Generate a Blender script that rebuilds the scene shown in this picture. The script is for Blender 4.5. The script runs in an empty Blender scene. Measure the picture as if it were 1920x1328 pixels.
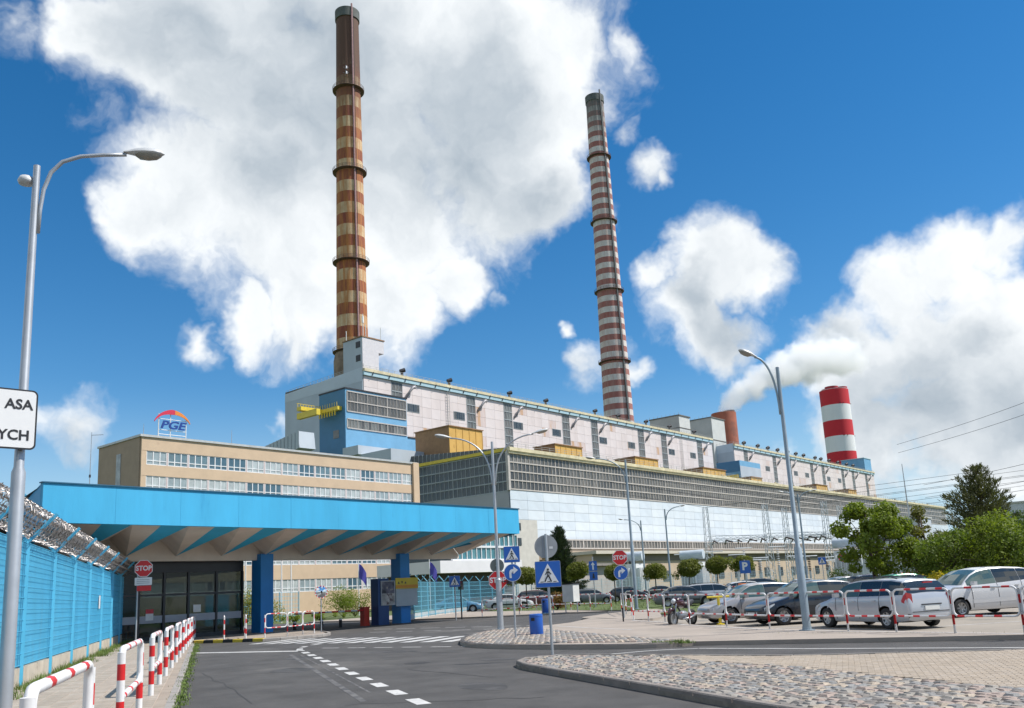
import bpy, math, random
from math import sin, cos, pi, radians, hypot, atan2, sqrt
from mathutils import Matrix, Vector, noise as mnoise
random.seed(7)
S = bpy.context.scene
COL = S.collection

# ------------------------------------------------------------------ camera
def cam_rot(yaw, pitch, roll):
    cy, sy, cp, sp, cr, sr = cos(yaw), sin(yaw), cos(pitch), sin(pitch), cos(roll), sin(roll)
    f = Vector((sy*cp, cy*cp, sp)); r = Vector((cy, -sy, 0)); u = r.cross(f)
    r2 = r*cr + u*sr; u2 = -r*sr + u*cr
    return Matrix((( r2.x, u2.x, -f.x), (r2.y, u2.y, -f.y), (r2.z, u2.z, -f.z)))
cd = bpy.data.cameras.new('camera')
cam = bpy.data.objects.new('camera', cd); COL.objects.link(cam)
cam.matrix_world = Matrix.Translation((0, 0, 1.7)) @ cam_rot(-.691746, .2004129, -.0522436).to_4x4()
cd.sensor_width = 36; cd.lens = 1657.57/1920*36
cd.shift_y = (770.9-664)/1920
cd.clip_start = .1; cd.clip_end = 20000
S.camera = cam

# ------------------------------------------------------------------ light
SUN_DIR = Vector((.80, .60, 0)).normalized()
SUN_EL = radians(52)
SUN_V = Vector((SUN_DIR.x*cos(SUN_EL), SUN_DIR.y*cos(SUN_EL), sin(SUN_EL)))
sl = bpy.data.lights.new('sun', 'SUN'); sl.energy = 5.0; sl.angle = radians(.53); sl.color = (1, .955, .89)
so = bpy.data.objects.new('sun', sl); COL.objects.link(so)
so.rotation_euler = SUN_V.to_track_quat('Z', 'Y').to_euler(); so.location = (0, 0, 60)

CLOUDS = [(-0.713, 0.439, 0.547, 0.146), (-0.657, 0.549, 0.517, 0.17), (-0.548, 0.639, 0.54, 0.146), (-0.476, 0.676, 0.562, 0.064), (-0.794, 0.436, 0.425, 0.076), (-0.765, 0.512, 0.391, 0.111), (-0.671, 0.61, 0.421, 0.117), (-0.582, 0.67, 0.46, 0.111), (-0.534, 0.721, 0.442, 0.064), (-0.757, 0.561, 0.335, 0.088), (-0.693, 0.643, 0.325, 0.07), (-0.64, 0.683, 0.351, 0.047), (-0.758, 0.357, 0.546, 0.082), (-0.821, 0.406, 0.401, 0.05), (-0.806, 0.507, 0.305, 0.041), (-0.497, 0.707, 0.504, 0.064), (-0.42, 0.847, 0.325, 0.061), (-0.445, 0.85, 0.283, 0.059), (-0.381, 0.87, 0.314, 0.047), (-0.425, 0.868, 0.257, 0.041), (-0.466, 0.823, 0.325, 0.035), (-0.244, 0.93, 0.274, 0.061), (-0.281, 0.937, 0.209, 0.07), (-0.195, 0.934, 0.301, 0.05), (-0.219, 0.949, 0.226, 0.082), (-0.161, 0.953, 0.257, 0.064), (-0.16, 0.969, 0.189, 0.088), (-0.224, 0.964, 0.146, 0.088), (-0.143, 0.942, 0.305, 0.041), (-0.289, 0.948, 0.137, 0.07), (-0.195, 0.976, 0.094, 0.064), (-0.144, 0.981, 0.129, 0.088), (-0.126, 0.965, 0.23, 0.064), (-0.296, 0.926, 0.233, 0.05)]
WISPS = [(-0.405, 0.718, 0.566, 0.044), (-0.435, 0.785, 0.441, 0.047), (-0.444, 0.758, 0.478, 0.035), (-0.428, 0.798, 0.424, 0.023), (-0.558, 0.795, 0.236, 0.044), (-0.552, 0.78, 0.294, 0.019), (-0.527, 0.818, 0.23, 0.026), (-0.806, 0.563, 0.184, 0.025), (-0.906, 0.378, 0.19, 0.059), (-0.913, 0.355, 0.2, 0.047), (-0.375, 0.917, 0.136, 0.041), (-0.796, 0.29, 0.532, 0.076), (-0.792, 0.334, 0.511, 0.064), (-0.841, 0.466, 0.276, 0.035), (-0.617, 0.718, 0.322, 0.029), (-0.488, 0.781, 0.389, 0.035), (-0.316, 0.941, 0.124, 0.053), (-0.395, 0.883, 0.253, 0.035)]
DARK = [(-0.668, 0.523, 0.529, 0.152), (-0.591, 0.64, 0.49, 0.117), (-0.732, 0.398, 0.554, 0.076), (-0.549, 0.719, 0.427, 0.053), (-0.733, 0.516, 0.443, 0.07), (-0.425, 0.868, 0.257, 0.047), (-0.438, 0.85, 0.293, 0.029), (-0.233, 0.957, 0.174, 0.076), (-0.288, 0.942, 0.171, 0.059), (-0.177, 0.973, 0.145, 0.07), (-0.178, 0.959, 0.219, 0.035), (-0.91, 0.376, 0.174, 0.035), (-0.268, 0.957, 0.113, 0.047), (-0.315, 0.918, 0.242, 0.035)]
W = bpy.data.worlds.new('World'); S.world = W; W.use_nodes = True
def build_world():
    nt = W.node_tree; nt.nodes.clear(); L = nt.links.new
    def N(t, **k):
        n = nt.nodes.new(t)
        for a, b in k.items(): setattr(n, a, b)
        return n
    def val(sock, v):
        if hasattr(v, 'is_linked') or hasattr(v, 'links'): L(v, sock)
        else: sock.default_value = v
    def math_(op, a, b=0., c=None, clamp=False):
        n = N('ShaderNodeMath', operation=op, use_clamp=clamp); val(n.inputs[0], a); val(n.inputs[1], b)
        if c is not None: val(n.inputs[2], c)
        return n.outputs[0]
    def vm(op, a, b=None, s=None):
        n = N('ShaderNodeVectorMath', operation=op); val(n.inputs[0], a)
        if b is not None: val(n.inputs[1], b)
        if s is not None: val(n.inputs['Scale'], s)
        return n.outputs['Value'] if op in ('DISTANCE', 'DOT_PRODUCT', 'LENGTH') else n.outputs['Vector']
    def noise(v, sc, det, ro, col=False):
        n = N('ShaderNodeTexNoise'); L(v, n.inputs['Vector']); n.inputs['Scale'].default_value = sc
        n.inputs['Detail'].default_value = det; n.inputs['Roughness'].default_value = ro
        return n.outputs['Color'] if col else n.outputs[0]
    def smooth(x, a, b, lo=0., hi=1.):
        n = N('ShaderNodeMapRange', interpolation_type='SMOOTHSTEP'); val(n.inputs[0], x)
        for i, q in enumerate((a, b, lo, hi)): n.inputs[i+1].default_value = q
        return n.outputs[0]
    tc = N('ShaderNodeTexCoord').outputs['Generated']
    d = vm('NORMALIZE', tc)
    w1 = vm('SCALE', vm('SUBTRACT', noise(d, 5., 2., .55, True), (.5, .5, .5)), s=.11)
    w2 = vm('SCALE', vm('SUBTRACT', noise(d, 15., 4., .60, True), (.5, .5, .5)), s=.07)
    p = vm('ADD', vm('ADD', d, w1), w2)
    def field(lst):
        acc = None
        for (x, y, z, r) in lst:
            q = math_('MULTIPLY_ADD', vm('DISTANCE', p, (x, y, z)), -1/r, 1.)
            acc = q if acc is None else math_('MAXIMUM', acc, q)
        return acc
    B = field(CLOUDS); D = field(DARK)
    B = math_('MAXIMUM', B, math_('MULTIPLY_ADD', field(WISPS), .75, -.36))
    # the sky outside the frame carries the same kind of broken cumulus
    away = smooth(vm('DOT_PRODUCT', d, (-.62, .69, .36)), .80, .70)
    low = noise(vm('MULTIPLY', p, (1., 1., 1.6)), 2.6, 4., .5)
    G = math_('MULTIPLY', math_('SUBTRACT', low, .5), 4.5)
    G = math_('SUBTRACT', math_('MULTIPLY', math_('ADD', G, 1.), away), 1.)
    B2 = math_('MAXIMUM', B, G)
    n1 = noise(p, 9., 6., .55); n2 = noise(vm('ADD', p, tuple(SUN_V*.03)), 9., 4., .5)
    dens = math_('ADD', B2, math_('MULTIPLY', math_('SUBTRACT', n1, .5), 1.5))
    mask = smooth(dens, -.16, .42)
    lit = math_('MULTIPLY', math_('SUBTRACT', n1, n2), 1.15)
    shade = math_('SUBTRACT', math_('ADD', .93, lit), math_('MULTIPLY', smooth(D, -.35, .85), .66))
    shade = math_('SUBTRACT', shade, math_('MULTIPLY', smooth(B2, .35, .95), .10))
    shade = math_('ADD', shade, math_('MULTIPLY', math_('SUBTRACT', noise(p, 4., 2., .5), .5), .34), clamp=True)
    ramp = N('ShaderNodeMixRGB'); L(shade, ramp.inputs[0])
    ramp.inputs[1].default_value = (3.5, 4.2, 4.9, 1); ramp.inputs[2].default_value = (8.9, 9.2, 9.4, 1)
    sky = N('ShaderNodeTexSky', sky_type='NISHITA', sun_disc=False, sun_elevation=SUN_EL,
            sun_rotation=atan2(SUN_DIR.x, SUN_DIR.y), air_density=1.0, dust_density=.1, ozone_density=3.0)
    hs = N('ShaderNodeHueSaturation'); L(sky.outputs[0], hs.inputs['Color']); hs.inputs['Saturation'].default_value = 1.36
    hs.inputs['Value'].default_value = 1.15; hs.inputs['Hue'].default_value = .498
    sep = N('ShaderNodeSeparateXYZ'); L(d, sep.inputs[0])
    hz = N('ShaderNodeMixRGB'); L(smooth(sep.outputs[2], .24, -.02), hz.inputs[0]); L(hs.outputs[0], hz.inputs[1]); hz.inputs[2].default_value = (4.3, 6.1, 7.6, 1)
    mx = N('ShaderNodeMixRGB'); L(mask, mx.inputs[0]); L(hz.outputs[0], mx.inputs[1]); L(ramp.outputs[0], mx.inputs[2])
    bg = N('ShaderNodeBackground'); bg.inputs[1].default_value = .1; L(mx.outputs[0], bg.inputs[0])
    L(bg.outputs[0], N('ShaderNodeOutputWorld').inputs[0])
build_world()
W.cycles.sampling_method = 'MANUAL'; W.cycles.sample_map_resolution = 512
S.view_settings.view_transform = 'Standard'; S.view_settings.look = 'None'
S.view_settings.exposure = 0.18; S.view_settings.gamma = 1; S.view_settings.use_curve_mapping = False
S.cycles.volume_bounces = 12; S.cycles.max_bounces = 14; S.cycles.transparent_max_bounces = 16
S.cycles.use_denoising = True; S.cycles.volume_step_rate = 2.0
S.cycles.caustics_reflective = False; S.cycles.caustics_refractive = False

# ------------------------------------------------------------------ materials
MATS = {}
def mat(name, col, rough=.6, metal=0., var=.12, vs=1.2, bump=0., bs=25., col2=None, c2=.5, c2s=.6, coat=0., coord='Object', stretch=(1, 1, 1), spec=.5, emis=0):
    """procedural material: base colour varied by noise, optional second colour in patches (stains, rust), fine relief"""
    if name in MATS: return MATS[name]
    m = bpy.data.materials.new(name); m.use_nodes = True; MATS[name] = m
    nt = m.node_tree; L = nt.links.new; b = nt.nodes['Principled BSDF']
    tc = nt.nodes.new('ShaderNodeTexCoord'); mp = nt.nodes.new('ShaderNodeMapping'); L(tc.outputs[coord], mp.inputs[0])
    mp.inputs['Scale'].default_value = stretch
    def noi(sc, det=5, ro=.6):
        n = nt.nodes.new('ShaderNodeTexNoise'); L(mp.outputs[0], n.inputs['Vector'])
        n.inputs['Scale'].default_value = sc; n.inputs['Detail'].default_value = det; n.inputs['Roughness'].default_value = ro
        return n.outputs[0]
    c = (col[0], col[1], col[2], 1)
    mr = nt.nodes.new('ShaderNodeMapRange'); L(noi(vs), mr.inputs[0])
    mr.inputs[1].default_value = .3; mr.inputs[2].default_value = .7
    mr.inputs[3].default_value = 1-var; mr.inputs[4].default_value = 1+var
    mul = nt.nodes.new('ShaderNodeVectorMath'); mul.operation = 'SCALE'; mul.inputs[0].default_value = col[:3]; L(mr.outputs[0], mul.inputs['Scale'])
    out = mul.outputs[0]
    if col2 is not None:
        r2 = nt.nodes.new('ShaderNodeMapRange'); r2.interpolation_type = 'SMOOTHSTEP'; L(noi(c2s, 7, .65), r2.inputs[0])
        r2.inputs[1].default_value = c2; r2.inputs[2].default_value = c2+.12
        mx = nt.nodes.new('ShaderNodeMixRGB'); L(r2.outputs[0], mx.inputs[0]); L(out, mx.inputs[1]); mx.inputs[2].default_value = (*col2, 1)
        out = mx.outputs[0]
    L(out, b.inputs['Base Color'])
    b.inputs['Roughness'].default_value = rough; b.inputs['Metallic'].default_value = metal
    b.inputs['Specular IOR Level'].default_value = spec
    if coat: b.inputs['Coat Weight'].default_value = coat; b.inputs['Coat Roughness'].default_value = .04
    if bump:
        bp = nt.nodes.new('ShaderNodeBump'); bp.inputs['Strength'].default_value = bump; bp.inputs['Distance'].default_value = .02
        L(noi(bs, 6), bp.inputs['Height']); L(bp.outputs[0], b.inputs['Normal'])
    return m
def glassy(name, col, rough=.06, spec=.8, var=.25, vs=.3, metal=0.):
    return mat(name, col, rough, metal, var, vs, spec=spec)
def clear_glass(name, tint=(.75, .85, .85), mix=.72):
    if name in MATS: return MATS[name]
    m = bpy.data.materials.new(name); m.use_nodes = True; MATS[name] = m
    nt = m.node_tree; L = nt.links.new; b = nt.nodes['Principled BSDF']
    b.inputs['Base Color'].default_value = (.02, .03, .035, 1); b.inputs['Roughness'].default_value = .03
    tr = nt.nodes.new('ShaderNodeBsdfTransparent'); tr.inputs[0].default_value = (*tint, 1)
    mx = nt.nodes.new('ShaderNodeMixShader'); mx.inputs[0].default_value = mix
    L(b.outputs[0], mx.inputs[1]); L(tr.outputs[0], mx.inputs[2]); L(mx.outputs[0], nt.nodes['Material Output'].inputs[0])
    return m

# ------------------------------------------------------------------ mesh builder
class MB:
    def __init__(s): s.v = []; s.f = []; s.m = []; s.k = 0
    def face(s, pts, k=None):
        n = len(s.v); s.v += [tuple(p) for p in pts]; s.f.append(tuple(range(n, n+len(pts)))); s.m.append(s.k if k is None else k)
    def box(s, lo, hi, k=None):
        (a, b, c), (d, e, f) = lo, hi; n = len(s.v)
        s.v += [(a,b,c),(d,b,c),(d,e,c),(a,e,c),(a,b,f),(d,b,f),(d,e,f),(a,e,f)]
        for q in ((3,2,1,0),(4,5,6,7),(0,1,5,4),(1,2,6,5),(2,3,7,6),(3,0,4,7)):
            s.f.append(tuple(n+i for i in q)); s.m.append(s.k if k is None else k)
        return s
    def cbox(s, c, size, k=None):
        return s.box([c[i]-size[i]/2 for i in range(3)], [c[i]+size[i]/2 for i in range(3)], k)
    def obox(s, p, q, w, h, k=None, z0=None):
        """box along p->q (3d points on its axis), w across horizontally, h vertically"""
        p = Vector(p); q = Vector(q); d = (q-p)
        up = Vector((0, 0, 1)); sd = d.cross(up)
        if sd.length < 1e-6: sd = Vector((1, 0, 0))
        sd.normalize(); u = sd.cross(d).normalized()
        n = len(s.v)
        for e in (p, q):
            for a, b in ((-1,-1),(1,-1),(1,1),(-1,1)): s.v.append(tuple(e+sd*(a*w/2)+u*(b*h/2)))
        for f in ((0,1,2,3),(7,6,5,4),(0,4,5,1),(1,5,6,2),(2,6,7,3),(3,7,4,0)):
            s.f.append(tuple(n+i for i in f)); s.m.append(s.k if k is None else k)
        return s
    def tube(s, pts, r, n=8, k=None, cap=True, ks=None):
        """tube through points; r number or list; ks material per segment"""
        P = [Vector(p) for p in pts]; N = len(P); R = r if isinstance(r, (list, tuple)) else [r]*N
        T = []
        for i in range(N):
            t = (P[min(i+1, N-1)]-P[max(i-1, 0)]); T.append(t.normalized() if t.length > 1e-9 else Vector((0,0,1)))
        a = T[0].orthogonal().normalized(); base = len(s.v)
        for i in range(N):
            a = (a - T[i]*a.dot(T[i]))
            a = a.normalized() if a.length > 1e-6 else T[i].orthogonal().normalized()
            b = T[i].cross(a)
            for j in range(n):
                an = 2*pi*j/n; s.v.append(tuple(P[i]+(a*cos(an)+b*sin(an))*R[i]))
        for i in range(N-1):
            for j in range(n):
                s.f.append((base+i*n+j, base+i*n+(j+1) % n, base+(i+1)*n+(j+1) % n, base+(i+1)*n+j))
                s.m.append(ks[i] if ks else (s.k if k is None else k))
        if cap:
            s.f.append(tuple(base+j for j in range(n))[::-1]); s.m.append(ks[0] if ks else (s.k if k is None else k))
            s.f.append(tuple(base+(N-1)*n+j for j in range(n))); s.m.append(ks[-1] if ks else (s.k if k is None else k))
        return s
    def lathe(s, prof, c=(0,0,0), n=24, k=None, axis='z', ks=None):
        base = len(s.v)
        for (r, z) in prof:
            for j in range(n):
                a = 2*pi*j/n
                q = (r*cos(a), r*sin(a), z) if axis == 'z' else ((r*cos(a), z, r*sin(a)) if axis == 'y' else (z, r*cos(a), r*sin(a)))
                s.v.append((c[0]+q[0], c[1]+q[1], c[2]+q[2]))
        for i in range(len(prof)-1):
            for j in range(n):
                f = (base+i*n+j, base+i*n+(j+1) % n, base+(i+1)*n+(j+1) % n, base+(i+1)*n+j)
                s.f.append(f if axis == 'z' else f[::-1] if axis == 'y' else f); s.m.append(ks[i] if ks else (s.k if k is None else k))
        return s
    def prism(s, poly, z0, z1, k=None, kt=None):
        n = len(s.v); m = len(poly)
        s.v += [(x, y, z0) for x, y in poly]+[(x, y, z1) for x, y in poly]
        kk = s.k if k is None else k
        s.f.append(tuple(range(n, n+m))[::-1]); s.m.append(kk)
        s.f.append(tuple(range(n+m, n+2*m))); s.m.append(kk if kt is None else kt)
        for i in range(m):
            j = (i+1) % m; s.f.append((n+i, n+j, n+m+j, n+m+i)); s.m.append(kk)
        return s
    def build(s, name, mats, parent=None, smooth=False, local=False, sharp=None):
        me = bpy.data.meshes.new(name)
        v = s.v
        if parent is not None and not local:
            iv = PM.get(parent.name, Matrix()).inverted(); v = [tuple(iv @ Vector(p)) for p in v]
        me.from_pydata(v, [], s.f)
        mats = mats if isinstance(mats, (list, tuple)) else [mats]
        for m in mats: me.materials.append(m)
        if len(mats) > 1: me.polygons.foreach_set('material_index', s.m)
        if smooth:
            me.polygons.foreach_set('use_smooth', [True]*len(me.polygons))
            if sharp is not None:
                try: me.set_sharp_from_angle(angle=radians(sharp))
                except Exception: pass
        me.update()
        return link(name, me, parent)
PM = {}
def link(name, me, parent=None):
    o = bpy.data.objects.new(name, me); COL.objects.link(o)
    if parent is not None:
        o.parent = parent
        if parent.name in PM: PM[o.name] = PM[parent.name]
    return o
def tag(o, label=None, cat=None, group=None, kind=None):
    if label: o['label'] = label
    if cat: o['category'] = cat
    if group: o['group'] = group
    if kind: o['kind'] = kind
    return o
def thing(name, label, cat, loc=(0,0,0), rotz=0., group=None):
    o = bpy.data.objects.new(name, None); COL.objects.link(o)
    o.location = loc; o.rotation_euler = (0, 0, rotz); o.empty_display_size = .3
    PM[o.name] = Matrix.Translation(loc) @ Matrix.Rotation(rotz, 4, 'Z')
    return tag(o, label, cat, group)
def inst(name, me, parent, loc=(0,0,0), rotz=0., scale=None):
    """one more object that shares mesh data; loc in the parent's own frame"""
    o = bpy.data.objects.new(name, me); COL.objects.link(o); o.parent = parent; o.location = loc; o.rotation_euler = (0,0,rotz)
    if scale: o.scale = scale
    return o
def to_local(parent, p): return tuple(PM.get(parent.name, Matrix()).inverted() @ Vector(p))
def copy_tree(o, loc, rotz=None, label=None):
    c = o.copy(); COL.objects.link(c); c.location = loc
    if rotz is not None: c.rotation_euler = (0, 0, rotz)
    PM[c.name] = Matrix.Translation(loc) @ Matrix.Rotation(c.rotation_euler.z, 4, 'Z')
    if label: c['label'] = label
    for ch in o.children:
        k = ch.copy(); COL.objects.link(k); k.parent = c
        for g in ch.children:
            j = g.copy(); COL.objects.link(j); j.parent = k
    return c
def structure(name, mb, m, parent=None, smooth=False):
    o = mb.build(name, m, parent, smooth); o['kind'] = 'structure'; return o
def text_mesh(txt, size, depth=.004, align='CENTER', shear=0., bold=0.):
    cu = bpy.data.curves.new('txt', 'FONT'); cu.body = txt; cu.size = size; cu.extrude = depth; cu.align_x = align; cu.align_y = 'CENTER'
    cu.shear = shear; cu.offset = bold; cu.resolution_u = 3
    o = bpy.data.objects.new('txt', cu); COL.objects.link(o)
    dg = bpy.context.evaluated_depsgraph_get(); me = bpy.data.meshes.new_from_object(o.evaluated_get(dg))
    bpy.data.objects.remove(o); bpy.data.curves.remove(cu)
    return me

# ================================================================== SETTING: ground, road, pavements
asph = mat('asphalt', (.073, .069, .066), .9, var=.26, vs=.9, bump=.8, bs=70, col2=(.115, .108, .10), c2=.54, c2s=.22)
asph_b = mat('asphalt_patch', (.095, .09, .088), .9, var=.14, vs=.5, bump=.5, bs=90)
paint = mat('road_paint', (.52, .51, .49), .7, var=.2, vs=3., col2=(.17, .165, .16), c2=.56, c2s=6.)
paint_y = mat('kerb_yellow', (.72, .52, .05), .6, var=.1)
conc = mat('concrete_pavement', (.33, .28, .235), .9, var=.14, vs=.5, bump=.3, bs=40, col2=(.26, .23, .20), c2=.55, c2s=.4)
kerbm = mat('kerb_concrete', (.30, .275, .25), .9, var=.18, vs=2., bump=.4, bs=40)
kerbd = mat('kerb_soot', (.085, .08, .078), .9, var=.3, vs=2.)
walk = mat('sidewalk_paving', (.33, .27, .215), .9, var=.14, vs=1.5, bump=.4, bs=30, col2=(.25, .215, .17), c2=.56, c2s=1.)
grassg = mat('grass_ground', (.085, .115, .03), .95, var=.35, vs=.6, bump=.6, bs=40, col2=(.14, .12, .06), c2=.60, c2s=.5)
bladem = mat('grass_blade', (.13, .19, .035), .8, var=.35, vs=3.)

mb = MB(); R_ = 9000
mb.face([(-R_, -R_, -.05), (R_, -R_, -.05), (R_, R_, -.05), (-R_, R_, -.05)])
ground = structure('ground', mb, grassg)
mb = MB()
mb.face([(-62, -30, 0), (70, -30, 0), (70, 75, 0), (-20, 110, 0), (-62, 110, 0)])
road = structure('road', mb, asph)
# carriageway through the gate
mb = MB(); mb.face([(-130, 33, -.004), (-61.9, 33, -.004), (-61.9, 45, -.004), (-130, 45, -.004)])
structure('yard_road', mb, asph_b)

def sheet(name, poly, z, m, parent=None):
    mb = MB(); mb.face([(x, y, z) for x, y in poly]); return structure(name, mb, m, parent)

def offset_line(pts, d):
    """points moved d to the left of travel"""
    out = []
    for i, p in enumerate(pts):
        a = Vector(pts[max(i-1, 0)]); b = Vector(pts[min(i+1, len(pts)-1)]); t = (b-a).normalized()
        out.append((p[0]-t.y*d, p[1]+t.x*d))
    return out
def resample(pts, step):
    P = [Vector(p) for p in pts]; out = [P[0].copy()]; acc = 0.
    for a, b in zip(P, P[1:]):
        l = (b-a).length; t = step-acc
        while t <= l: out.append(a+(b-a)*(t/l)); t += step
        acc = (acc+l) % step
    return out
def smooth_line(pts, n=6):
    P = [Vector(p) for p in pts]; out = []
    for i in range(len(P)-1):
        p0 = P[max(i-1, 0)]; p1 = P[i]; p2 = P[i+1]; p3 = P[min(i+2, len(P)-1)]
        for k in range(n):
            t = k/n
            out.append(.5*((2*p1)+(p2-p0)*t+(2*p0-5*p1+4*p2-p3)*t*t+(-p0+3*p1-3*p2+p3)*t**3))
    out.append(P[-1]); return [tuple(p) for p in out]
def kerb_run(parent, line, h=.13, w=.14, stone=1.0, m=None, side=1, mats2=None):
    """kerb stones one by one along a line (the road face), each a part of the pavement it edges"""
    pts = resample(line, stone)
    for i, (a, b) in enumerate(zip(pts, pts[1:])):
        d = (b-a); L = d.length
        if L < .2: continue
        t = d/L; nrm = Vector((-t.y, t.x))*side; g = .012
        dz = random.uniform(-.004, .004); a2 = a+t*g; b2 = b-t*g
        mb = MB(); c = .018
        A = [a2, b2]
        q = []
        for e in A:
            q.append([(e.x, e.y, -.02), (e.x, e.y, h-c+dz), (e.x+nrm.x*c, e.y+nrm.y*c, h+dz), (e.x+nrm.x*w, e.y+nrm.y*w, h+dz), (e.x+nrm.x*w, e.y+nrm.y*w, -.02)])
        for j in range(4): mb.face([q[0][j], q[1][j], q[1][j+1], q[0][j+1]] if side < 0 else [q[0][j+1], q[1][j+1], q[1][j], q[0][j]])
        mb.face(q[0] if side > 0 else q[0][::-1]); mb.face(q[1][::-1] if side > 0 else q[1])
        mm = m or kerbm
        if mats2: mm = mats2[i % 2]
        o = mb.build('kerb_stone', mm, parent)

# --- left sidewalk between the blue fence and the road
FD = Vector((-.8562, .5167)); FN = Vector((.5167, .8562))     # along the fence, and from the fence to the road
F0 = Vector((-21.7, 8.3))
def fp(s, n=0.): p = F0+FD*s+FN*n; return (p.x, p.y)
KN = 3.62                                                    # fence -> kerb distance
sw = MB(); sw.prism([fp(-36, .1), fp(-36, KN-.14), fp(21.6, KN-.14), fp(41, KN-.1), fp(41, .1)], -.02, .125)
side_walk = structure('sidewalk', sw, walk)
kerb_run(side_walk, [fp(-36, KN), fp(21.6, KN)], side=1)
# --- gate plateau with yellow-black kerb
gp = MB(); GP = [(-39.9, 23.55), (-36.0, 24.75), (-35.4, 26.6), (-36.2, 28.4), (-38.6, 30.0), (-43, 31.6), (-56, 34.0), (-60, 31.0)]
gp.prism(GP, -.02, .12)
plateau = structure('gate_pavement', gp, conc)
blk = mat('kerb_black', (.03, .03, .03), .7)
kerb_run(plateau, [(-39.9, 23.42), (-36.0, 24.62)], h=.15, w=.2, stone=.58, mats2=[paint_y, blk], side=1)
kerb_run(plateau, smooth_line([(-36.0, 24.6), (-35.25, 26.6), (-36.1, 28.55), (-38.6, 30.2), (-43, 31.8)]), stone=.8, side=1)
# --- traffic island with lamp, and the pavement strip in front of the car park
ISL = smooth_line([(-25.6, 28.6), (-24.4, 26.2), (-22.3, 23.4), (-20.2, 21.5), (-18.0, 20.75), (-15.5, 20.6), (-13.2, 20.95), (-12.2, 21.9)], 5)
STR = [(-11.4, 22.1), (-7.7, 22.85), (-4.6, 23.5), (2, 25.2), (12, 28)]
isl_poly = ISL+STR+[(12.3, 29), (-4.6, 24.15), (-9.3, 25.9), (-12.1, 27.1), (-16.9, 30.4), (-19.4, 32.9), (-22.4, 35.2), (-24.6, 36.8), (-27.4, 38.6), (-25.4, 34.2), (-24.9, 31)]
ib = MB(); ib.prism(isl_poly, -.02, .115)
island = structure('traffic_island', ib, conc)
kerb_run(island, ISL, side=1, m=kerbd, h=.135)
# --- parking paving (flush)
park_poly = [(-22.6, 35.2), (-19.4, 32.8), (-16.9, 30.3), (-12.1, 27.0), (-9.3, 25.8), (-4.6, 24.0), (12.3, 29), (60, 42), (60, 75), (-10, 78), (-33, 78), (-30, 60), (-26, 46)]
parkm = mat('parking_paving', (.30, .262, .215), .9, var=.14, vs=.6, bump=.4, bs=25, col2=(.20, .185, .16), c2=.55, c2s=.35)
car_park = sheet('car_park_paving', park_poly, .006, parkm)
# --- near island: cobbles and block paving
NI_front = smooth_line([(-14.0, 16.9), (-13.6, 16.1), (-12.9, 15.45), (-11.2, 14.45), (-9.0, 13.2), (-5.7, 11.3), (-2.6, 9.6), (2.5, 6.9)], 4)
NI_back = smooth_line([(-14.0, 16.9), (-14.1, 17.4), (-13.3, 17.85), (-11.5, 17.95), (-9.6, 17.95), (-7.6, 18.1), (-3.9, 19.55), (3, 22.3)], 4)
ni = MB(); ni.prism(NI_front+NI_back[::-1][:-1], -.02, .07)
near_island = structure('cobbled_island', ni, mat('sand_joint', (.20, .175, .145), .95, var=.25, vs=5.))
kerb_run(near_island, NI_front, side=1, h=.135, w=.13, m=mat('kerb_dusty', (.21, .185, .165), .9, var=.22, vs=2., bump=.4, bs=40))
kerb_run(near_island, NI_back, side=-1, h=.125, w=.1)
# --- stones: generic paver laying
def inside(p, poly):
    x, y = p; c = False; n = len(poly)
    for i in range(n):
        x1, y1 = poly[i]; x2, y2 = poly[i-1]
        if (y1 > y) != (y2 > y) and x < (x2-x1)*(y-y1)/(y2-y1)+x1: c = not c
    return c
def stone_mesh(name, sx, sy, h, m, r=.02, jit=0.):
    mb = MB(); q = []
    for lev, (ins, z) in enumerate(((0, 0), (0, h-r), (r, h))):
        q.append([(a*(sx/2-ins)+(random.uniform(-jit, jit) if lev == 1 else 0), b*(sy/2-ins)+(random.uniform(-jit, jit) if lev == 1 else 0), z+(random.uniform(-jit, jit)*.4 if lev == 2 else 0)) for a, b in ((-1,-1),(1,-1),(1,1),(-1,1))])
    for l in range(2):
        for i in range(4): mb.face([q[l][i], q[l][(i+1) % 4], q[l+1][(i+1) % 4], q[l+1][i]])
    mb.face(q[2])
    me = mb.build(name, m).data
    bpy.data.objects.remove(bpy.data.objects[-1] if False else [o for o in bpy.data.objects if o.data == me][0])
    return me
def lay_stones(parent, name, spots, meshes, near=300, stuff_mats=None):
    """nearest stones are objects of their own, the rest one joined part"""
    spots.sort(key=lambda s: hypot(s[0], s[1]))
    for (x, y, z, a, k) in spots[:near]: inst(name, meshes[k % len(meshes)], parent, (x, y, z), a)
    rest = spots[near:]
    if not rest: return
    V = []; F = []; MI = []; mats = []
    for me in meshes:
        if me.materials[0] not in mats: mats.append(me.materials[0])
    for (x, y, z, a, k) in rest:
        me = meshes[k % len(meshes)]; n = len(V); ca, sa = cos(a), sin(a)
        V += [(x+v.co.x*ca-v.co.y*sa, y+v.co.x*sa+v.co.y*ca, z+v.co.z) for v in me.vertices]
        mi = mats.index(me.materials[0])
        for p in me.polygons: F.append(tuple(n+i for i in p.vertices)); MI.append(mi)
    me = bpy.data.meshes.new(name+'_field'); me.from_pydata(V, [], F)
    for m in mats: me.materials.append(m)
    me.polygons.foreach_set('material_index', MI); me.update()
    o = link(name+'_field', me, parent); o['kind'] = 'stuff'
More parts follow.
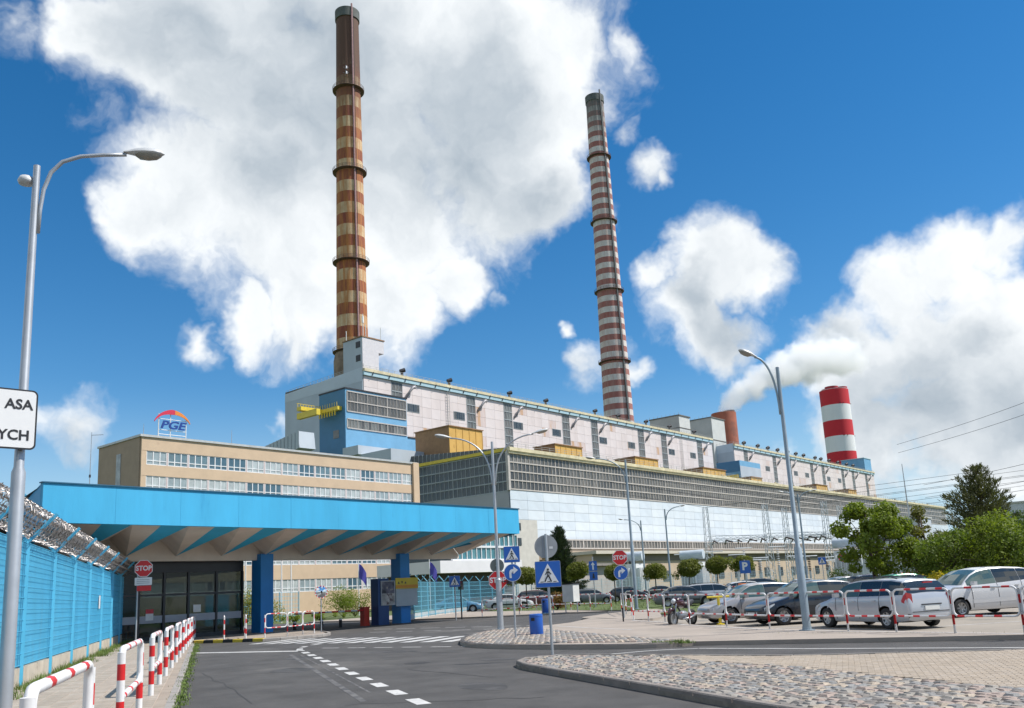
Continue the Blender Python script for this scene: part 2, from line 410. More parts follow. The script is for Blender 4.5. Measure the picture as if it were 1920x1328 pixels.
cob_mats = [mat('cobble_%s' % n, c, .75, var=.25, vs=9., bump=.5, bs=40) for n, c in (('grey', (.30, .275, .24)), ('buff', (.38, .315, .245)), ('rose', (.33, .26, .22)), ('blue', (.25, .245, .235)), ('dark', (.19, .172, .155)))]
cob = [stone_mesh('cobblestone', random.uniform(.15, .21), random.uniform(.13, .17), .10, cob_mats[i % 5], .028, .014) for i in range(15)]
NI = NI_front+NI_back[::-1][:-1]
def near_edge(p, line): return min(hypot(p[0]-q[0], p[1]-q[1]) for q in line)
cob_line = smooth_line([(-10.4, 17.75), (-9.2, 16.75), (-6.7, 15.75), (-4.5, 14.45), (-2.6, 13.45), (3, 10.6)], 6)
def side_of(p):   # + on the paver side of the cobble/paver border
    best = min(range(len(cob_line)-1), key=lambda i: hypot(p[0]-cob_line[i][0], p[1]-cob_line[i][1]))
    a = cob_line[best]; b = cob_line[best+1]
    return (b[0]-a[0])*(p[1]-a[1])-(b[1]-a[1])*(p[0]-a[0])
d1 = Vector((.866, -.5)); d2 = Vector((.5, .866)); spots = []; pav = []
NIf2 = resample(NI_front, .1); NIb2 = resample(NI_back, .1)
ex = lambda line, p: min((q[0]-p[0])**2+(q[1]-p[1])**2 for q in line)
row = 0; v = -2.
while v < 12:
    u = -3+random.uniform(0, .2)
    while u < 24:
        p = Vector((-15, 13))+d1*u+d2*(v+.05*sin(u*1.3))
        p2 = (p.x+random.uniform(-.012, .012), p.y+random.uniform(-.012, .012))
        if p2[0] < 3 and inside(p2, NI) and ex(NIf2, p2) > .2**2 and ex(NIb2, p2) > .14**2 and side_of(p2) < 0:
            spots.append((p2[0], p2[1], .015+random.uniform(-.008, .012), atan2(d1.y, d1.x)+random.uniform(-.12, .12), random.randrange(15)))
        u += random.uniform(.185, .225)
    v += .172
lay_stones(near_island, 'cobblestone', spots, cob)
pav_mats = [mat('paver_%s' % n, c, .85, var=.15, vs=12., bump=.4, bs=60) for n, c in (('a', (.36, .295, .225)), ('b', (.32, .265, .205)), ('c', (.38, .32, .255)))]
pv = [stone_mesh('paving_block', .196, .096, .09, pav_mats[i % 3], .008, .001) for i in range(6)]
d1 = Vector((.94, .34)); d2 = Vector((-.34, .94)); row = 0; v = -9.
while v < 9:
    u = -9+(.1 if row % 2 else 0)
    while u < 15:
        p = Vector((-6, 16.5))+d1*u+d2*v
        if p.x < 3.2 and inside(p, NI) and ex(NIb2, p) > .15**2 and ex(NIf2, p) > .2**2 and side_of(p) > 0 and (p.x < .5 or hypot(p.x, p.y) < 40):
            pav.append((p.x, p.y, .025+random.uniform(-.0015, .0015), atan2(d1.y, d1.x), random.randrange(6)))
        u += .2
    v += .1; row += 1
lay_stones(near_island, 'paving_block', pav, pv)
# cobbles of the lamp island
spots = []; v = 0.
isl_cob = ISL+[(-13.2, 22.3), (-15.8, 24.0), (-20.5, 27.2), (-24.6, 30.2)]
ISL2 = resample(ISL, .1)
for i in range(70):
    for j in range(90):
        p = Vector((-26.2, 20.3))+Vector((.99, .12))*(j*.205+(i % 2)*.1)+Vector((-.12, .99))*(i*.172)
        if inside(p, isl_cob) and ex(ISL2, p) > .2**2:
            spots.append((p.x+random.uniform(-.015, .015), p.y+random.uniform(-.015, .015), .05+random.uniform(-.006, .010), .12+random.uniform(-.15, .15), random.randrange(15)))
lay_stones(island, 'cobblestone', spots, cob, near=250)

slab_m = [mat('slab_%d' % i, c, .9, var=.12, vs=6., bump=.4, bs=30) for i, c in enumerate(((.35, .29, .235), (.32, .268, .215), (.37, .315, .26)))]
slabs = [stone_mesh('paving_slab', .345, .345, .04, slab_m[i % 3], .008, .001) for i in range(6)]; spots = []
for i in range(-40, 118):
    for j in range(9):
        q = fp(i*.35, .32+j*.35)
        spots.append((q[0], q[1], .098+random.uniform(-.002, .002), atan2(FD.y, FD.x), random.randrange(6)))
lay_stones(side_walk, 'paving_slab', spots, slabs)
# --- painted markings, thin sheets on the road
def strip(name, pts, w, z=.004, m=paint, parent=road):
    mb = MB(); P = [Vector(p) for p in pts]
    Lf = offset_line([tuple(p) for p in P], w/2); Rt = offset_line([tuple(p) for p in P], -w/2)
    for i in range(len(P)-1): mb.face([(*Rt[i], z), (*Rt[i+1], z), (*Lf[i+1], z), (*Lf[i], z)])
    return mb.build(name, m, parent)
strip('stop_line', [(-33.4, 18.35), (-26.6, 19.75)], .4)
lane = [(-27.3, 20.2), (-21.3, 16.65), (-17.1, 14.1), (-14.3, 12.45), (-11.0, 10.5), (-4, 6.4)]
pts = resample(lane, .02)
i = 0
while i < len(pts)-45:
    strip('lane_dash', [tuple(pts[i]), tuple(pts[i+44])], .24); i += 84
arc = resample(smooth_line([(-27.3, 20.2), (-28.6, 21.3), (-29.6, 22.6), (-30.0, 24.0)]), .02); i = 10
while i < len(arc)-40:
    strip('lane_dash', [tuple(arc[i]), tuple(arc[i+35])], .22); i += 75
for k in range(12):
    x = -34.4+k*1.0
    strip('zebra_stripe', [(x, 23.0+k*.07), (x-1.1, 26.3+k*.07)], .5)
for a, b in (((-25.9, 21.1), (-24.4, 21.5)), ((-23.6, 21.7), (-22.3, 22.05)), ((-21.7, 22.2), (-20.9, 22.5))): pass
for k in range(6):
    a = Vector((-27.0, 21.0))+Vector((.945, .10))*(k*1.35); strip('guide_dash', [tuple(a), (a.x+.85, a.y+.09)], .13)
for k in range(9):
    a = Vector((-38.5, 33.5))+Vector((.72, .05))*(k*2.4); strip('guide_dash', [tuple(a), (a.x+1.3, a.y+.15)], .14)
for k in range(7):
    a = Vector((-35.5, 30.6))+Vector((.9, .14))*(k*1.9); strip('guide_dash', [tuple(a), (a.x+1.0, a.y+.16)], .13)
strip('edge_line', smooth_line([(-14.6, 18.35), (-13.3, 19.1), (-12.5, 20.4), (-11.6, 21.0), (-8.7, 20.55), (-3.8, 19.95), (3, 21.8)][:4]), .12)
strip('edge_line', [(-11.6, 21.05), (-8.7, 21.0), (-4.2, 21.3), (4, 23.0), (12, 25.1)], .13)
strip('bay_edge_line', [(-22.4, 34.75), (-19.4, 32.5), (-16.9, 29.95), (-12.1, 26.55), (-9.3, 25.35), (-4.6, 23.75), (4, 26.3)], .12, z=.121, parent=island)
for (a, b) in (((-5.6, 24.6), (-1.2, 29.8)), ((-9.9, 26.4), (-6.0, 31.0)), ((-13.6, 28.2), (-9.9, 32.4)), ((-17.0, 30.8), (-13.4, 35.0)), ((-1.2, 26.2), (3.4, 31.6))):
    strip('bay_line', [a, b], .12, z=.011, parent=car_park)
strip('kerb_line', [(-24.0, 31.2), (-21, 29.3), (-17.8, 27.6)], .12, z=.121, parent=island)
# repaired strips and cracks in the asphalt
for a, b, w in (((-25.5, 18.5), (-12.0, 10.2), .12), ((-24.5, 18.2), (-13.0, 11.2), .05)):
    strip('worn_line', [a, b], w, z=.0025, m=mat('worn_paint', (.13, .125, .12), .85, var=.4, vs=3., col2=(.062, .06, .061), c2=.46, c2s=2.5))
crackm = mat('crack_filler', (.042, .04, .039), .8)
rc = random.Random(3)
for (a, b, w) in (((-16.0, 14.9), (-12.3, 14.0), .05), ((-20, 17.6), (-16.5, 19.8), .035), ((-24, 20.4), (-19, 19.4), .03), ((-22, 13.2), (-14, 9.4), .03), ((-12, 9.8), (-9.2, 11.6), .03)):
    n = 9; strip('crack', [(a[0]+(b[0]-a[0])*k/n+rc.gauss(0, .05), a[1]+(b[1]-a[1])*k/n+rc.gauss(0, .05)) for k in range(n+1)], w, z=.0032, m=crackm)
mb = MB(); mb.lathe([(0.001, .006), (.29, .006), (.31, .004), (.33, .003)], c=(-17.2, 16.4, 0), n=28); mb.build('manhole_cover', mat('cast_iron', (.06, .055, .052), .6, .5, var=.3, vs=20., bump=.8, bs=60), road)
stain = mat('oil_stain', (.045, .042, .04), .75, var=.3, vs=2., col2=(.073, .069, .066), c2=.47, c2s=1.6)
for (x, y, r, e, a) in ((-19.5, 14.2, .5, 1.8, -.55), (-23.5, 17.4, .45, 2.2, -.55), (-15.5, 17.6, .35, 1.6, .2), (-28.5, 16.3, .6, 2.0, -.55), (-11.5, 12.6, .4, 2.2, -.5), (-21.6, 19.6, .5, 1.7, .1)):
    mb = MB(); q = []
    for k in range(18):
        t_ = 2*pi*k/18; rr = r*(1+.25*mnoise.noise((cos(t_)*1.3+x, sin(t_)*1.3, 0))); u, w_ = rr*e*cos(t_), rr*sin(t_); q.append((x+u*cos(a)-w_*sin(a), y+u*sin(a)+w_*cos(a), .0018))
    mb.face(q); mb.build('oil_stain', stain, road)
# far grass verges and pavement
grassm = grassg
for nm, poly, z in (('grass_verge', [(-52, 58), (-40, 54.5), (-31.5, 50.5), (-30.5, 62), (-35, 92), (-70, 108), (-70, 84)], .06),
                    ('grass_verge', [(-27.5, 44.5), (-23.3, 41.5), (-20.6, 44), (-24.5, 60), (-29, 76), (-32, 76), (-30.6, 56)], .05)):
    mb = MB(); mb.prism(poly, -.02, z); g = structure(nm, mb, grassm)
fw = MB(); fw.prism([(-60, 45.3), (-47, 44.6), (-40.5, 45.6), (-36, 48.6), (-33.5, 49.2), (-40, 53.6), (-52, 57.4), (-61, 60)], -.02, .1)
far_walk = structure('far_sidewalk', fw, conc)
fi = MB(); fi.prism(smooth_line([(-29.0, 40.1), (-28.0, 38.9), (-26.2, 38.2), (-23.2, 36.0), (-22.6, 37.5), (-26, 43.2), (-28.4, 47.5), (-30.5, 49.8), (-30.2, 44)], 3), -.02, .11)
structure('kerbed_island', fi, conc)

# grass tufts: verge along the fence, joints, verges
def tufts(name, spots, h, n, label):
    V = []; F = []
    for (x, y, z, s) in spots:
        for _ in range(n):
            a = random.uniform(0, 2*pi); hh = h*s*random.uniform(.5, 1.2); lean = random.uniform(.1, .7)*hh; w = random.uniform(.006, .013)
            bx, by = x+random.gauss(0, .07), y+random.gauss(0, .07); k = len(V)
            V += [(bx-w*sin(a), by+w*cos(a), z), (bx+w*sin(a), by-w*cos(a), z), (bx+lean*cos(a), by+lean*sin(a), z+hh)]
            F.append((k, k+1, k+2))
    me = bpy.data.meshes.new(name); me.from_pydata(V, [], F); me.materials.append(bladem)
    o = link(name, me); tag(o, label, 'grass', kind='stuff')
sp = []
for _ in range(520):
    s = random.uniform(-12, 41); n = .2+abs(random.gauss(0, .22))
    if mnoise.noise((s*.45, 3, 0)) > -.18: sp.append((*fp(s, n), .12, random.uniform(.6, 1.6)))
for _ in range(260):
    s = random.uniform(-8, 21); sp.append((*fp(s, KN+random.uniform(-.02, .12)), .0 if random.random() < .5 else .1, random.uniform(.2, .5)))
tufts('grass', sp, .15, 16, 'grass tufts growing along the foot of the blue fence')
sp = []
for _ in range(150):
    t = random.random(); sp.append((-11.4+t*8, 24.9-t*.9+random.uniform(-.1, .15), .01, random.uniform(.4, 1)))
for _ in range(50): sp.append((-12.6+random.gauss(0, .35), 21.55+random.gauss(0, .12), .1, random.uniform(.3, .9)))
for _ in range(60): sp.append((random.uniform(-13.5, -5), 0, 0, .1))
sp = [q for q in sp if q[1] != 0]
tufts('roadside_grass', sp, .14, 10, 'sparse weeds in the joints beside the car park barrier')
sp = []
for _ in range(2600):
    x, y = random.uniform(-66, -20), random.uniform(41, 100)
    if inside((x, y), [(-52, 58), (-40, 54.5), (-31.5, 50.5), (-30.5, 62), (-35, 92), (-70, 108), (-70, 84)]) or inside((x, y), [(-27.5, 44.5), (-23.3, 41.5), (-20.6, 44), (-24.5, 60), (-29, 76), (-32, 76), (-30.6, 56)]):
        sp.append((x, y, .05, random.uniform(.6, 1.3)))
tufts('verge_grass', sp, .22, 8, 'mown lawn between the far road and the pale fence')

# ================================================================== BUILDINGS
white_clad = mat('white_cladding', (.60, .655, .70), .55, var=.06, vs=.25, stretch=(1, 1, .35), col2=(.52, .565, .60), c2=.58, c2s=.12)
joint_dark = mat('cladding_backing', (.40, .43, .45), .8, var=.1)
pink_clad = mat('pale_pink_cladding', (.64, .565, .54), .6, var=.07, vs=.2, stretch=(1, 1, .3), col2=(.60, .43, .33), c2=.66, c2s=.09)
rust_clad = mat('rust_streaked_cladding', (.60, .50, .47), .65, var=.1, vs=.6, stretch=(1, 1, .12), col2=(.52, .33, .20), c2=.50, c2s=.35)
grey_clad = mat('blue_grey_cladding', (.42, .47, .52), .6, var=.08, vs=.15, stretch=(1, 1, .4))  # also stands in for shade on the boiler house and lift tower ends
strip_glass = mat('dusty_strip_glazing', (.17, .175, .165), .35, var=.3, vs=.35)
hall_glass = [mat('dusty_hall_glass_%d' % i, c, .28, var=.3, vs=.8) for i, c in enumerate(((.065, .066, .066), (.095, .094, .088), (.13, .124, .114), (.165, .155, .14)))]
shade_glass = [mat('shaded_hall_glass_%d' % i, c, .18, var=.25, vs=.8) for i, c in enumerate(((.045, .055, .062), (.060, .070, .077), (.075, .085, .09)))]  # copy of the hall glass with the gable's shade put into the colour
frame_w = mat('pale_window_frame', (.47, .435, .40), .6, var=.12)
frame_g = mat('grey_window_frame', (.33, .36, .37), .6, var=.12)
cream = mat('cream_roof_edge', (.60, .53, .35), .6, var=.2, vs=.6, col2=(.33, .25, .15), c2=.60, c2s=.9)
teal_edge = mat('pale_blue_roof_edge', (.36, .52, .58), .6, var=.1)
yellowp = mat('yellow_paint', (.66, .50, .045), .5, var=.12, vs=1.)
ochre = mat('ochre_panel', (.62, .37, .09), .6, var=.10, vs=.5, col2=(.50, .28, .06), c2=.62, c2s=.6)
brownp = mat('brown_panel', (.30, .17, .08), .7, var=.15)
blue_clad = mat('blue_cladding', (.155, .36, .55), .55, var=.08, vs=.3)
blue_shaded = mat('shaded_blue_cladding', (.045, .17, .31), .55, var=.08, vs=.3)  # darker copy of the blue, shade of the end faces painted in
roofm = mat('roof_felt', (.16, .15, .14), .9, var=.25, vs=.3)
steel = mat('galvanised_steel', (.42, .44, .46), .42, .7, var=.12, vs=3.)
dark_metal = mat('dark_metal', (.035, .035, .04), .5, .3, var=.2)
black = mat('black_rubber', (.018, .018, .02), .7, var=.2)
white_p = mat('white_paint', (.74, .74, .72), .45, var=.07, vs=2.)
rail_m = mat('railing_grey', (.40, .40, .38), .6, .3)

def pane_wall(parent, org, ax, L, z0, rows, rh, cw, glass, near=300, bar=.14, barm=None, ndir=(1,0,0), sub=1, bar_every=1):
    """glazed wall: panes one by one (nearest ones as parts), mullions and transoms standing proud.
    org start point, ax unit vector along, ndir outward normal"""
    ax = Vector(ax); nd = Vector(ndir); o3 = Vector((org[0], org[1], 0)); n = int(L/cw)
    mes = []
    for g in glass:
        for vv in range(2):
            mb = MB(); e = .03+.02*vv; a = cw/2-.05; b = rh/2-.06
            P = [ax*(s1*a)+Vector((0, 0, s2*b))+nd*(e*(.6 if (s1*s2 > 0) == bool(vv) else 0)) for s1, s2 in ((-1,-1),(1,-1),(1,1),(-1,1))]
            if ax.cross(Vector((0,0,1))).dot(nd) < 0: P = P[::-1]
            Q = [p-nd*.04 for p in P]
            mb.face(P)
            for i in range(4): mb.face([Q[i], Q[(i+1) % 4], P[(i+1) % 4], P[i]])
            ob = mb.build('window_pane', g); mes.append(ob.data); bpy.data.objects.remove(ob)
    cells = []
    for i in range(n):
        for r in range(rows):
            c = o3+ax*((i+.5)*cw)+Vector((0, 0, z0+(r+.5)*rh))+nd*.02
            # panes darken and lighten in runs, as dirty glazing does
            q = mnoise.noise((c.x*.05+c.y*.05, c.z*.25, 1.7))*.9+random.gauss(0, .25)
            k = max(0, min(len(glass)-1, int((q+.75)/1.5*len(glass))))
            cells.append((c, k*2+random.randrange(2)))
    cells.sort(key=lambda s: s[0].length)
    pm = PM.get(parent.name, Matrix()).inverted()
    for c, k in cells[:near]: inst('window_pane', mes[k], parent, pm @ c)
    rest = cells[near:]
    if rest:
        V = []; F = []; MI = []
        for c, k in rest:
            me = mes[k]; b0 = len(V); cc = pm @ c
            V += [tuple(cc+v.co) for v in me.vertices]
            for p in me.polygons: F.append(tuple(b0+j for j in p.vertices)); MI.append(k//2)
        me = bpy.data.meshes.new('far_window_panes'); me.from_pydata(V, [], F)
        for g in glass: me.materials.append(g)
        me.polygons.foreach_set('material_index', MI); me.update()
        ob = link('far_window_panes', me, parent); ob['kind'] = 'stuff'
    mb = MB(); bm_ = barm or frame_g
    for i in range(0, n+1):
        c = o3+ax*(i*cw); wd = bar if i % bar_every == 0 else bar*.45
        if i % 12 == 0: wd *= 1.9
        a = c+Vector((0,0,z0)); b = c+Vector((0,0,z0+rows*rh))
        p = [a-ax*wd/2, a+ax*wd/2, b+ax*wd/2, b-ax*wd/2]; q = [x+nd*.14 for x in p]
        fl = ax.cross(Vector((0,0,1))).dot(nd) < 0
        mb.face(q[::-1] if fl else q)
        for j in ((0, 3), (2, 1)): mb.face([p[j[0]], p[j[1]], q[j[1]], q[j[0]]])
    o_ = mb.build('mullions', bm_, parent); o_['kind'] = 'stuff'
    mb = MB()
    for r in range(rows+1):
        z = z0+r*rh; a = o3+Vector((0,0,z-.14)); b = a+ax*(n*cw)
        p = [a, b, b+Vector((0,0,.28)), a+Vector((0,0,.28))]; q = [x+nd*.2 for x in p]
        mb.face(q if not (ax.cross(Vector((0,0,1))).dot(nd) < 0) else q[::-1])
        mb.face([p[3], p[2], q[2], q[3]]); mb.face([p[0], p[1], q[1], q[0]])
    o_ = mb.build('transoms', bm_, parent); o_['kind'] = 'stuff'

def clad_panels(parent, x, y0, y1, z0, z1, pw, rh, mats, near=300, gap=.07, name='cladding_panel', weights=None, skip=None):
    """metal cladding panels on a wall facing +x, each with its own edges"""
    ny = max(1, round((y1-y0)/pw)); nz = max(1, round((z1-z0)/rh)); pw = (y1-y0)/ny; rh = (z1-z0)/nz
    mes = []
    for m in mats:
        mb = MB(); mb.box((-.05, -pw/2+gap/2, -rh/2+gap/2), (.06, pw/2-gap/2, rh/2-gap/2)); ob = mb.build(name, m); mes.append(ob.data); bpy.data.objects.remove(ob)
    cells = []
    for i in range(ny):
        for r in range(nz):
            c = Vector((x+random.uniform(0, .02), y0+(i+.5)*pw, z0+(r+.5)*rh))
            if skip and skip(c): continue
            k = random.choices(range(len(mats)), weights)[0] if weights else random.randrange(len(mats))
            cells.append((c, k))
    cells.sort(key=lambda s: s[0].length); pm = PM.get(parent.name, Matrix()).inverted()
    for c, k in cells[:near]: inst(name, mes[k], parent, pm @ c)
    if cells[near:]:
        V = []; F = []; MI = []
        for c, k in cells[near:]:
            b0 = len(V); cc = pm @ c; V += [tuple(cc+v.co) for v in mes[k].vertices]
            for p in mes[k].polygons: F.append(tuple(b0+j for j in p.vertices)); MI.append(k)
        me = bpy.data.meshes.new(name+'s_far'); me.from_pydata(V, [], F)
        for m in mats: me.materials.append(m)
        me.polygons.foreach_set('material_index', MI); me.update(); ob = link(name+'s_far', me, parent); ob['kind'] = 'stuff'

# ---------------------------------------------------------------- turbine hall
XH = -127.2; YH0 = 151.3; YH1 = 512; ZT = 33.2
hall = thing('turbine_hall', 'long turbine hall with four rows of dusty glazing above pale blue cladding', 'factory hall', (XH, YH0, 0))
mb = MB(); mb.box((XH-62, YH0+.4, 0), (XH-.3, YH1, ZT-.6)); mb.build('wall_core', joint_dark, hall)
mb = MB(); mb.box((XH-62, YH0+.1, ZT-.6), (XH+.4, YH1, ZT-.1)); mb.build('roof', roofm, hall)
mb = MB(); mb.box((XH-.2, YH0-.3, ZT-.45), (XH+.9, YH1, ZT+.35)); mb.box((XH+.3, YH0-.3, ZT-1.0), (XH+.6, YH1, ZT-.46)); mb.build('roof_edge', cream, hall)
mb = MB(); mb.box((XH-62, YH0-.5, ZT-.5), (XH-.25, YH0+.2, ZT+.25)); mb.build('gable_edge', yellowp, hall)
mb = MB()
V_ = [(XH-46, YH0+.35, ZT+.2), (XH-.6, YH0+.35, ZT+.2), (XH-.6, YH0+.35, ZT+.45), (XH-46, YH0+.35, ZT+3.6)]
mb.face(V_); mb.face([(XH-46, YH0+.35, ZT+3.6), (XH-.6, YH0+.35, ZT+.45), (XH-.6, YH0+9, ZT+.45), (XH-46, YH0+9, ZT+3.6)]); mb.build('gable_rooflight', shade_glass[1], hall)
for k in range(33):
    f_ = k/32; x = XH-46+45.2*f_; h_ = 3.3*(1-f_)+.2
    mb = MB(); mb.cbox((x, YH0+.3, ZT+.2+h_/2), (.12, .12, h_)); mb.build('rooflight_bar', frame_g, hall)
ZG = 24.1
pane_wall(hall, (XH, YH0+.3), (0, 1, 0), 230, ZG, 4, (ZT-.9-ZG)/4, 1.42, hall_glass, near=190, barm=frame_w, ndir=(1, 0, 0), bar=.13)
pane_wall(hall, (XH, YH0+.3+1.42*161), (0, 1, 0), 128, ZG, 4, (ZT-.9-ZG)/4, 2.84, hall_glass, near=0, barm=frame_w, ndir=(1, 0, 0), bar=.2)
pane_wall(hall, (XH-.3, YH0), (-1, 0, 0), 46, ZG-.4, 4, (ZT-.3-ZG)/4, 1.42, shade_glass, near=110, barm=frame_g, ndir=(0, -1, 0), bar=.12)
mb = MB(); mb.cbox((XH-.1, YH0-.1, (ZG+ZT)/2-.3), (.7, .6, ZT-ZG)); mb.build('corner_post', frame_w, hall)
clad_panels(hall, XH, YH0, YH1-1, 13.0, ZG-.2, 6.0, 2.2, [white_clad, mat('white_cladding_b', (.63, .68, .72), .55, var=.05, vs=.3), mat('white_cladding_c', (.57, .63, .685), .55, var=.07, vs=.3)], near=180, gap=.055)
mb = MB(); mb.box((XH-62, YH0-.15, 0), (XH-.2, YH0+.35, ZG-.5)); mb.build('gable_wall', mat('gable_cladding_shaded', (.35, .36, .375), .6, var=.08, vs=.2), hall)  # shade of this end is mixed into the grey
pane_wall(hall, (XH+.6, YH0+8), (0, 1, 0), 330, 10.9, 1, 2.0, 1.5, [hall_glass[1], hall_glass[2], hall_glass[3]], near=40, barm=frame_w, ndir=(1, 0, 0), bar=.2)
mb = MB(); mb.box((XH-1, YH0+.5, 0), (XH+.55, YH1-2, 10.85)); mb.build('lower_wall', mat('lower_wall_render', (.37, .30, .23), .8, var=.15, vs=.1), hall)
for k in range(70):     # short railing posts and rail on the eaves
    pass
mb = MB()
for z in (.9, 1.4): mb.obox((XH+.5, YH0, ZT+z), (XH+.5, YH1, ZT+z), .06, .06)
y = YH0
while y < YH1: mb.cbox((XH+.5, y, ZT+.85), (.07, .07, 1.2)); y += 3.
mb.build('roof_railing', rail_m, hall)
# clutter on the hall roof edge
for i in range(46):
    y = YH0+30+i*7.2+random.uniform(-2, 2); w = random.uniform(.8, 2.4); h = random.uniform(.5, 1.5)
    mb = MB(); mb.cbox((XH-3.5+random.uniform(-2, 1), y, ZT-.1+h/2), (1.4, w, h)); mb.cbox((XH-3.5, y+w*.2, ZT-.1+h+.25), (.5, .5, .5))
    mb.build('roof_vent_box', random.choice([ochre, cream, brownp, roofm]), hall)

# ---------------------------------------------------------------- yellow roof houses on the hall
def roof_house(y0, y1, z1, x0, x1, label, side=brownp):
    t = thing('roof_house', label, 'roof house', ((x0+x1)/2, (y0+y1)/2, ZT-.1), group='yellow ventilator houses on the hall roof')
    mb = MB(); mb.box((x0, y0, ZT-.1), (x1, y1, z1)); mb.build('wall', ochre, t)
    mb = MB(); mb.box((x0, y0-.06, ZT), (x1-.02, y0-.01, z1-.02)); mb.build('end_panel', side, t)
    mb = MB(); mb.box((x0-.3, y0-.3, z1), (x1+.3, y1+.3, z1+.25)); mb.build('roof_slab', brownp, t)
    n = max(2, int((y1-y0)/2.3))
    mb = MB()
    for i in range(n+1):
        y = y0+(y1-y0)*i/n; mb.cbox((x1+.05, y, (z1+ZT)/2), (.1, .12, z1-ZT-.2))
    mb.build('panel_ribs', ochre, t)
    return t
roof_house(145.9+10.3, 157.5+11, 42.6, -162, -150, 'tall ochre roof house beside the blue stair block on the hall')
for i, y in enumerate((183.5, 222.3, 264.0, 300.0, 361.5, 398.5)):
    roof_house(y, y+(12, 13, 16, 9, 12, 10)[i], (38.8, 38.6, 38.4, 37.6, 38.4, 38.2)[i], -145, -138,
               ['low ochre roof house on the hall edge, nearest of the low ones', 'second low ochre roof house along the hall edge', 'third low ochre roof house, below the pale boiler block end',
                'fourth low ochre roof house along the hall edge', 'fifth low ochre roof house on the far hall roof',
                'farthest low ochre roof house on the hall roof'][i])

# ---------------------------------------------------------------- boiler houses
XB = -205.2
vent_pipe_m = mat('vent_pipe', (.30, .29, .30), .5, .3, var=.2)
def elbow(mb, x, y, z, r=.55, k=None):
    mb.tube([(x, y-1.6, z-3.2), (x+1.2, y-.9, z-1.2), (x+1.4, y-.2, z-.2), (x+1.4, y+.6, z+.5), (x+1.4, y+1.5, z+.7)], [r*.7, r*.75, r*.8, r, r*1.15], 10)
def boiler_house(name, label, y0, y1, strips, winds, depth, zt, gable_to, near):
    t = thing(name, label, 'boiler house', (XB, y0, 0))
    mb = MB(); mb.box((XB-depth, y0+.1, 0), (XB-.1, y1, zt-.4)); mb.build('wall_core', joint_dark, t)
    mb = MB(); mb.box((XB-depth, y0-.1, 20), (XB-.15, y0+.09, zt-.5)); mb.build('end_wall', grey_clad, t)  # side away from the sun, its shade painted in as blue-grey
    mb = MB(); mb.face([(XB-depth, y0-.14, zt-3.2), (XB, y0-.14, zt-3.2), (XB, y0-.14, zt+.9), (XB-depth, y0-.14, zt-.6)]); mb.box((XB-depth-.1, y0-.13, zt-3.5), (XB, y0-.05, zt-3.2)); mb.build('gable_fascia', mat('gable_fascia', (.50, .56, .62), .6, var=.06, vs=.2), t)
    mb = MB(); mb.box((XB-depth, y0, zt-.4), (XB+.3, y1, zt+.1)); mb.build('roof', roofm, t)
    mb = MB(); mb.box((XB+.05, y0-.1, zt-1.7), (XB+.75, y1, zt-.5)); mb.build('gutter_band', teal_edge, t)
    mb = MB(); mb.box((XB+.05, y0-.1, zt-.49), (XB+1.0, y1, zt+.45)); mb.build('roof_edge', cream, t)
    mb = MB()
    y = y0+3
    while y < y1: mb.obox((XB+1.05, y, zt-1.6), (XB+1.05, y+.5, zt-.4), .12, .25); y += 6.9
    mb.build('gutter_brackets', dark_metal, t)
    def sk(c): return any(a-.3 < c.y < b+.3 for a, b in strips)
    # panels between glazed strips
    edges = [y0]+[q for s in strips for q in s]+[y1]
    for i in range(0, len(edges), 2):
        a, b = edges[i], edges[i+1]
        if b-a > 1: clad_panels(t, XB, a+.2, b-.2, zt-26, zt-1.8, 4.6, 3.4, [pink_clad, mat('pale_pink_cladding_b', (.67, .60, .58), .6, var=.05, vs=.2), rust_clad], near=near, gap=.06, weights=[10, 10, 2.2 if a < 300 else .6])
    for a, b in strips:
        pane_wall(t, (XB-.05, a), (0, 1, 0), b-a+.01, zt-26, 8, 3.0, (b-a)/3-.002, [strip_glass, hall_glass[2], hall_glass[3]], near=24, barm=frame_g, bar=.12)
    for (y, z) in winds:
        w = MB(); w.box((XB+.02, y-.2, z-.2), (XB+.18, y+5.4, z+2.6)); f = w.build('window', frame_g, t)
        for j in range(5):
            g = MB(); g.box((XB+.15, y+.05+j*1.05, z), (XB+.24, y+.95+j*1.05, z+2.4)); g.build('pane', random.choice(shade_glass+[hall_glass[1]]), f)
    for a, b in strips:
        m2 = MB(); elbow(m2, XB+.2, b+3.0, zt-3.6); m2.build('vent_duct', vent_pipe_m, t, smooth=True)
    mb = MB()
    for z in (.55, 1.1): mb.obox((XB+.4, y0, zt+.4+z), (XB+.4, y1, zt+.4+z), .07, .07); mb.obox((XB-depth, y0+.3, zt-.5+z), (XB, y0+.3, zt+.9+z), .07, .07)
    y = y0
    while y < y1: mb.cbox((XB+.4, y, zt+.95), (.08, .08, 1.2)); y += 2.6
    for k in range(22):
        f_ = k/21; mb.cbox((XB-depth*f_, y0+.3, zt+.9-1.5*f_+.55), (.08, .08, 1.3))
    mb.build('roof_railing', rail_m, t)
    return t
st1 = [(187.9, 192.4), (223.0, 227.3), (243.0, 247.4), (278.6, 283.2), (298.5, 303.0), (334.6, 339.4), (354.5, 359.2), (388.6, 393.6)]
wd1 = [(194.6, 60.6), (216.4, 60.6), (248.2, 60.6), (271.8, 60.4), (304, 60.4), (326, 60.4), (360.6, 60.4), (381, 60.4)]
b1 = boiler_house('boiler_house', 'tall pale pink boiler house with grey glazed strips, beside the rusty chimney', 176.1, 404.5, st1, wd1, 40, 71.4, 0, 30)
st2 = [(440.0, 444.6), (476.5, 481.0), (497.5, 502.0), (531.0, 535.5), (549.5, 554.0), (583.5, 588.0), (603, 607.6), (629, 633.5)]
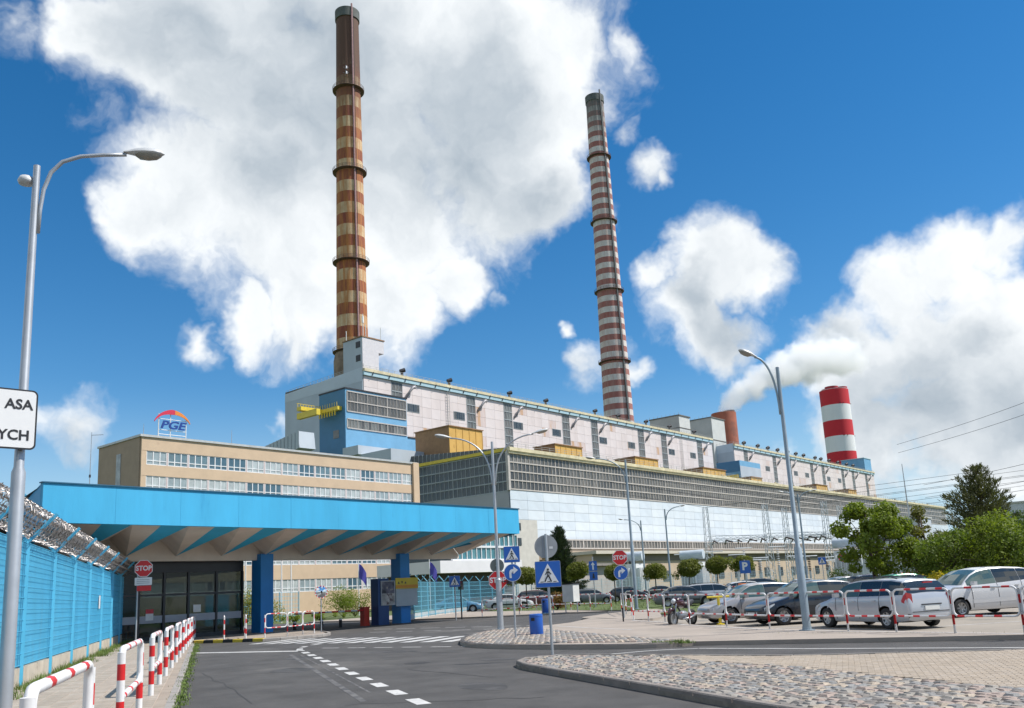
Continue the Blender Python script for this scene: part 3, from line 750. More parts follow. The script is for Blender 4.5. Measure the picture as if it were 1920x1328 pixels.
wd2 = [(466, 60.0), (505, 60), (522, 60), (557, 60), (576, 60)]
b2 = boiler_house('boiler_house', 'farther pale pink boiler house below the bright red and white stack', 428.5, 648, st2, wd2, 40, 71.0, 0, 12)
# ladder frames on the first boiler house
for y in (212.8, 372):
    m2 = MB()
    for dy in (0, .9): m2.cbox((XB+.7, y+dy, 57), (.1, .1, 25))
    for k in range(24): m2.cbox((XB+.7, y+.45, 45+k*1.02), (.08, .9, .08))
    m2.build('ladder', rail_m, b1)
def roof_fan(y, x, z, t, r=.95):
    m2 = MB(); m2.tube([(x, y, z), (x, y, z+2.0)], .45, 10); m2.tube([(x-.3, y-.6, z+2.5), (x+.3, y+.9, z+3.0)], [r*.8, r], 12)
    return m2.build('roof_fan', dark_metal, t, smooth=True, sharp=40)
for y in (194.2, 216.3, 248.6, 270.7, 304.4, 322, 345, 366, 390): roof_fan(y, XB-1.6, 71.6, b1, .75)
for k in range(13): roof_fan(446+k*14+random.uniform(-3, 3), XB-2, 71.2, b2, .95)
# roof-top lift tower on the first boiler house
t = thing('lift_tower', 'pale lift tower with overhanging top on the near boiler house corner', 'tower', (-209, 180, 71.5))
mb = MB(); mb.box((-214.5, 176.3, 71.5), (-205.4, 183.0, 78.0)); mb.box((-214.5, 176.3, 78.01), (-205.4, 185.2, 82.2)); mb.build('wall', [mat('tower_cladding', (.60, .58, .60), .6, var=.06)], t)
mb = MB(); mb.box((-214.6, 176.2, 71.5), (-205.5, 176.28, 82.1)); mb.build('painted_shade_panel', grey_clad, t)  # sheet over the tower end, shade carried by its grey colour
mb = MB(); mb.box((-214.8, 176.0, 82.2), (-205.2, 185.5, 82.55)); mb.build('roof_slab', mat('rust_edge', (.28, .16, .09), .8, var=.3), t)
for z in (74.6, 79.0): mb = MB(); mb.box((-208.4, 176.1, z), (-206.3, 176.22, z+2.0)); mb.build('louvre', dark_metal, t)
mb = MB()
for (x, y, h) in ((-206, 184.5, 4.5), (-205.8, 177, 7.5), (-213.5, 176.6, 3.5), (-208, 180, 5)): mb.tube([(x, y, 82.4), (x, y, 82.4+h)], .12, 6)
mb.cbox((-205.8, 177, 88), (.5, .5, 2.2)); mb.build('aerials', white_p, t)

# ---------------------------------------------------------------- blue stair and bunker block with crane beam
XS = -182.0; YS = 149.9
t = thing('bunker_block', 'blue bunker block with grey window bands and a yellow crane beam', 'building', (XS, YS, 30))
mb = MB(); mb.box((-193.0, YS, 30), (XS, 172.3, 57.3)); mb.build('wall', [blue_clad], t)
mb = MB(); mb.box((-193.0, YS-.12, 30), (XS-.1, YS-.02, 57.25)); mb.build('painted_shade_end', blue_shaded, t)  # thin sheet that paints the shade of this end as darker blue
mb = MB(); mb.box((-205, 172.31, 30), (XS, 184.5, 46.0)); mb.build('low_wing', blue_clad, t)
mb = MB(); mb.box((-193.2, YS-.2, 57.3), (XS+.2, 172.5, 57.7)); mb.box((-205, 172.51, 46.0), (XS+.2, 184.7, 46.35)); mb.build('roof_slab', dark_metal, t)
pane_wall(t, (XS+.02, YS+.5), (0, 1, 0), 21.6, 51.2, 2, 2.75, 1.2, [strip_glass, hall_glass[1], hall_glass[2]], near=40, barm=frame_w, bar=.12, bar_every=3)
pane_wall(t, (XS+.02, YS+.5), (0, 1, 0), 21.6, 46.6, 1, 2.5, 1.2, [strip_glass, hall_glass[1], hall_glass[2]], near=20, barm=frame_w, bar=.12, bar_every=3)
pane_wall(t, (XS+.02, YS+15.4), (0, 1, 0), 16.6, 39.6, 1, 2.3, 1.2, [strip_glass, hall_glass[1]], near=14, barm=frame_w, bar=.12, bar_every=3)
mb = MB(); mb.box((-192, YS-1.6, 51.6), (-183.3, YS-.15, 52.6)); mb.box((-192.5, YS-8, 51.9), (-190.6, YS-.1, 52.9)); mb.box((-192.5, YS-8, 49.6), (-184, YS-6.8, 51.2)); mb.build('crane_beam', yellowp, t)
mb = MB()
for k in range(9): mb.cbox((-192.6, YS-7.6+k*.9, 53.5), (.1, .1, 1.1)); mb.cbox((-191.6+k*1.0, YS-1.6, 53.2), (.1, .1, 1.1))
for k in range(7): mb.cbox((-191+k*1.1, YS-1.62, 50.9), (.35, .2, 1.4))
mb.obox((-192.6, YS-8, 54.05), (-192.6, YS, 54.05), .1, .1); mb.build('beam_railing', yellowp, t)
mb = MB(); mb.box((-187.0, YS-.2, 44.2), (-184.6, YS-.14, 46.4)); mb.build('window', hall_glass[3], t)
# roof lantern and sloping glass roof in front of it
mb = MB(); mb.box((-181.9, YS-5, 33), (-159, 168, 37.3)); mb.box((-176, YS-6, 37.3), (-170, YS+6, 39.6)); mb.build('roof_step', grey_clad, t)
# conveyor gallery
t = thing('conveyor_gallery', 'grey ribbed conveyor gallery sloping up to the blue bunker block', 'gallery', (-196, 135, 30))
mb = MB(); mb.obox((-240, 138, 34.6), (-183, 138, 42.2), 5, 4.4); mb.build('wall', grey_clad, t)
mb = MB()
for k in range(38): f_ = k/37; mb.cbox((-240+57*f_, 135.45, 34.6+7.6*f_), (.25, .12, 4.5))
mb.build('ribs', mat('gallery_rib', (.33, .37, .41), .6), t)
for k in range(3): mb = MB(); mb.cbox((-234+k*20, 138, 16), (1.2, 3, 34+k*5)); mb.build('trestle', grey_clad, t)
# second little blue tower between the boiler houses
t = thing('bunker_tower', 'small blue-capped bunker tower between the two boiler houses', 'tower', (-190, 402, 30))
mb = MB(); mb.box((-197, 391.3, 30), (-185, 414, 57.2)); mb.build('wall', [blue_clad], t)
mb = MB(); mb.box((-184.98, 391.3, 33), (-184.9, 414, 54.6)); mb.build('ribbed_front', grey_clad, t)
mb = MB(); mb.box((-197, 391.1, 52), (-185.1, 391.28, 57.1)); mb.build('cap', blue_shaded, t)
mb = MB(); mb.box((-196, 390.2, 46), (-186, 391.05, 50.5)); mb.build('crane_beam', yellowp, t)
# absorber towers over the roofs
grey_conc = mat('tower_concrete', (.45, .45, .42), .8, var=.12, vs=.15)
def roof_tower(x0, x1, y0, y1, z0, z1, label):
    t = thing('absorber_tower', label, 'tower', ((x0+x1)/2, (y0+y1)/2, z0))
    mb = MB(); mb.box((x0, y0, z0), (x1, y1, z1)); mb.build('wall', mat('tower_light', (.55, .56, .54), .7, var=.08, vs=.2), t)
    mb = MB(); mb.box((x0, y0-.12, z0), (x1-.1, y0-.02, z1)); mb.build('end_wall', grey_conc, t)
    mb = MB(); mb.box((x0-.4, y0-.4, z1), (x1+.4, y1+.4, z1+.5)); mb.box((x0-.2, y0-.2, z0+(z1-z0)*.55), (x1+.2, y1+.2, z0+(z1-z0)*.55+.35)); mb.build('ledge', roofm, t)
    mb = MB(); mb.box((x1+.02, y0+2, z0+1), (x1+.1, y1-2, z0+3)); mb.build('louvre', dark_metal, t)
    mb = MB()
    for k in range(8): mb.tube([(x0+(x1-x0)*k/7, y0, z1+.5), (x0+(x1-x0)*k/7, y0, z1+1.6)], .08, 5)
    mb.build('railing', rail_m, t)
roof_tower(-232, -215, 391, 402, 70, 84, 'grey roof tower left of the smoking stack')
roof_tower(-232, -215, 426, 441, 60, 87, 'grey tower under the smoking orange stack')
t = thing('filter_house', 'small blue roof house at the foot of the red and white stack', 'roof house', (-214, 640, 71))
mb = MB(); mb.box((-222, 634, 71), (-206, 648, 80.5)); mb.build('wall', blue_clad, t)
mb = MB(); mb.box((-222.3, 633.7, 80.5), (-205.7, 648.3, 81)); mb.build('roof_slab', teal_edge, t)

# ---------------------------------------------------------------- chimneys
def bands_mat(name, ca, cb, z0, band, top, zs0, zs1, rust=(.12, .06, .035), streak=.5, light=None):
    """painted ring bands of equal height, soot towards the mouth, rust streaks running down"""
    m = bpy.data.materials.new(name); m.use_nodes = True; nt = m.node_tree; L = nt.links.new; b = nt.nodes['Principled BSDF']
    def mth(op, x, y=None):
        n = nt.nodes.new('ShaderNodeMath'); n.operation = op; L(x, n.inputs[0])
        if y is not None: n.inputs[1].default_value = y
        return n.outputs[0]
    def rng(x, p, q, lo=0., hi=1.):
        n = nt.nodes.new('ShaderNodeMapRange'); L(x, n.inputs[0])
        for i, w in enumerate((p, q, lo, hi)): n.inputs[i+1].default_value = w
        return n.outputs[0]
    def mix(f, x, y):
        n = nt.nodes.new('ShaderNodeMixRGB'); L(f, n.inputs[0])
        for i, w in ((1, x), (2, y)):
            if isinstance(w, tuple): n.inputs[i].default_value = (*w, 1)
            else: L(w, n.inputs[i])
        return n.outputs[0]
    tc = nt.nodes.new('ShaderNodeTexCoord'); sp_ = nt.nodes.new('ShaderNodeSeparateXYZ'); L(tc.outputs['Object'], sp_.inputs[0]); z = sp_.outputs[2]
    mp = nt.nodes.new('ShaderNodeMapping'); L(tc.outputs['Object'], mp.inputs[0]); mp.inputs['Scale'].default_value = (.55, .55, .05)
    n = nt.nodes.new('ShaderNodeTexNoise'); L(mp.outputs[0], n.inputs['Vector']); n.inputs['Scale'].default_value = 1.4; n.inputs['Detail'].default_value = 8; n.inputs['Roughness'].default_value = .65
    fr = mth('FRACT', mth('DIVIDE', mth('SUBTRACT', z, z0), band*2)); st = mth('GREATER_THAN', fr, .5)
    c = mix(st, ca, cb)
    n3 = nt.nodes.new('ShaderNodeTexNoise'); L(tc.outputs['Object'], n3.inputs['Vector']); n3.inputs['Scale'].default_value = .22; n3.inputs['Detail'].default_value = 7; n3.inputs['Roughness'].default_value = .7
    c = mix(rng(n3.outputs[0], .45, .72, 0., streak*.6), c, tuple(x*.55 for x in rust))
    c = mix(rng(n.outputs[0], .40, .62, 0., streak), c, rust)
    so = nt.nodes.new('ShaderNodeMath'); so.operation = 'MULTIPLY_ADD'; L(n.outputs[0], so.inputs[0]); so.inputs[1].default_value = 30.; L(z, so.inputs[2])
    c = mix(rng(so.outputs[0], zs0+15, zs1+15), c, top)
    L(c, b.inputs['Base Color']); b.inputs['Roughness'].default_value = .8
    return m
def stack(name, label, x, y, h, r0, r1, m, rings, cap_m, top_h=4., n=48, extra=None):
    t = thing(name, label, 'chimney', (x, y, 0)); mb = MB(); prof = []
    for i in range(41): f_ = i/40; prof.append((r0+(r1-r0)*f_**.9, h*f_))
    prof += [(r1-.5, h), (r1-.55, h-6)]
    mb.lathe(prof, n=n); mb.build('shaft', m, t, smooth=True, local=True, sharp=45)
    mb = MB(); mb.lathe([(r1+.05, h-top_h), (r1+.45, h-top_h), (r1+.5, h+.15), (r1-.45, h+.15), (r1-.5, h-5)], n=n); mb.build('cap', cap_m, t, smooth=True, local=True, sharp=40)
    mb = MB(); mb.lathe([(0, h-5.2), (r1-.4, h-5.2)], n=n); mb.build('flue_mouth', dark_metal, t, local=True)
    for z in rings:
        rr = r0+(r1-r0)*(z/h)**.9; mb = MB()
        mb.lathe([(rr+.05, z-.55), (rr+1.5, z-.2), (rr+1.5, z), (rr+.05, z)], n=n)
        for zz in (.6, 1.2): mb.lathe([(rr+1.42, z+zz), (rr+1.5, z+zz), (rr+1.5, z+zz+.1), (rr+1.42, z+zz+.1), (rr+1.42, z+zz)], n=n)
        for k in range(28):
            a = 2*pi*k/28; mb.tube([((rr+1.46)*cos(a), (rr+1.46)*sin(a), z), ((rr+1.46)*cos(a), (rr+1.46)*sin(a), z+1.3)], .06, 4)
        mb.build('gallery', mat('gallery_rust', (.12, .075, .06), .7, .2, var=.3), t, local=True)
    a = -.25; mb = MB()
    for da in (-.04, .04):
        pts = [((r0+(r1-r0)*(f_)**.9+.35)*cos(a+da), (r0+(r1-r0)*(f_)**.9+.35)*sin(a+da), h*f_) for f_ in [i/20 for i in range(21)]]
        mb.tube(pts, .12, 5)
    mb.build('ladder', dark_metal, t, local=True)
    return t

cap_dark = mat('sooty_cap', (.10, .11, .105), .8, var=.3, vs=.4)
c1m = bands_mat('rusty_ring_paint', (.60, .45, .27), (.235, .06, .035), 97.0, 4.75, (.11, .055, .035), 190, 222, rust=(.44, .17, .04), streak=.85)
c1 = stack('chimney', 'tallest chimney, rusty brown and cream rings, dark sooty top', -262.4, 220.1, 247.5, 7.4, 4.7, c1m, (97, 134.3, 173.6, 210.7), cap_dark)
mb = MB()
for z, a in ((221, 2.3), (218, 2.3), (217, -.8), (214.6, -.8)):
    for da in (-.12, .12):
        q = Vector((cos(a+da), sin(a+da), 0)); mb.tube([q*5.0+Vector((0,0,z)), q*8.0+Vector((0,0,z))], .12, 5)
    q = Vector((cos(a), sin(a), 0)); mb.tube([q*8.0+Vector((-.9,.9,z)), q*8.0+Vector((.9,-.9,z))], .12, 5); mb.cbox(tuple(q*7.0+Vector((0,0,z+.5))), (.5, .5, 1.1))
mb.build('aerial_brackets', steel, c1, local=True)
mb = MB(); mb.tube([(6.5, -2.2, 90), (5.4, -1.9, 170), (4.95, -1.7, 249)], .38, 8); mb.build('cable_duct', mat('duct_pink', (.33, .19, .19), .7, var=.2), c1, local=True)
mb = MB(); mb.lathe([(6.4, 84), (7.3, 86), (7.4, 93), (6.9, 96), (6.4, 97)], n=20); mb.build('base_collar', mat('rusty_collar', (.23, .17, .12), .8, var=.4, vs=.3), c1, local=True)
c2m = bands_mat('ring_paint_red_white', (.32, .115, .095), (.66, .63, .59), 98.0, 3.35, (.12, .125, .12), 262, 292, rust=(.40, .24, .20), streak=.45)
c2 = stack('chimney', 'slender chimney with many narrow brick-red and white rings and grey top', -267.0, 416.6, 293.5, 10.1, 5.2, c2m, (126.6, 169.0, 212.1, 253.5), cap_dark)
mb = MB(); mb.tube([(9.0, -3.2, 60), (7.0, -2.6, 180), (5.2, -1.9, 296)], .5, 8); mb.build('cable_duct', mat('duct_grey', (.14, .14, .14), .7, var=.2), c2, local=True)
c3m = bands_mat('bright_red_white_paint', (.56, .022, .035), (.74, .75, .75), 58.2, 12.65, (.55, .022, .035), 900, 990, streak=.04)
t = thing('chimney', 'short wide stack with broad bright red and white rings', 'chimney', (-246.3, 706.4, 0))
mb = MB(); mb.lathe([(11.4, 0), (11.3, 60), (11.2, 147)], n=48); mb.build('shaft', c3m, t, smooth=True, local=True)
for a in (0.6, 2.7, 4.8):
    mb = MB(); mb.lathe([(5.2, 147), (5.2, 149.2), (4.9, 149.2), (4.9, 144)], c=(5.6*cos(a), 5.6*sin(a), 0), n=24); mb.build('flue', mat('flue_red', (.42, .03, .04), .6), t, smooth=True, local=True, sharp=40)
mb = MB(); mb.lathe([(0, 146.8), (11.2, 147)], n=40); mb.build('flue_mouth', dark_metal, t, local=True)
for z in (134.8, 108.6):
    mb = MB()
    for a in (-.9, .4): mb.cbox((11.4*cos(a), 11.4*sin(a), z), (1.0, 1.0, .35)); mb.cbox((11.4*cos(a+.25), 11.4*sin(a+.25), z), (.7, .7, .3))
    mb.build('light_bracket', dark_metal, t, local=True)
t = thing('chimney', 'stubby weathered orange stack giving off white steam', 'chimney', (-235.3, 482.8, 0))
mb = MB(); mb.lathe([(7.4, 0), (7.3, 99.4), (6.9, 99.4), (6.8, 95)], n=36); mb.build('shaft', mat('weathered_orange', (.38, .125, .075), .8, var=.2, vs=.15, col2=(.26, .10, .07), c2=.5, c2s=.1), t, smooth=True, local=True, sharp=40)
mb = MB(); mb.lathe([(3.4, 98), (3.4, 101), (3.1, 101), (3.1, 97)], c=(2.4, 2.6, 0), n=20); mb.build('flue', mat('flue_brown', (.16, .08, .06), .8), t, smooth=True, local=True, sharp=40)
# steam: a lumpy cloud of vapour drifting off to the right
def make_steam():
    path = [(-235.3, 482.8, 97.5), (-233, 485.5, 103), (-229.5, 490, 109), (-224.5, 497.5, 115), (-218, 508, 121), (-210, 521, 127), (-201, 536, 132), (-191, 553, 137), (-181, 571, 141)]
    rad = [4.6, 5.6, 7.0, 9., 11., 13., 14.5, 15.5, 14.]
    mb = MB(); mb.tube([Vector(path[0])-Vector((0, 0, .2))]+path, [3.6]+[r*1.25+1.5 for r in rad], 18)
    o = mb.build('steam_plume', None or mat('steam_tmp', (1, 1, 1)))
    m = bpy.data.materials.new('steam'); m.use_nodes = True; nt = m.node_tree; nt.nodes.clear(); L = nt.links.new
    def N(t, **k):
        n = nt.nodes.new(t)
        for x, y in k.items(): setattr(n, x, y)
        return n
    tc = N('ShaderNodeTexCoord').outputs['Object']
    nz = N('ShaderNodeTexNoise'); L(tc, nz.inputs['Vector']); nz.inputs['Scale'].default_value = .075; nz.inputs['Detail'].default_value = 4.; nz.inputs['Roughness'].default_value = .6
    acc = None
    for i in range(len(path)-1):
        for k in range(2):
            q = Vector(path[i]).lerp(Vector(path[i+1]), k/2); r = rad[i]+(rad[i+1]-rad[i])*k/2
            d = N('ShaderNodeVectorMath', operation='DISTANCE'); L(tc, d.inputs[0]); d.inputs[1].default_value = tuple(q)
            f = N('ShaderNodeMath', operation='MULTIPLY_ADD'); L(d.outputs['Value'], f.inputs[0]); f.inputs[1].default_value = -1/r; f.inputs[2].default_value = 1.
            if acc is None: acc = f.outputs[0]
            else: mx = N('ShaderNodeMath', operation='MAXIMUM'); L(acc, mx.inputs[0]); L(f.outputs[0], mx.inputs[1]); acc = mx.outputs[0]
    ad = N('ShaderNodeMath', operation='MULTIPLY_ADD'); L(nz.outputs[0], ad.inputs[0]); ad.inputs[1].default_value = 2.2; ad.inputs[2].default_value = -1.1
    sm = N('ShaderNodeMath', operation='ADD'); L(ad.outputs[0], sm.inputs[0]); L(acc, sm.inputs[1])
    mr = N('ShaderNodeMapRange', interpolation_type='SMOOTHSTEP'); L(sm.outputs[0], mr.inputs[0]); mr.inputs[1].default_value = -.02; mr.inputs[2].default_value = .5; mr.inputs[4].default_value = .24
    pv_ = N('ShaderNodeVolumePrincipled'); pv_.inputs['Color'].default_value = (.998, .998, 1, 1); L(mr.outputs[0], pv_.inputs['Density']); pv_.inputs['Anisotropy'].default_value = .0
    L(pv_.outputs[0], N('ShaderNodeOutputMaterial').inputs['Volume'])
    o.data.materials.clear(); o.data.materials.append(m)
    tag(o, 'white steam plume drifting right from the stubby orange stack', 'steam', kind='stuff')
make_steam()

# ---------------------------------------------------------------- office block
tan = mat('tan_render', (.56, .42, .29), .85, var=.07, vs=.5, bump=.15, bs=8, col2=(.48, .34, .24), c2=.62, c2s=.4)
tan_d = mat('tan_render_shaded', (.37, .28, .205), .85, var=.08, vs=.6)  # tan render with the gable's shade painted into it
winf = mat('white_window_frame', (.70, .71, .72), .5, var=.05)
wing = [mat('office_glass_%d' % i, c, .08, var=.2, vs=1.2, spec=.7) for i, c in enumerate(((.07, .13, .17), (.13, .20, .23), (.42, .46, .46), (.28, .34, .36)))]
office = thing('office_block', 'tan rendered office block with long rows of white windows above the blue canopy', 'building', (-110, 56.6, 0))
mb = MB(); mb.box((-121.7, 56.6, 0), (-110.3, 106, 24.0)); mb.build('wall_core', tan, office)
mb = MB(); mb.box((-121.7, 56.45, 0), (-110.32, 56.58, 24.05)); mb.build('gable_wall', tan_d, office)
mb = MB(); mb.box((-121.9, 56.3, 24.0), (-109.8, 106.2, 24.3)); mb.build('roof_edge', mat('roof_flashing', (.5, .5, .48), .5, .4), office)
mb = MB(); mb.box((-116.4, 56.38, 12), (-115.2, 56.44, 22.4)); mb.build('stair_window', mat('stair_glass', (.36, .37, .37), .4, var=.4, vs=.9), office)
heads = [22.2, 18.9, 15.6, 12.3, 8.95, 5.0]
zprev = 24.0
for r_, zh in enumerate(heads):
    mb = MB(); mb.box((-110.29, 56.59, zh), (-110.0, 106, zprev-.001)); mb.build('spandrel', tan, office); zprev = zh-1.85
mb = MB(); mb.box((-110.29, 56.59, 0), (-110.0, 106, zprev)); mb.build('spandrel', tan, office)
for r_, zh in enumerate(heads): mb = MB(); mb.box((-110.28, 56.59, zh-1.85), (-110.02, 57.3, zh-.001)); mb.build('corner_pier', tan, office)
PITCH_W = 3.03
def office_window():
    """white frame with three tall lights over three low ones"""
    f = MB(); W_ = PITCH_W-.22; H_ = 1.82
    f.box((-.02, 0, 0), (.06, W_, .1)); f.box((-.02, 0, H_-.08), (.06, W_, H_)); f.box((-.02, 0, .101), (.06, .08, H_-.081)); f.box((-.02, W_-.08, .101), (.06, W_, H_-.081))
    f.box((-.02, .081, .5), (.055, W_-.081, .62))
    for k in (1, 2): f.box((-.02, W_*k/3-.07, .101), (.055, W_*k/3+.07, .499)); f.box((-.02, W_*k/3-.07, .621), (.055, W_*k/3+.07, H_-.081))
    o = f.build('window', winf); fm = o.data; bpy.data.objects.remove(o); gl = []
    for gm in wing:
        g = []
        for k in range(3):
            for (a, b) in ((.09, .5), (.6, H_-.06)): g.append((k, a, b))
        mb = MB()
        for (k, a, b) in g: mb.box((-.04, W_*k/3+.05, a), (.0, W_*(k+1)/3-.05, b))
        o = mb.build('panes', gm); gl.append(o.data); bpy.data.objects.remove(o)
    return fm, gl
fm, gl = office_window()
for r_, zh in enumerate(heads):
    for i in range(16):
        w = inst('window', fm, office, to_local(office, (-110.12, 57.32+i*PITCH_W, zh-1.84)))
        inst('panes', gl[random.choices((0, 1, 2, 3), (6, 4, 3, 3) if r_ == 0 else (2, 2, 6, 5))[0]], w)
        if i < 15:
            mb = MB(); mb.box((-110.28, 57.32+(i+1)*PITCH_W-.21, zh-1.85), (-110.04, 57.32+(i+1)*PITCH_W-.01, zh-.001)); mb.build('pier', mat('pink_pier', (.55, .46, .45), .8, var=.08), office)
mb = MB(); mb.box((-110.0, 105.0, 0), (-109.6, 106.3, 24.2)); mb.build('end_pier', tan, office)
# rooftop sign
sg = thing('rooftop_sign', 'blue letter sign under a red and orange arc on the office roof', 'sign', (-111, 61.25, 24.3))
blue_l = mat('sign_blue', (.012, .05, .26), .4, var=.05)
sc_ = 1.5
me = text_mesh('PGE', sc_, .08, shear=.25, bold=.03); me.materials.clear(); me.materials.append(blue_l)
o = link('letters', me, sg); o.matrix_local = Matrix.Translation((.2, .0, 1.75)) @ Matrix(((0, 0, 1, 0), (1.35, 0, 0, 0), (0, 1, 0, 0), (0, 0, 0, 1)))
for nm, a0, a1, m in (('arc_red', 155, 84, mat('sign_red', (.60, .03, .07), .4)), ('arc_orange', 84, 28, mat('sign_orange', (.74, .24, .04), .4))):
    mb = MB(); n = 16
    for i in range(n):
        q = []
        for k in (i, i+1):
            a = radians(a0+(a1-a0)*k/n); th = .30*sin(pi*min(1, max(.12, (155-degs)/127.)))+.12 if False else .34-.26*abs((a0+(a1-a0)*k/n)-92)/66
            th = max(.05, th)
            q.append(((2.75*cos(a)*1.05), 1.35+2.5*sin(a)-.25, th))
        for s_ in (0,):
            (y0, z0, t0), (y1, z1, t1) = q
            mb.face([(.3, y0, z0-t0), (.3, y1, z1-t1), (.3, y1, z1+t1), (.3, y0, z0+t0)]); mb.face([(.16, y0, z0+t0), (.16, y1, z1+t1), (.16, y1, z1-t1), (.16, y0, z0-t0)])
            mb.face([(.3, y0, z0+t0), (.3, y1, z1+t1), (.16, y1, z1+t1), (.16, y0, z0+t0)]); mb.face([(.16, y0, z0-t0), (.16, y1, z1-t1), (.3, y1, z1-t1), (.3, y0, z0-t0)])
    mb.build(nm, m, sg, local=True)
mb = MB()
for y in (-1.9, -.2, 2.1): mb.tube([(0, y, 0), (0, y, 3.0 if y > 0 else 3.3)], .07, 6)
for z in (.5, 1.1, 2.6): mb.tube([(0, -1.9, z), (0, 2.1, z)], .05, 6)
mb.build('support_frame', white_p, sg, local=True)
def mast(name, label, x, y, z, h, kind=0):
    t = thing(name, label, 'antenna', (x, y, z)); mb = MB(); mb.tube([(0, 0, 0), (0, 0, h*.55), (0, 0, h)], [.05, .04, .02], 6); mb.build('pole', steel, t, local=True)
    if kind:
        mb = MB(); mb.tube([(0, 0, h*.62), (-.6, -.6, h*.64), (-1.6, -1.6, h*.66)], .03, 5); mb.tube([(-1.6, -1.6, h*.60), (-1.6, -1.6, h*.72)], .03, 5); mb.tube([(-1.4, -1.6, h*.66), (-1.9, -1.6, h*.66)], .03, 5); mb.build('side_arm', steel, t, local=True)
        mb = MB(); mb.tube([(0, 0, h*.985), (.6, .55, h*.985)], .02, 5); mb.build('tip_arm', steel, t, local=True)
        mb = MB(); mb.cbox((0, 0, h*.7), (.12, .12, .3)); mb.cbox((0, 0, h*.78), (.1, .1, .2)); mb.build('clamp', dark_metal, t, local=True)
    return t
mast('antenna_mast', 'tall thin antenna mast with side arm rising behind the canopy left end', -62, 28.2, 0, 14.2, 1)
mast('roof_antenna', 'short whip antenna on the office roof right of the letters', -111, 70.5, 24.3, 2.2)
mast('roof_antenna', 'curved lamp arm on the office roof corner', -110.8, 57.2, 24.3, 1.6)
mast('cable_post', 'short dark post with cables behind the canopy left corner', -58, 23.6, 0, 9.4)

# ---------------------------------------------------------------- gate canopy
cyan = mat('cyan_fascia_paint', (.045, .385, .64), .6, var=.09, vs=.9, stretch=(1, 1, .22), bump=.25, bs=6, col2=(.03, .31, .55), c2=.60, c2s=.8)
fold_b = mat('canopy_blue_fold', (.04, .46, .74), .7, var=.08)
fold_g = mat('canopy_grey_fold', (.68, .60, .52), .85, var=.10, vs=.7)
beam_g = mat('canopy_beam', (.62, .565, .50), .85, var=.1, vs=.8)
col_b = mat('column_blue', (.018, .205, .54), .5, var=.08)
canopy = thing('gate_canopy', 'wide cyan gate canopy with folded striped soffit on blue columns', 'canopy', (-44, 31, 0))
XF, XR = -38.0, -44.2; ZB, ZTf = 5.42, 7.06; Y0c, Y1c = 15.4, 46.0
npn = 10; pwf = (Y1c-Y0c)/npn
for k in range(npn):
    mb = MB(); mb.box((XF-.25, Y0c+k*pwf+.004, ZB), (XF+random.uniform(-.004, .004), Y0c+(k+1)*pwf-.004, ZTf)); mb.build('fascia_panel', cyan, canopy)
mb = MB(); mb.box((XF-.3, Y0c-.05, ZTf), (XF+.06, Y1c+.05, ZTf+.05)); mb.build('flashing', mat('canopy_flashing', (.03, .12, .2), .5, .3), canopy)
# roof plate falls towards the rear
mb = MB(); mb.face([(XF-.2, Y0c, ZTf-.1), (XF-.2, Y1c, ZTf-.1), (XR-8, Y1c-1.0, 5.6), (XR-8, Y0c+1.5, 5.6)]); mb.build('roof', roofm, canopy)
for y, s_ in ((Y0c, -1), (Y1c, 1)):
    yr = Y0c+1.0 if s_ < 0 else Y1c-1.2
    mb = MB(); q = [(XF-.2, y, ZB), (XF-.2, y, ZTf-.01), (XR, yr, 6.0), (XR, yr, 4.7)]; mb.face(q if s_ > 0 else q[::-1]); mb.build('end_fascia', mat('canopy_end_blue', (.03, .30, .56), .6, var=.06), canopy)
P_ = 2.73; nf = 11
f0y = [15.25+P_*k for k in range(nf+1)]; vy = [16.66+2.72*k for k in range(nf+1)]
for k in range(nf):
    a0 = (XF-.2, max(Y0c, f0y[k]), ZB+.02); a1 = (XF-.2, min(Y1c, f0y[k]+P_*.5), ZB+.02); a2 = (XF-.2, min(Y1c, f0y[k]+P_), ZB+.02)
    v0 = (XR, vy[k], 4.42); r1 = (XR, vy[k]+P_*.66, 5.28); v2 = (XR, vy[k]+2.72, 4.42)
    mb = MB(); mb.face([a0, v0, a1]); mb.build('blue_fold', fold_b, canopy)
    mb = MB(); mb.face([a1, v0, r1]); mb.face([a1, r1, v2]); mb.face([a1, v2, a2]); mb.build('grey_fold', fold_g, canopy)
    mb = MB(); mb.face([(XR-.02, v0[1], 4.40), (XR-.02, v2[1], 4.40), (XR-.02, r1[1], 5.30)]); mb.build('fold_end', beam_g, canopy)
mb = MB(); mb.box((XR-.6, vy[0], 4.16), (XR-.03, vy[-1], 4.41)); mb.build('beam', beam_g, canopy)
mb = MB(); mb.box((XR-8, vy[0]+.5, 4.9), (XR-.6, vy[-1]-.5, 5.2)); mb.build('rear_soffit', fold_g, canopy)
for y in (30.25, 40.95):
    mb = MB(); mb.box((-44.75, y-.42, 0), (-43.85, y+.42, 4.5)); mb.build('column', col_b, canopy)

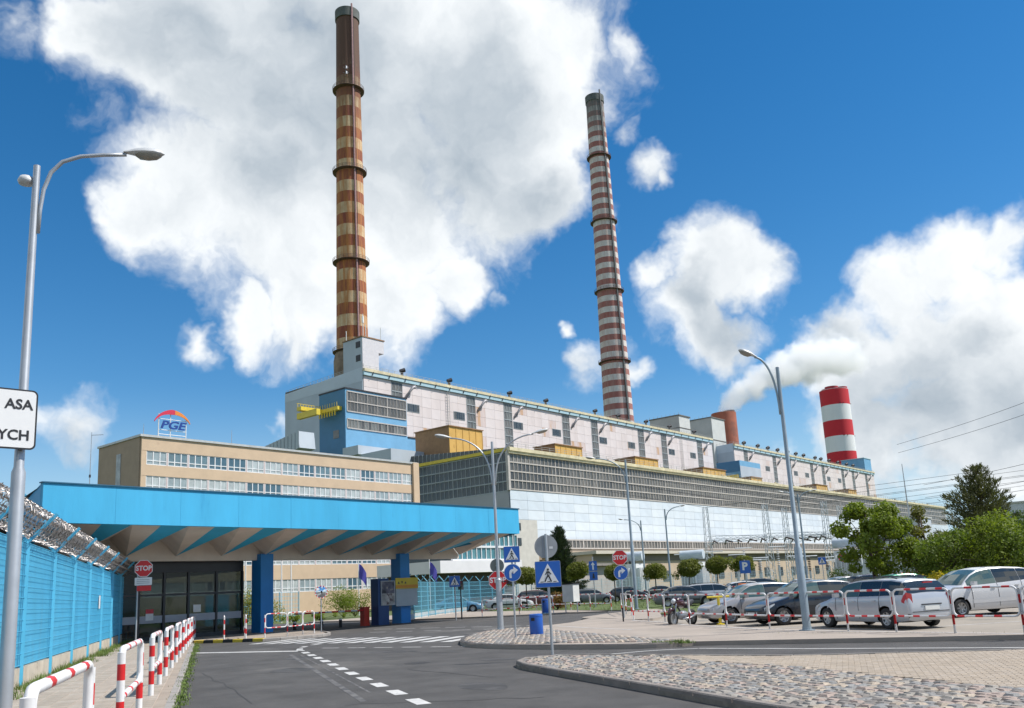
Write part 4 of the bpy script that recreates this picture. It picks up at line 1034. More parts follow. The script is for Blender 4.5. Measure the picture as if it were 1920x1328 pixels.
# ---------------------------------------------------------------- glass gatehouse
booth = thing('gatehouse', 'dark framed glass gatehouse under the left half of the canopy', 'gatehouse', (-49, 26, .12))
bf = mat('gatehouse_frame', (.028, .03, .036), .4, .2, var=.15)
gl_c = clear_glass('gatehouse_glass', (.72, .78, .77), .62)
XG = -45.1; yb0, yb1 = 16.4, 29.5; ZGt = 4.40
mb = MB(); mb.box((-57, yb0, 3.6), (XG+.02, yb1, ZGt-.02)); mb.build('ceiling_band', bf, booth)
mb = MB(); mb.box((-57, yb0, .12), (XG, yb1, .2)); mb.build('floor', conc, booth)
mb = MB(); mb.box((-57.1, yb0, .2), (-57, yb0+9.6, 3.6)); mb.build('rear_wall', mat('booth_rear', (.14, .135, .13), .8, var=.2), booth); mb = MB(); mb.box((-57.05, yb0+9.7, .2), (-57, yb1, 3.6)); mb.build('rear_glazing', gl_c, booth)
mb = MB(); mb.box((-55, yb0+5.5, .2), (-51, yb0+5.6, 2.4)); mb.box((-50.6, yb0+2, .2), (-49.8, yb0+8, 1.05)); mb.build('counter', mat('booth_counter', (.30, .30, .28), .6, var=.2), booth)
posts = [16.4, 18.0, 19.7, 21.5, 23.3, 24.7, 26.1, 27.8, 29.45]
for i, y in enumerate(posts):
    mb = MB(); mb.box((XG-.1, y-.06, .2), (XG+.05, y+.06, 3.6)); mb.build('mullion', bf, booth)
mb = MB(); mb.box((XG-.08, yb0, 2.38), (XG+.04, yb1, 2.5)); mb.build('transom', bf, booth)
mb = MB(); mb.box((XG-.08, yb0, .12), (XG+.06, yb1, .32)); mb.build('sill', bf, booth)
frost = mat('frosted_band', (.36, .38, .42), .5, var=.06)
for i in range(len(posts)-1):
    for (z0, z1) in ((.33, 2.37), (2.51, 3.59)):
        mb = MB(); mb.box((XG-.02, posts[i]+.07, z0), (XG, posts[i+1]-.07, z1)); mb.build('pane', gl_c, booth)
    mb = MB(); mb.box((XG+.004, posts[i]+.07, 1.0), (XG+.012, posts[i+1]-.07, 1.38)); mb.build('frosted_band', frost, booth)
for y, c in ((21.9, (.6, .03, .05)), (23.7, (.6, .03, .05))):
    mb = MB(); mb.box((XG+.015, y, 1.15), (XG+.025, y+.42, 1.72)); mb.build('notice', white_p, booth); mb = MB(); mb.box((XG+.028, y, 1.5), (XG+.032, y+.42, 1.72)); mb.build('notice_header', mat('notice_red', c, .5), booth)
mb = MB(); mb.box((XG+.015, 26.4, 1.45), (XG+.025, 26.85, 1.85)); mb.build('notice', white_p, booth)
for s_ in (0, 1):   # side walls
    y = yb0 if s_ == 0 else yb1
    mb = MB(); mb.box((-57, y-.03, .2), (XG-.1, y+.03, 3.6)); mb.build('side_pane', gl_c, booth)
    for x in (-48.0, -51, -54): mb = MB(); mb.box((x-.06, y-.06, .2), (x+.06, y+.06, 3.6)); mb.build('side_mullion', bf, booth)

# ---------------------------------------------------------------- white annex with glass wall, right of the canopy
an = thing('glass_annex', 'white annex with overhanging storey and grid of blue-green glass behind the canopy', 'building', (-80, 80.8, 0))
wr = mat('annex_white', (.70, .68, .69), .6, var=.05, vs=.5)
mb = MB(); mb.box((-92, 80.8, 4.35), (-80, 97, 5.9)); mb.build('overhang', wr, an)
mb = MB(); mb.box((-91.8, 82.5, 0), (-82.0, 97, 4.34)); mb.build('recessed_ground_floor', mat('annex_dark', (.06, .05, .05), .6), an)
mb = MB(); mb.box((-91.5, 83.4, 5.91), (-80.6, 97, 9.6)); mb.build('glass_core', mat('annex_core', (.05, .08, .09), .4), an)
ag = [mat('annex_glass_%d' % i, c, .06, var=.2, spec=.8) for i, c in enumerate(((.03, .12, .16), (.05, .18, .22), (.08, .22, .25)))]
pane_wall(an, (-80.5, 83.4), (0, 1, 0), 13.6, 5.95, 2, 1.75, .95, ag, near=60, barm=winf, bar=.12)
mb = MB(); mb.box((-92, 83.2, 9.6), (-80.2, 97.2, 9.95)); mb.build('roof_edge', wr, an)
mb = MB(); mb.box((-92, 97.01, 0), (-84, 106, 12)); mb.build('stair_tower', mat('annex_cream', (.56, .53, .48), .8, var=.08), an)
for z in (8.2, 10.4): mb = MB(); mb.box((-83.98, 99, z), (-83.93, 102, z+1.1)); mb.build('window', shade_glass[0], an)

# ---------------------------------------------------------------- far service building strip in front of the hall
sv = thing('service_building', 'long low tan service building with pale ledge below the hall', 'building', (-112, 200, 0))
mb = MB(); mb.box((-126, 160, 0), (-112, 420, 8.6)); mb.build('wall', mat('service_wall', (.47, .37, .27), .85, var=.12, vs=.08), sv)
mb = MB(); mb.box((-126, 159.5, 8.6), (-110.6, 421, 9.3)); mb.build('ledge', mat('service_ledge', (.55, .50, .42), .7, var=.08), sv)
mb = MB(); mb.box((-112.0, 160, 7.0), (-111.85, 420, 8.59)); mb.build('eaves_strip', mat('service_strip', (.20, .17, .14), .8, var=.2, vs=.1), sv)
for k in range(24):
    mb = MB(); mb.box((-111.98, 170+k*9.5, 2.2), (-111.8, 173+k*9.5, 4.6)); mb.build('window', shade_glass[k % 3], sv)
t = thing('workshop_building', 'grey workshop with small dark windows behind the ball trees', 'building', (-88, 118, 0))
mb = MB(); mb.box((-100, 104, 0), (-90, 136, 5.2)); mb.build('wall', mat('workshop_wall', (.40, .36, .33), .8, var=.1), t)
mb = MB(); mb.face([(-101, 103, 5.2), (-89, 103, 5.2), (-89, 137, 5.2), (-101, 137, 5.2)]); mb.box((-101, 103, 5.2), (-89, 137, 5.6)); mb.build('roof', mat('workshop_roof', (.26, .23, .21), .8), t)
for k in range(3): mb = MB(); mb.box((-89.98, 108+k*1.4, 3.2), (-89.9, 109+k*1.4, 4.0)); mb.build('window', dark_metal, t)
for (x, y, w, h, lab) in ((-62, 340, 30, 22, 'pale distant office block at the right edge behind the pine'), (-100, 330, 18, 19.5, 'pale distant block between the hall end and the trees')):
    t = thing('distant_building', lab, 'building', (x, y, 0))
    mb = MB(); mb.box((x-w/2, y, 0), (x+w/2, y+14, h)); mb.build('wall', mat('distant_wall', (.50, .54, .58), .7, var=.05), t)
    for r_ in range(4):
        for k in range(int(w/4)):
            mb = MB(); mb.box((x-w/2+.8+k*4, y-.1, 3+r_*4.6), (x-w/2+3.4+k*4, y-.02, 5.2+r_*4.6)); mb.build('window', shade_glass[(k+r_) % 3], t)
    mb = MB(); mb.box((x-w/2-.3, y-.3, h), (x+w/2+.3, y+14.3, h+.6)); mb.build('roof_edge', grey_conc, t)

# ================================================================== FENCES
blue_f = mat('fence_blue', (.075, .40, .60), .5, var=.07, vs=2.)
blue_s = mat('fence_sheet_blue', (.085, .37, .54), .7, var=.16, vs=.9, stretch=(1, 1, .35), col2=(.13, .36, .48), c2=.56, c2s=.8)
wire_m = mat('razor_wire', (.34, .31, .29), .45, .5, var=.4, vs=6.)
plinth_m = mat('plinth_concrete', (.46, .41, .33), .9, var=.18, vs=1.6, bump=.4, bs=25, col2=(.28, .24, .19), c2=.58, c2s=2.)
fence = thing('perimeter_fence', 'tall blue mesh fence on a concrete plinth with razor wire on top', 'fence', (*fp(0), 0))
S0, SP, NP = -11.4, 4.1, 13
pm_ = PM[fence.name].inverted()
def F3(s, n, z): p = fp(s, n); return (p[0], p[1], z)
for i in range(NP):
    s = S0+i*SP
    mb = MB(); mb.obox(F3(s, .06, .12), F3(s, .06, 3.45), .08, .08)
    for sg_ in (1, -1):
        mb.obox(F3(s, .06, 3.42), F3(s, .06+sg_*.60, 4.08), .075, .075)
    mb.build('post', blue_f, fence)
    if i == NP-1: break
    mb = MB(); mb.obox(F3(s+.06, 0, .33), F3(s+SP-.06, 0, .33), .1, .42); mb.build('plinth_panel', plinth_m, fence)
    mb = MB(); mb.obox(F3(s, -.0, .3), F3(s+.12, -.0, .3), .24, .5); mb.build('plinth_pier', plinth_m, fence)
    mb = MB(); mb.obox(F3(s+.03, -.03, 1.99), F3(s+SP-.03, -.03, 1.99), .012, 2.86); mb.build('backing_sheet', blue_s, fence)
    mb = MB(); n = 40
    for k in range(1, n): mb.obox(F3(s+SP*k/n, .05, .58), F3(s+SP*k/n, .05, 3.42), .007, .007)
    for k in range(12): mb.obox(F3(s, .06, .6+k*.255), F3(s+SP, .06, .6+k*.255), .014, .014)
    mb.build('mesh_panel', blue_f, fence)
# concertina razor wire lying in the arms
def coil(s0, s1, n0, z0, r, pitch, seg=16):
    V = []; F = []; N_ = int((s1-s0)/pitch*seg); pr = None
    for i in range(N_+1):
        a = 2*pi*i/seg; s = s0+(s1-s0)*i/N_
        wob = 1+.12*sin(a*.37+n0*9)
        c = F3(s+.08*sin(a*2.3), n0+r*wob*cos(a), z0+r*wob*sin(a))
        V += [(c[0], c[1], c[2]+.008), (c[0]+.007, c[1]-.007, c[2]-.005), (c[0]-.007, c[1]+.007, c[2]-.005)]
        if i:
            b = 3*i
            for j in range(3): F.append((b-3+j, b-3+(j+1) % 3, b+(j+1) % 3, b+j))
            if i % 2 == 0:   # barbs
                k = len(V); V += [(c[0]+.03, c[1]+.03, c[2]+.03), (c[0]-.03, c[1]+.03, c[2]-.03), (c[0], c[1]-.04, c[2]+.01)]; F.append((k, k+1, k+2))
                # keep ring indexing intact: move barb vertices to the tail list
                barb.append((V[k], V[k+1], V[k+2])); del V[k:]; F.pop()
    for b in barb:
        k = len(V); V += list(b); F.append((k, k+1, k+2))
    me = bpy.data.meshes.new('razor_wire'); me.from_pydata([tuple(pm_ @ Vector(v)) for v in V], [], F); me.materials.append(wire_m); link('razor_wire', me, fence)
for n0, z0, r in ((.06, 3.93, .36),):
    barb = []; coil(S0, S0+SP*(NP-1), n0, z0, r, .17, 20)
mb = MB()
for n0, z0 in ((.58, 4.0), (.33, 3.72), (-.46, 4.0), (-.2, 3.72)):
    mb.tube([F3(S0, n0, z0), F3(S0+SP*(NP-1), n0, z0)], .008, 4)
mb.build('line_wire', wire_m, fence)
mb = MB(); mb.obox(F3(16.0, .1, 2.1), F3(16.35, .1, 2.1), .02, .5); mb.build('notice', white_p, fence)

# far thin mesh fences
def thin_fence(name, label, pts, h, m, zb=0.1, arms=True, step=2.6, sheet_m=None):
    t = thing(name, label, 'fence', (*pts[0], 0)); P = resample(pts, step)
    for i, p in enumerate(P):
        mb = MB(); mb.tube([(p.x, p.y, zb), (p.x, p.y, h)], .045, 6)
        if arms:
            for s_ in (-1, 1): mb.tube([(p.x, p.y, h-.02), (p.x+.35*s_, p.y+.2*s_, h+.45)], .035, 5)
        mb.build('post', m, t)
        if i:
            q = P[i-1]; d = p-q; n = int(d.length/.2); mb = MB()
            for k in range(1, n): c = q+d*(k/n); mb.cbox((c.x, c.y, (zb+h)/2), (.018, .018, h-zb-.1))
            for k in range(8): z = zb+.15+(h-zb-.2)*k/7; mb.obox((q.x, q.y, z), (p.x, p.y, z), .022, .022)
            mb.build('mesh_panel', m, t)
    return t
lb = mat('fence_light_blue', (.14, .42, .55), .5, var=.08)
pale = mat('fence_pale', (.36, .50, .55), .5, var=.08)
t = thin_fence('yard_fence', 'light blue mesh fence with forked post tops right of the canopy column', [(-45.5, 42.5), (-51, 50.5), (-56.5, 61), (-58.5, 68)], 2.75, lb)
mb = MB(); q = resample([(-45.5, 42.5), (-51, 50.5), (-56.5, 61)], 1.0)
for a, b in zip(q, q[1:]): mb.obox((a.x-.1, a.y, .28), (b.x-.1, b.y, .28), .16, .4)
mb.build('plinth', mat('plinth_pale', (.55, .50, .45), .9, var=.15), t)
thin_fence('yard_fence', 'pale blue mesh fence running behind the ball trees and lawn', [(-58.5, 68), (-62, 84), (-58, 100), (-52, 112), (-40, 124), (-25, 130)], 2.6, pale, arms=False, step=3.)
thin_fence('yard_fence', 'light blue mesh fence beyond the gate opening', [(-62, 36), (-64, 43), (-66, 50)], 2.6, lb, arms=False)
mb = MB(); mb.obox((-60.5, 36.4, 1.4), (-61.2, 38.8, 1.4), .06, 2.2); o = mb.build('gate_leaf', mat('gate_leaf_blue', (.07, .40, .62), .5, var=.06)); tag(o, 'solid light blue gate leaf standing open beyond the boom', 'gate')

# ================================================================== RED-WHITE BARRIERS
red_r = mat('barrier_red', (.60, .018, .02), .4, var=.08); wht_r = mat('barrier_white', (.72, .71, .70), .5, var=.09, vs=6., col2=(.42, .36, .30), c2=.66, c2s=7.)
def path_len(pts):
    L_ = [0.]
    for a, b in zip(pts, pts[1:]): L_.append(L_[-1]+(Vector(b)-Vector(a)).length)
    return L_
def banded_tube(mb, pts, r, bands, n=8):
    """tube with red bands: bands list of (start, end) in metres along the path"""
    L_ = path_len(pts); T = L_[-1]; cuts = sorted({0., T, *[min(max(x, 0), T) for b in bands for x in b], *L_})
    out = []; ks = []
    def at_(l):
        for i in range(len(L_)-1):
            if l <= L_[i+1]+1e-9: f_ = (l-L_[i])/(L_[i+1]-L_[i]); return Vector(pts[i]).lerp(Vector(pts[i+1]), f_)
        return Vector(pts[-1])
    cuts = [c for i, c in enumerate(cuts) if i == 0 or c-cuts[i-1] > 1e-4]
    for c in cuts: out.append(at_(c))
    for a, b in zip(cuts, cuts[1:]):
        m_ = (a+b)/2; ks.append(1 if any(s <= m_ <= e for s, e in bands) else 0)
    mb.tube(out, r, n, ks=ks)
def barrier(a, b, label, z=0.12, h=1.1, low=.45, r=.03, closed=True, group='red and white pedestrian barriers', name='barrier', rr=.14, post_r=None):
    A = Vector((*a, z)); B = Vector((*b, z)); d = (B-A); L_ = d.length; u = d/L_; up = Vector((0, 0, 1))
    t = thing(name, label, 'barrier', tuple(A), group=group)
    for k, e in enumerate((A, B)):
        s_ = u if k == 0 else -u
        mb = MB(); banded_tube(mb, [e, e+up*(h-rr*.3)], post_r or r*1.15, [(.22, .46), (.72, .92)]); mb.build('post', [wht_r, red_r], t, smooth=True, sharp=60)
    def arcp(c, d1, d2, n=5): return [c-d1*rr-d2*rr+d1*rr*cos(x)+d2*rr*sin(x) for x in [pi/2*i/n for i in range(n+1)]]
    i_ = r*1.4
    c0 = A+u*i_+up*h; c1 = B-u*i_+up*h
    pts = [A+u*i_+up*(low+rr)]+[A+u*i_+up*(h-rr)]+[A+u*(i_+rr-rr*cos(x))+up*(h-rr+rr*sin(x)) for x in [pi/2*k/5 for k in range(1, 6)]]
    pts += [B-u*(i_+rr-rr*sin(x))+up*(h-rr+rr*cos(x)) for x in [pi/2*k/5 for k in range(0, 6)]]+[B-u*i_+up*(low+rr)]
    # the same hoop closes below with round corners
    lowp = [B-u*(i_+rr-rr*cos(x))+up*(low+rr-rr*sin(x)) for x in [pi/2*k/5 for k in range(1, 6)]]+[A+u*(i_+rr-rr*sin(x))+up*(low+rr-rr*cos(x)) for x in [pi/2*k/5 for k in range(0, 6)]]
    LL = path_len(pts); top0 = LL[6]; span = (B-A).length-2*(i_+rr)
    bd = [(top0+span*(.17+.34*k), top0+span*(.17+.34*k)+.2) for k in range(3) if span > 1.2 or k < 2]
    mb = MB(); banded_tube(mb, pts, r, bd); mb.build('top_rail', [wht_r, red_r], t, smooth=True, sharp=60)
    mb = MB(); banded_tube(mb, [pts[-1]]+lowp+[pts[0]], r, [(rr+span*(.2+.34*k)+.1, rr+span*(.2+.34*k)+.3) for k in range(3) if span > 1.2 or k < 2]); mb.build('lower_rail', [wht_r, red_r], t, smooth=True, sharp=60)
    return t
BL = lambda s: (-8.83-.8505*s, 4.1+.526*s)
for i, (s0, s1) in enumerate(((-3.0, 0.), (3.03, 6.05), (8.75, 11.3), (13.7, 16.7), (19.4, 22.2), (25.0, 27.7), (30.4, 33.0), (35.6, 38.2), (40.6, 42.6))):
    barrier(BL(s0), BL(s1), 'red and white hoop barrier on the left kerb, %s from the camera' % ['first', 'second', 'third', 'fourth', 'fifth', 'sixth', 'seventh', 'eighth', 'ninth'][i], r=.045, low=.5, group='hoop barriers along the left kerb', rr=.12, z=.12)
BR = [(-22.4, 34.9), (-20.9, 33.75), (-19.4, 32.6), (-17.0, 30.35), (-14.6, 28.6), (-12.3, 26.95), (-10.75, 26.1), (-9.3, 25.45), (-7.8, 24.8), (-6.2, 24.15), (-4.55, 23.5), (-2.8, 24.0)]
lab = ['leftmost, beside the dark kerb post', 'second from the left', 'third from the left, behind the motorcycle wheel', 'in front of the yellow stand', 'in front of the grey hatchback nose', 'in front of the black hatchback', 'just left of the tall lamp post',
       'in front of the silver estate bonnet', 'in front of the silver estate doors', 'in front of the silver estate tail', 'rightmost, cut by the picture edge']
for i in range(len(BR)-1):
    barrier(BR[i], BR[i+1], 'car park hoop barrier, '+lab[i], group='hoop barriers in front of the car park', z=.11, r=.026, low=.42)
G1 = [(-36.7, 25.2), (-36.6, 26.4), (-37.0, 27.6), (-37.4, 28.6)]
for i in range(3): barrier(G1[i], G1[i+1], 'gate pavement hoop barrier, %s the traffic mirror' % ['farthest from', 'middle one left of', 'right below'][i], group='hoop barriers on the gate pavement', z=.12, r=.024)
for i, a in enumerate(((-38.7, 24.3), (-37.95, 25.0))): barrier(a, (a[0]-1.3, a[1]+.8), 'end-on hoop barrier at the yellow and black kerb, %s one' % ['left', 'right'][i], group='end-on barriers by the yellow kerb', z=.12, r=.03)
FB = [(-41.6, 45.9), (-39.2, 47.0), (-37.3, 48.3)]
for i in range(2): barrier(FB[i], FB[i+1], 'far hoop barrier beside the traffic light, %s' % ['left one', 'right one'][i], group='far barriers by the traffic light', z=.1, r=.026)
FB = [(-29.6, 44.9), (-27.6, 42.3), (-25.7, 39.9)]
for i in range(2): barrier(FB[i], FB[i+1], 'hoop barrier on the kerbed island near the stop sign, %s' % ['far one', 'near one'][i], group='barriers on the kerbed island', z=.1, r=.026)
FB = [(-47+i*2.6, 56.6-i*1.25) for i in range(6)]
for i in range(5): barrier(FB[i], FB[i+1], 'hoop barrier along the far lawn, number %s from the left' % ['one', 'two', 'three', 'four', 'five'][i], group='barriers along the far lawn', z=.1, r=.028)
FB = [(-43+i*2.6, 66-i*.4) for i in range(7)]
for i in range(6): barrier(FB[i], FB[i+1], 'distant hoop barrier beyond the lawn, %s from the left' % ['first', 'second', 'third', 'fourth', 'fifth', 'sixth'][i], group='distant barriers beyond the lawn', z=.05, r=.035)

# ================================================================== LAMPS
lamp_m = mat('lamp_post_steel', (.43, .45, .47), .45, .55, var=.12, vs=2.)
lamp_d = mat('lamp_post_grey_paint', (.26, .32, .36), .5, .3, var=.12, vs=2.)
head_m = mat('lamp_head_grey', (.55, .56, .56), .5, .1, var=.1); lens_m = mat('lamp_lens', (.30, .27, .22), .25, var=.15)
def lamp_head(t, tip, d, L_=.75, up=.12, m=None, w=.15):
    """cobra head: a flattened tapered shell with a bowl lens below; tip where the arm ends, d pointing outwards"""
    d = Vector(d).normalized(); n = 11; mb = MB(); sd = d.cross(Vector((0, 0, 1))).normalized(); u = sd.cross(d)
    prof = [(0, .045), (.12, .06), (.3, .8), (.5, 1.), (.75, .92), (.92, .6), (1., .05)]; ring = 12; base = len(mb.v); tip = Vector(tip)
    prof = [(0, .35), (.1, .42), (.28, .78), (.5, 1.), (.75, .95), (.92, .62), (1., .08)]
    for f_, s_ in prof:
        for j in range(ring):
            a = 2*pi*j/ring; mb.v.append(tuple(tip+d*(f_*L_)+sd*(w*s_*cos(a))+u*((.085 if sin(a) > 0 else .035)*s_*sin(a)+.03)))
    for i in range(len(prof)-1):
        for j in range(ring): mb.f.append((base+i*ring+j, base+i*ring+(j+1) % ring, base+(i+1)*ring+(j+1) % ring, base+(i+1)*ring+j)); mb.m.append(0)
    mb.f.append(tuple(range(base, base+ring))); mb.m.append(0)
    hd = mb.build('lamp_head', m or head_m, t, smooth=True, sharp=50)
    mb = MB(); base = 0
    for f_, s_ in [(.28, .3), (.4, .8), (.6, .9), (.8, .75), (.92, .3)]:
        for j in range(9):
            a = pi+pi*j/8; mb.v.append(tuple(tip+d*(f_*L_)+sd*(w*.9*s_*cos(a))+u*(.1*s_*sin(a)+.015)))
    for i in range(4):
        for j in range(8): mb.f.append((i*9+j, (i+1)*9+j, (i+1)*9+j+1, i*9+j+1)); mb.m.append(0)
    mb.build('lens', lens_m, hd, smooth=True)
def street_lamp(base, h, arms, label, r0=.09, r1=.05, z0=0., m=None, joint=.42, group=None, stub=.0, lens=.75):
    """arms: list of (dir xy, reach, drop below the top where the arm leaves, rise of the tip above the top)"""
    m = m or lamp_d
    t = thing('street_lamp', label, 'street lamp', (base[0], base[1], z0), group=group)
    mb = MB(); zj = h*joint
    mb.tube([(base[0], base[1], z0), (base[0], base[1], z0+zj), (base[0], base[1], z0+zj+.06), (base[0], base[1], z0+h)], [r0, r0*.96, r1*1.25, r1], 12); mb.build('pole', m, t, smooth=True, sharp=40)
    mb = MB(); mb.lathe([(r0*1.9, 0), (r0*1.9, .03), (r0*1.15, .035), (r0*1.1, .12)], c=(base[0], base[1], z0), n=12); mb.build('base_plate', m, t)
    for (d, reach, drop, rise) in arms:
        d = Vector((d[0], d[1], 0)).normalized(); o = Vector((base[0], base[1], z0+h-drop))
        pts = []
        for i in range(15):
            f_ = i/14; x = reach*(f_**2.1) ; z = (drop+rise)*(1-(1-f_)**1.7)
            pts.append(o+d*(x+r1*1.3)+Vector((0, 0, z)))
        mb = MB(); mb.tube(pts, r1*.62, 8); mb.build('arm', m, t, smooth=True)
        dd = (pts[-1]-pts[-3]).normalized(); dd = (dd+Vector((0, 0, .05))).normalized()
        lamp_head(t, pts[-1]-dd*.05, dd, L_=lens)
    return t
# left lamp beside the camera, carries the white plate
LL = (-12.31, 4.67)
t = thing('street_lamp', 'tall grey street lamp at the left edge carrying a white plate', 'street lamp', (*LL, .12))
mb = MB(); mb.tube([(*LL, .12), (*LL, 3.55), (*LL, 3.62), (*LL, 7.9)], [.088, .085, .062, .045], 14); mb.build('pole', lamp_m, t, smooth=True, sharp=40)
ad = Vector((.5167, .8562, 0)); o3 = Vector((*LL, 6.9)); pts = []
for (x, z) in ((.06, 0), (.07, .35), (.10, .65), (.18, .92), (.32, 1.10), (.55, 1.21), (.85, 1.27), (1.15, 1.31)): pts.append(o3+ad*x+Vector((0, 0, z)))
mb = MB(); mb.tube(pts, .028, 8); mb.build('arm', lamp_m, t, smooth=True)
lamp_head(t, pts[-1]-ad*.04, ad+Vector((0, 0, .06)), L_=.56, w=.10)
mb = MB(); mb.lathe([(.0, 0), (.09, .01), (.11, .06), (.08, .12), (0, .13)], c=(LL[0]-.11, LL[1]-.09, 7.62), n=12); mb.build('side_fitting', head_m, t, smooth=True)
# white plate with black border; faces the camera side of the pavement
pv_dir = Vector((-LL[0], -LL[1], 0)).normalized()
pn = (pv_dir*.93+Vector((.5167, .8562, 0))*.25).normalized(); ps = Vector((0, 0, 1)).cross(pn)
plate = thing('plate_sign', 'white rectangular plate with black border and lettering on the left lamp post', 'sign', (LL[0]+pn.x*.13, LL[1]+pn.y*.13, 3.9))
def plate_matrix(c, n): s_ = Vector((0, 0, 1)).cross(n).normalized(); return Matrix(((s_.x, 0, n.x, c[0]), (s_.y, 0, n.y, c[1]), (0, 1, 0, c[2]), (0, 0, 0, 1)))
def round_rect(w, h, r, n=5):
    pts = []
    for cx, cy, a0 in ((w/2-r, h/2-r, 0), (-w/2+r, h/2-r, pi/2), (-w/2+r, -h/2+r, pi), (w/2-r, -h/2+r, 1.5*pi)):
        for k in range(n+1): a = a0+pi/2*k/n; pts.append((cx+r*cos(a), cy+r*sin(a)))
    return pts
def flat(name, poly, z0, z1, m, parent, M4):
    """thin solid plate in a sign's own plane (x right, y up, z towards the viewer)"""
    mb = MB(); mb.prism(poly, z0, z1); mb.v = [tuple(M4 @ Vector(p)) for p in mb.v]; return mb.build(name, m, parent)
sign_w = mat('sign_white', (.76, .76, .75), .4, var=.04); sign_k = mat('sign_black', (.02, .02, .022), .45); sign_b = mat('sign_blue_sheet', (.012, .115, .46), .35, var=.05); sign_r = mat('sign_red_sheet', (.62, .012, .018), .35, var=.05)
sign_g = mat('sign_back_grey', (.36, .37, .38), .45, .4, var=.12, vs=4.)
def letters(txt, size, M4, x, y, z, m, parent, name='lettering', bold=0., sx=1., align='CENTER'):
    me = text_mesh(txt, size, .002, align, bold=bold); me.materials.clear(); me.materials.append(m)
    o = link(name, me, parent); o.matrix_world = M4 @ Matrix.Translation((x, y, z)) @ Matrix.Diagonal((sx, 1, 1, 1))
    o.matrix_local = PM[parent.name].inverted() @ (M4 @ Matrix.Translation((x, y, z)) @ Matrix.Diagonal((sx, 1, 1, 1))); return o
M4 = plate_matrix((LL[0]+pn.x*.13+ps.x*-.31, LL[1]+pn.y*.13+ps.y*-.31, 4.235), pn)
flat('plate', round_rect(.92, .80, .07), -.012, .0, sign_k, plate, M4)
flat('face', round_rect(.875, .755, .055), .001, .004, sign_w, plate, M4)
letters('ASA', .185, M4, .40, .19, .007, sign_k, plate, bold=.004, sx=1.0, align='RIGHT'); letters('YCH', .185, M4, .38, -.22, .007, sign_k, plate, bold=.004, align='RIGHT')
mb = MB(); c = M4 @ Vector((.31, .3, -.05)); 
for z in (.3, -.3): c = M4 @ Vector((.31, z, -.06)); mb.cbox(tuple(c), (.05, .05, .04))
mb.build('bracket', dark_metal, plate)
street_lamp((-25.0, 28.7), 8.0, [((-.77, -.64), 1.75, 1.9, .25), ((.77, .64), 1.75, 1.9, .25)], 'double-armed street lamp on the cobbled traffic island', r0=.13, r1=.055, z0=.11, m=lamp_m, joint=.26)
street_lamp((-10.72, 26.02), 8.0, [((-.72, -.70), .62, 1.5, .35)], 'single-armed street lamp in front of the black hatchback', r0=.12, r1=.055, z0=.11, joint=.30, lens=.6)
street_lamp((-33.2, 52.2), 10.2, [((-.77, -.64), 2.0, 1.6, .2)], 'single-armed street lamp on the lawn behind the stop sign', r0=.12, r1=.07, z0=.05)
street_lamp((-49.5, 85), 9.6, [((.77, .64), 1.5, 1.2, .2)], 'distant street lamp with arm to the right, before the white transformers', r0=.12, r1=.08, m=lamp_d)
street_lamp((-57, 92), 9.2, [((-.77, -.64), 1.9, 1.2, .2)], 'distant street lamp with arm to the left, before the white transformers', r0=.12, r1=.08)
street_lamp((-72, 86), 10.4, [((-.77, -.64), 2.2, 1.2, .2)], 'distant street lamp rising behind the canopy right end', r0=.12, r1=.08)
street_lamp((-40.5, 100), 11.0, [((.77, .64), 1.5, 1., .3), ((-.77, -.64), 1.5, 1., .3)], 'distant double-armed street lamp in front of the substation', r0=.13, r1=.09)

# ================================================================== SIGNS
def octa(r): return [(r*cos(pi/8+pi/4*k), r*sin(pi/8+pi/4*k)) for k in range(8)]
def circ(r, n=28): return [(r*cos(2*pi*k/n), r*sin(2*pi*k/n)) for k in range(n)]
def to_cam(b, tw=0.): d = Vector((-b[0], -b[1], 0)).normalized(); return (Matrix.Rotation(tw, 3, 'Z') @ d)
def sign_pole(t, b, z0, h, r=.035, m=None):
    mb = MB(); mb.tube([(b[0], b[1], z0), (b[0], b[1], h)], r, 10); mb.build('pole', m or lamp_m, t, smooth=True, sharp=50)
def clip(t, M4, dz=-.04):
    c = M4 @ Vector((0, 0, dz)); mb = MB(); mb.cbox(tuple(c), (.09, .09, .05)); mb.build('clip', sign_g, t)
def ped_face(t, M4, s):
    """blue square, white triangle, walking figure on a crossing"""
    flat('border', round_rect(s, s, s*.05), -.01, 0, sign_g, t, M4); flat('sheet', round_rect(s*.97, s*.97, s*.04), .001, .004, sign_b, t, M4)
    flat('triangle', [(-.40*s, -.33*s), (.40*s, -.33*s), (0, .40*s)], .005, .008, sign_w, t, M4)
    P = lambda q: [(x*s, y*s) for x, y in q]
    flat('figure_head', [(.0+.045*s*cos(a), .17*s+.05*s*sin(a)) for a in [2*pi*k/10 for k in range(10)]], .009, .012, sign_k, t, M4)
    for nm, q in (('figure_body', ((-.05, .11), (.05, .11), (.045, -.06), (-.045, -.06))), ('figure_leg', ((-.04, -.06), (.03, -.06), (-.06, -.17), (-.11, -.29), (-.165, -.28), (-.10, -.15))), ('figure_leg', ((-.02, -.06), (.045, -.06), (.09, -.16), (.14, -.285), (.09, -.30), (.03, -.16))),
                  ('figure_arm', ((-.05, .10), (-.035, .06), (-.10, -.03), (-.125, -.01))), ('figure_arm', ((.05, .10), (.035, .06), (.10, -.02), (.13, .0)))):
        flat(nm, P(q), .009, .0115, sign_k, t, M4)
    for k in range(3): flat('crossing_bar', P([(-.33+k*.25, -.305), (-.20+k*.25, -.305), (-.17+k*.25, -.275), (-.29+k*.25, -.275)]), .0085, .0088, sign_k, t, M4)
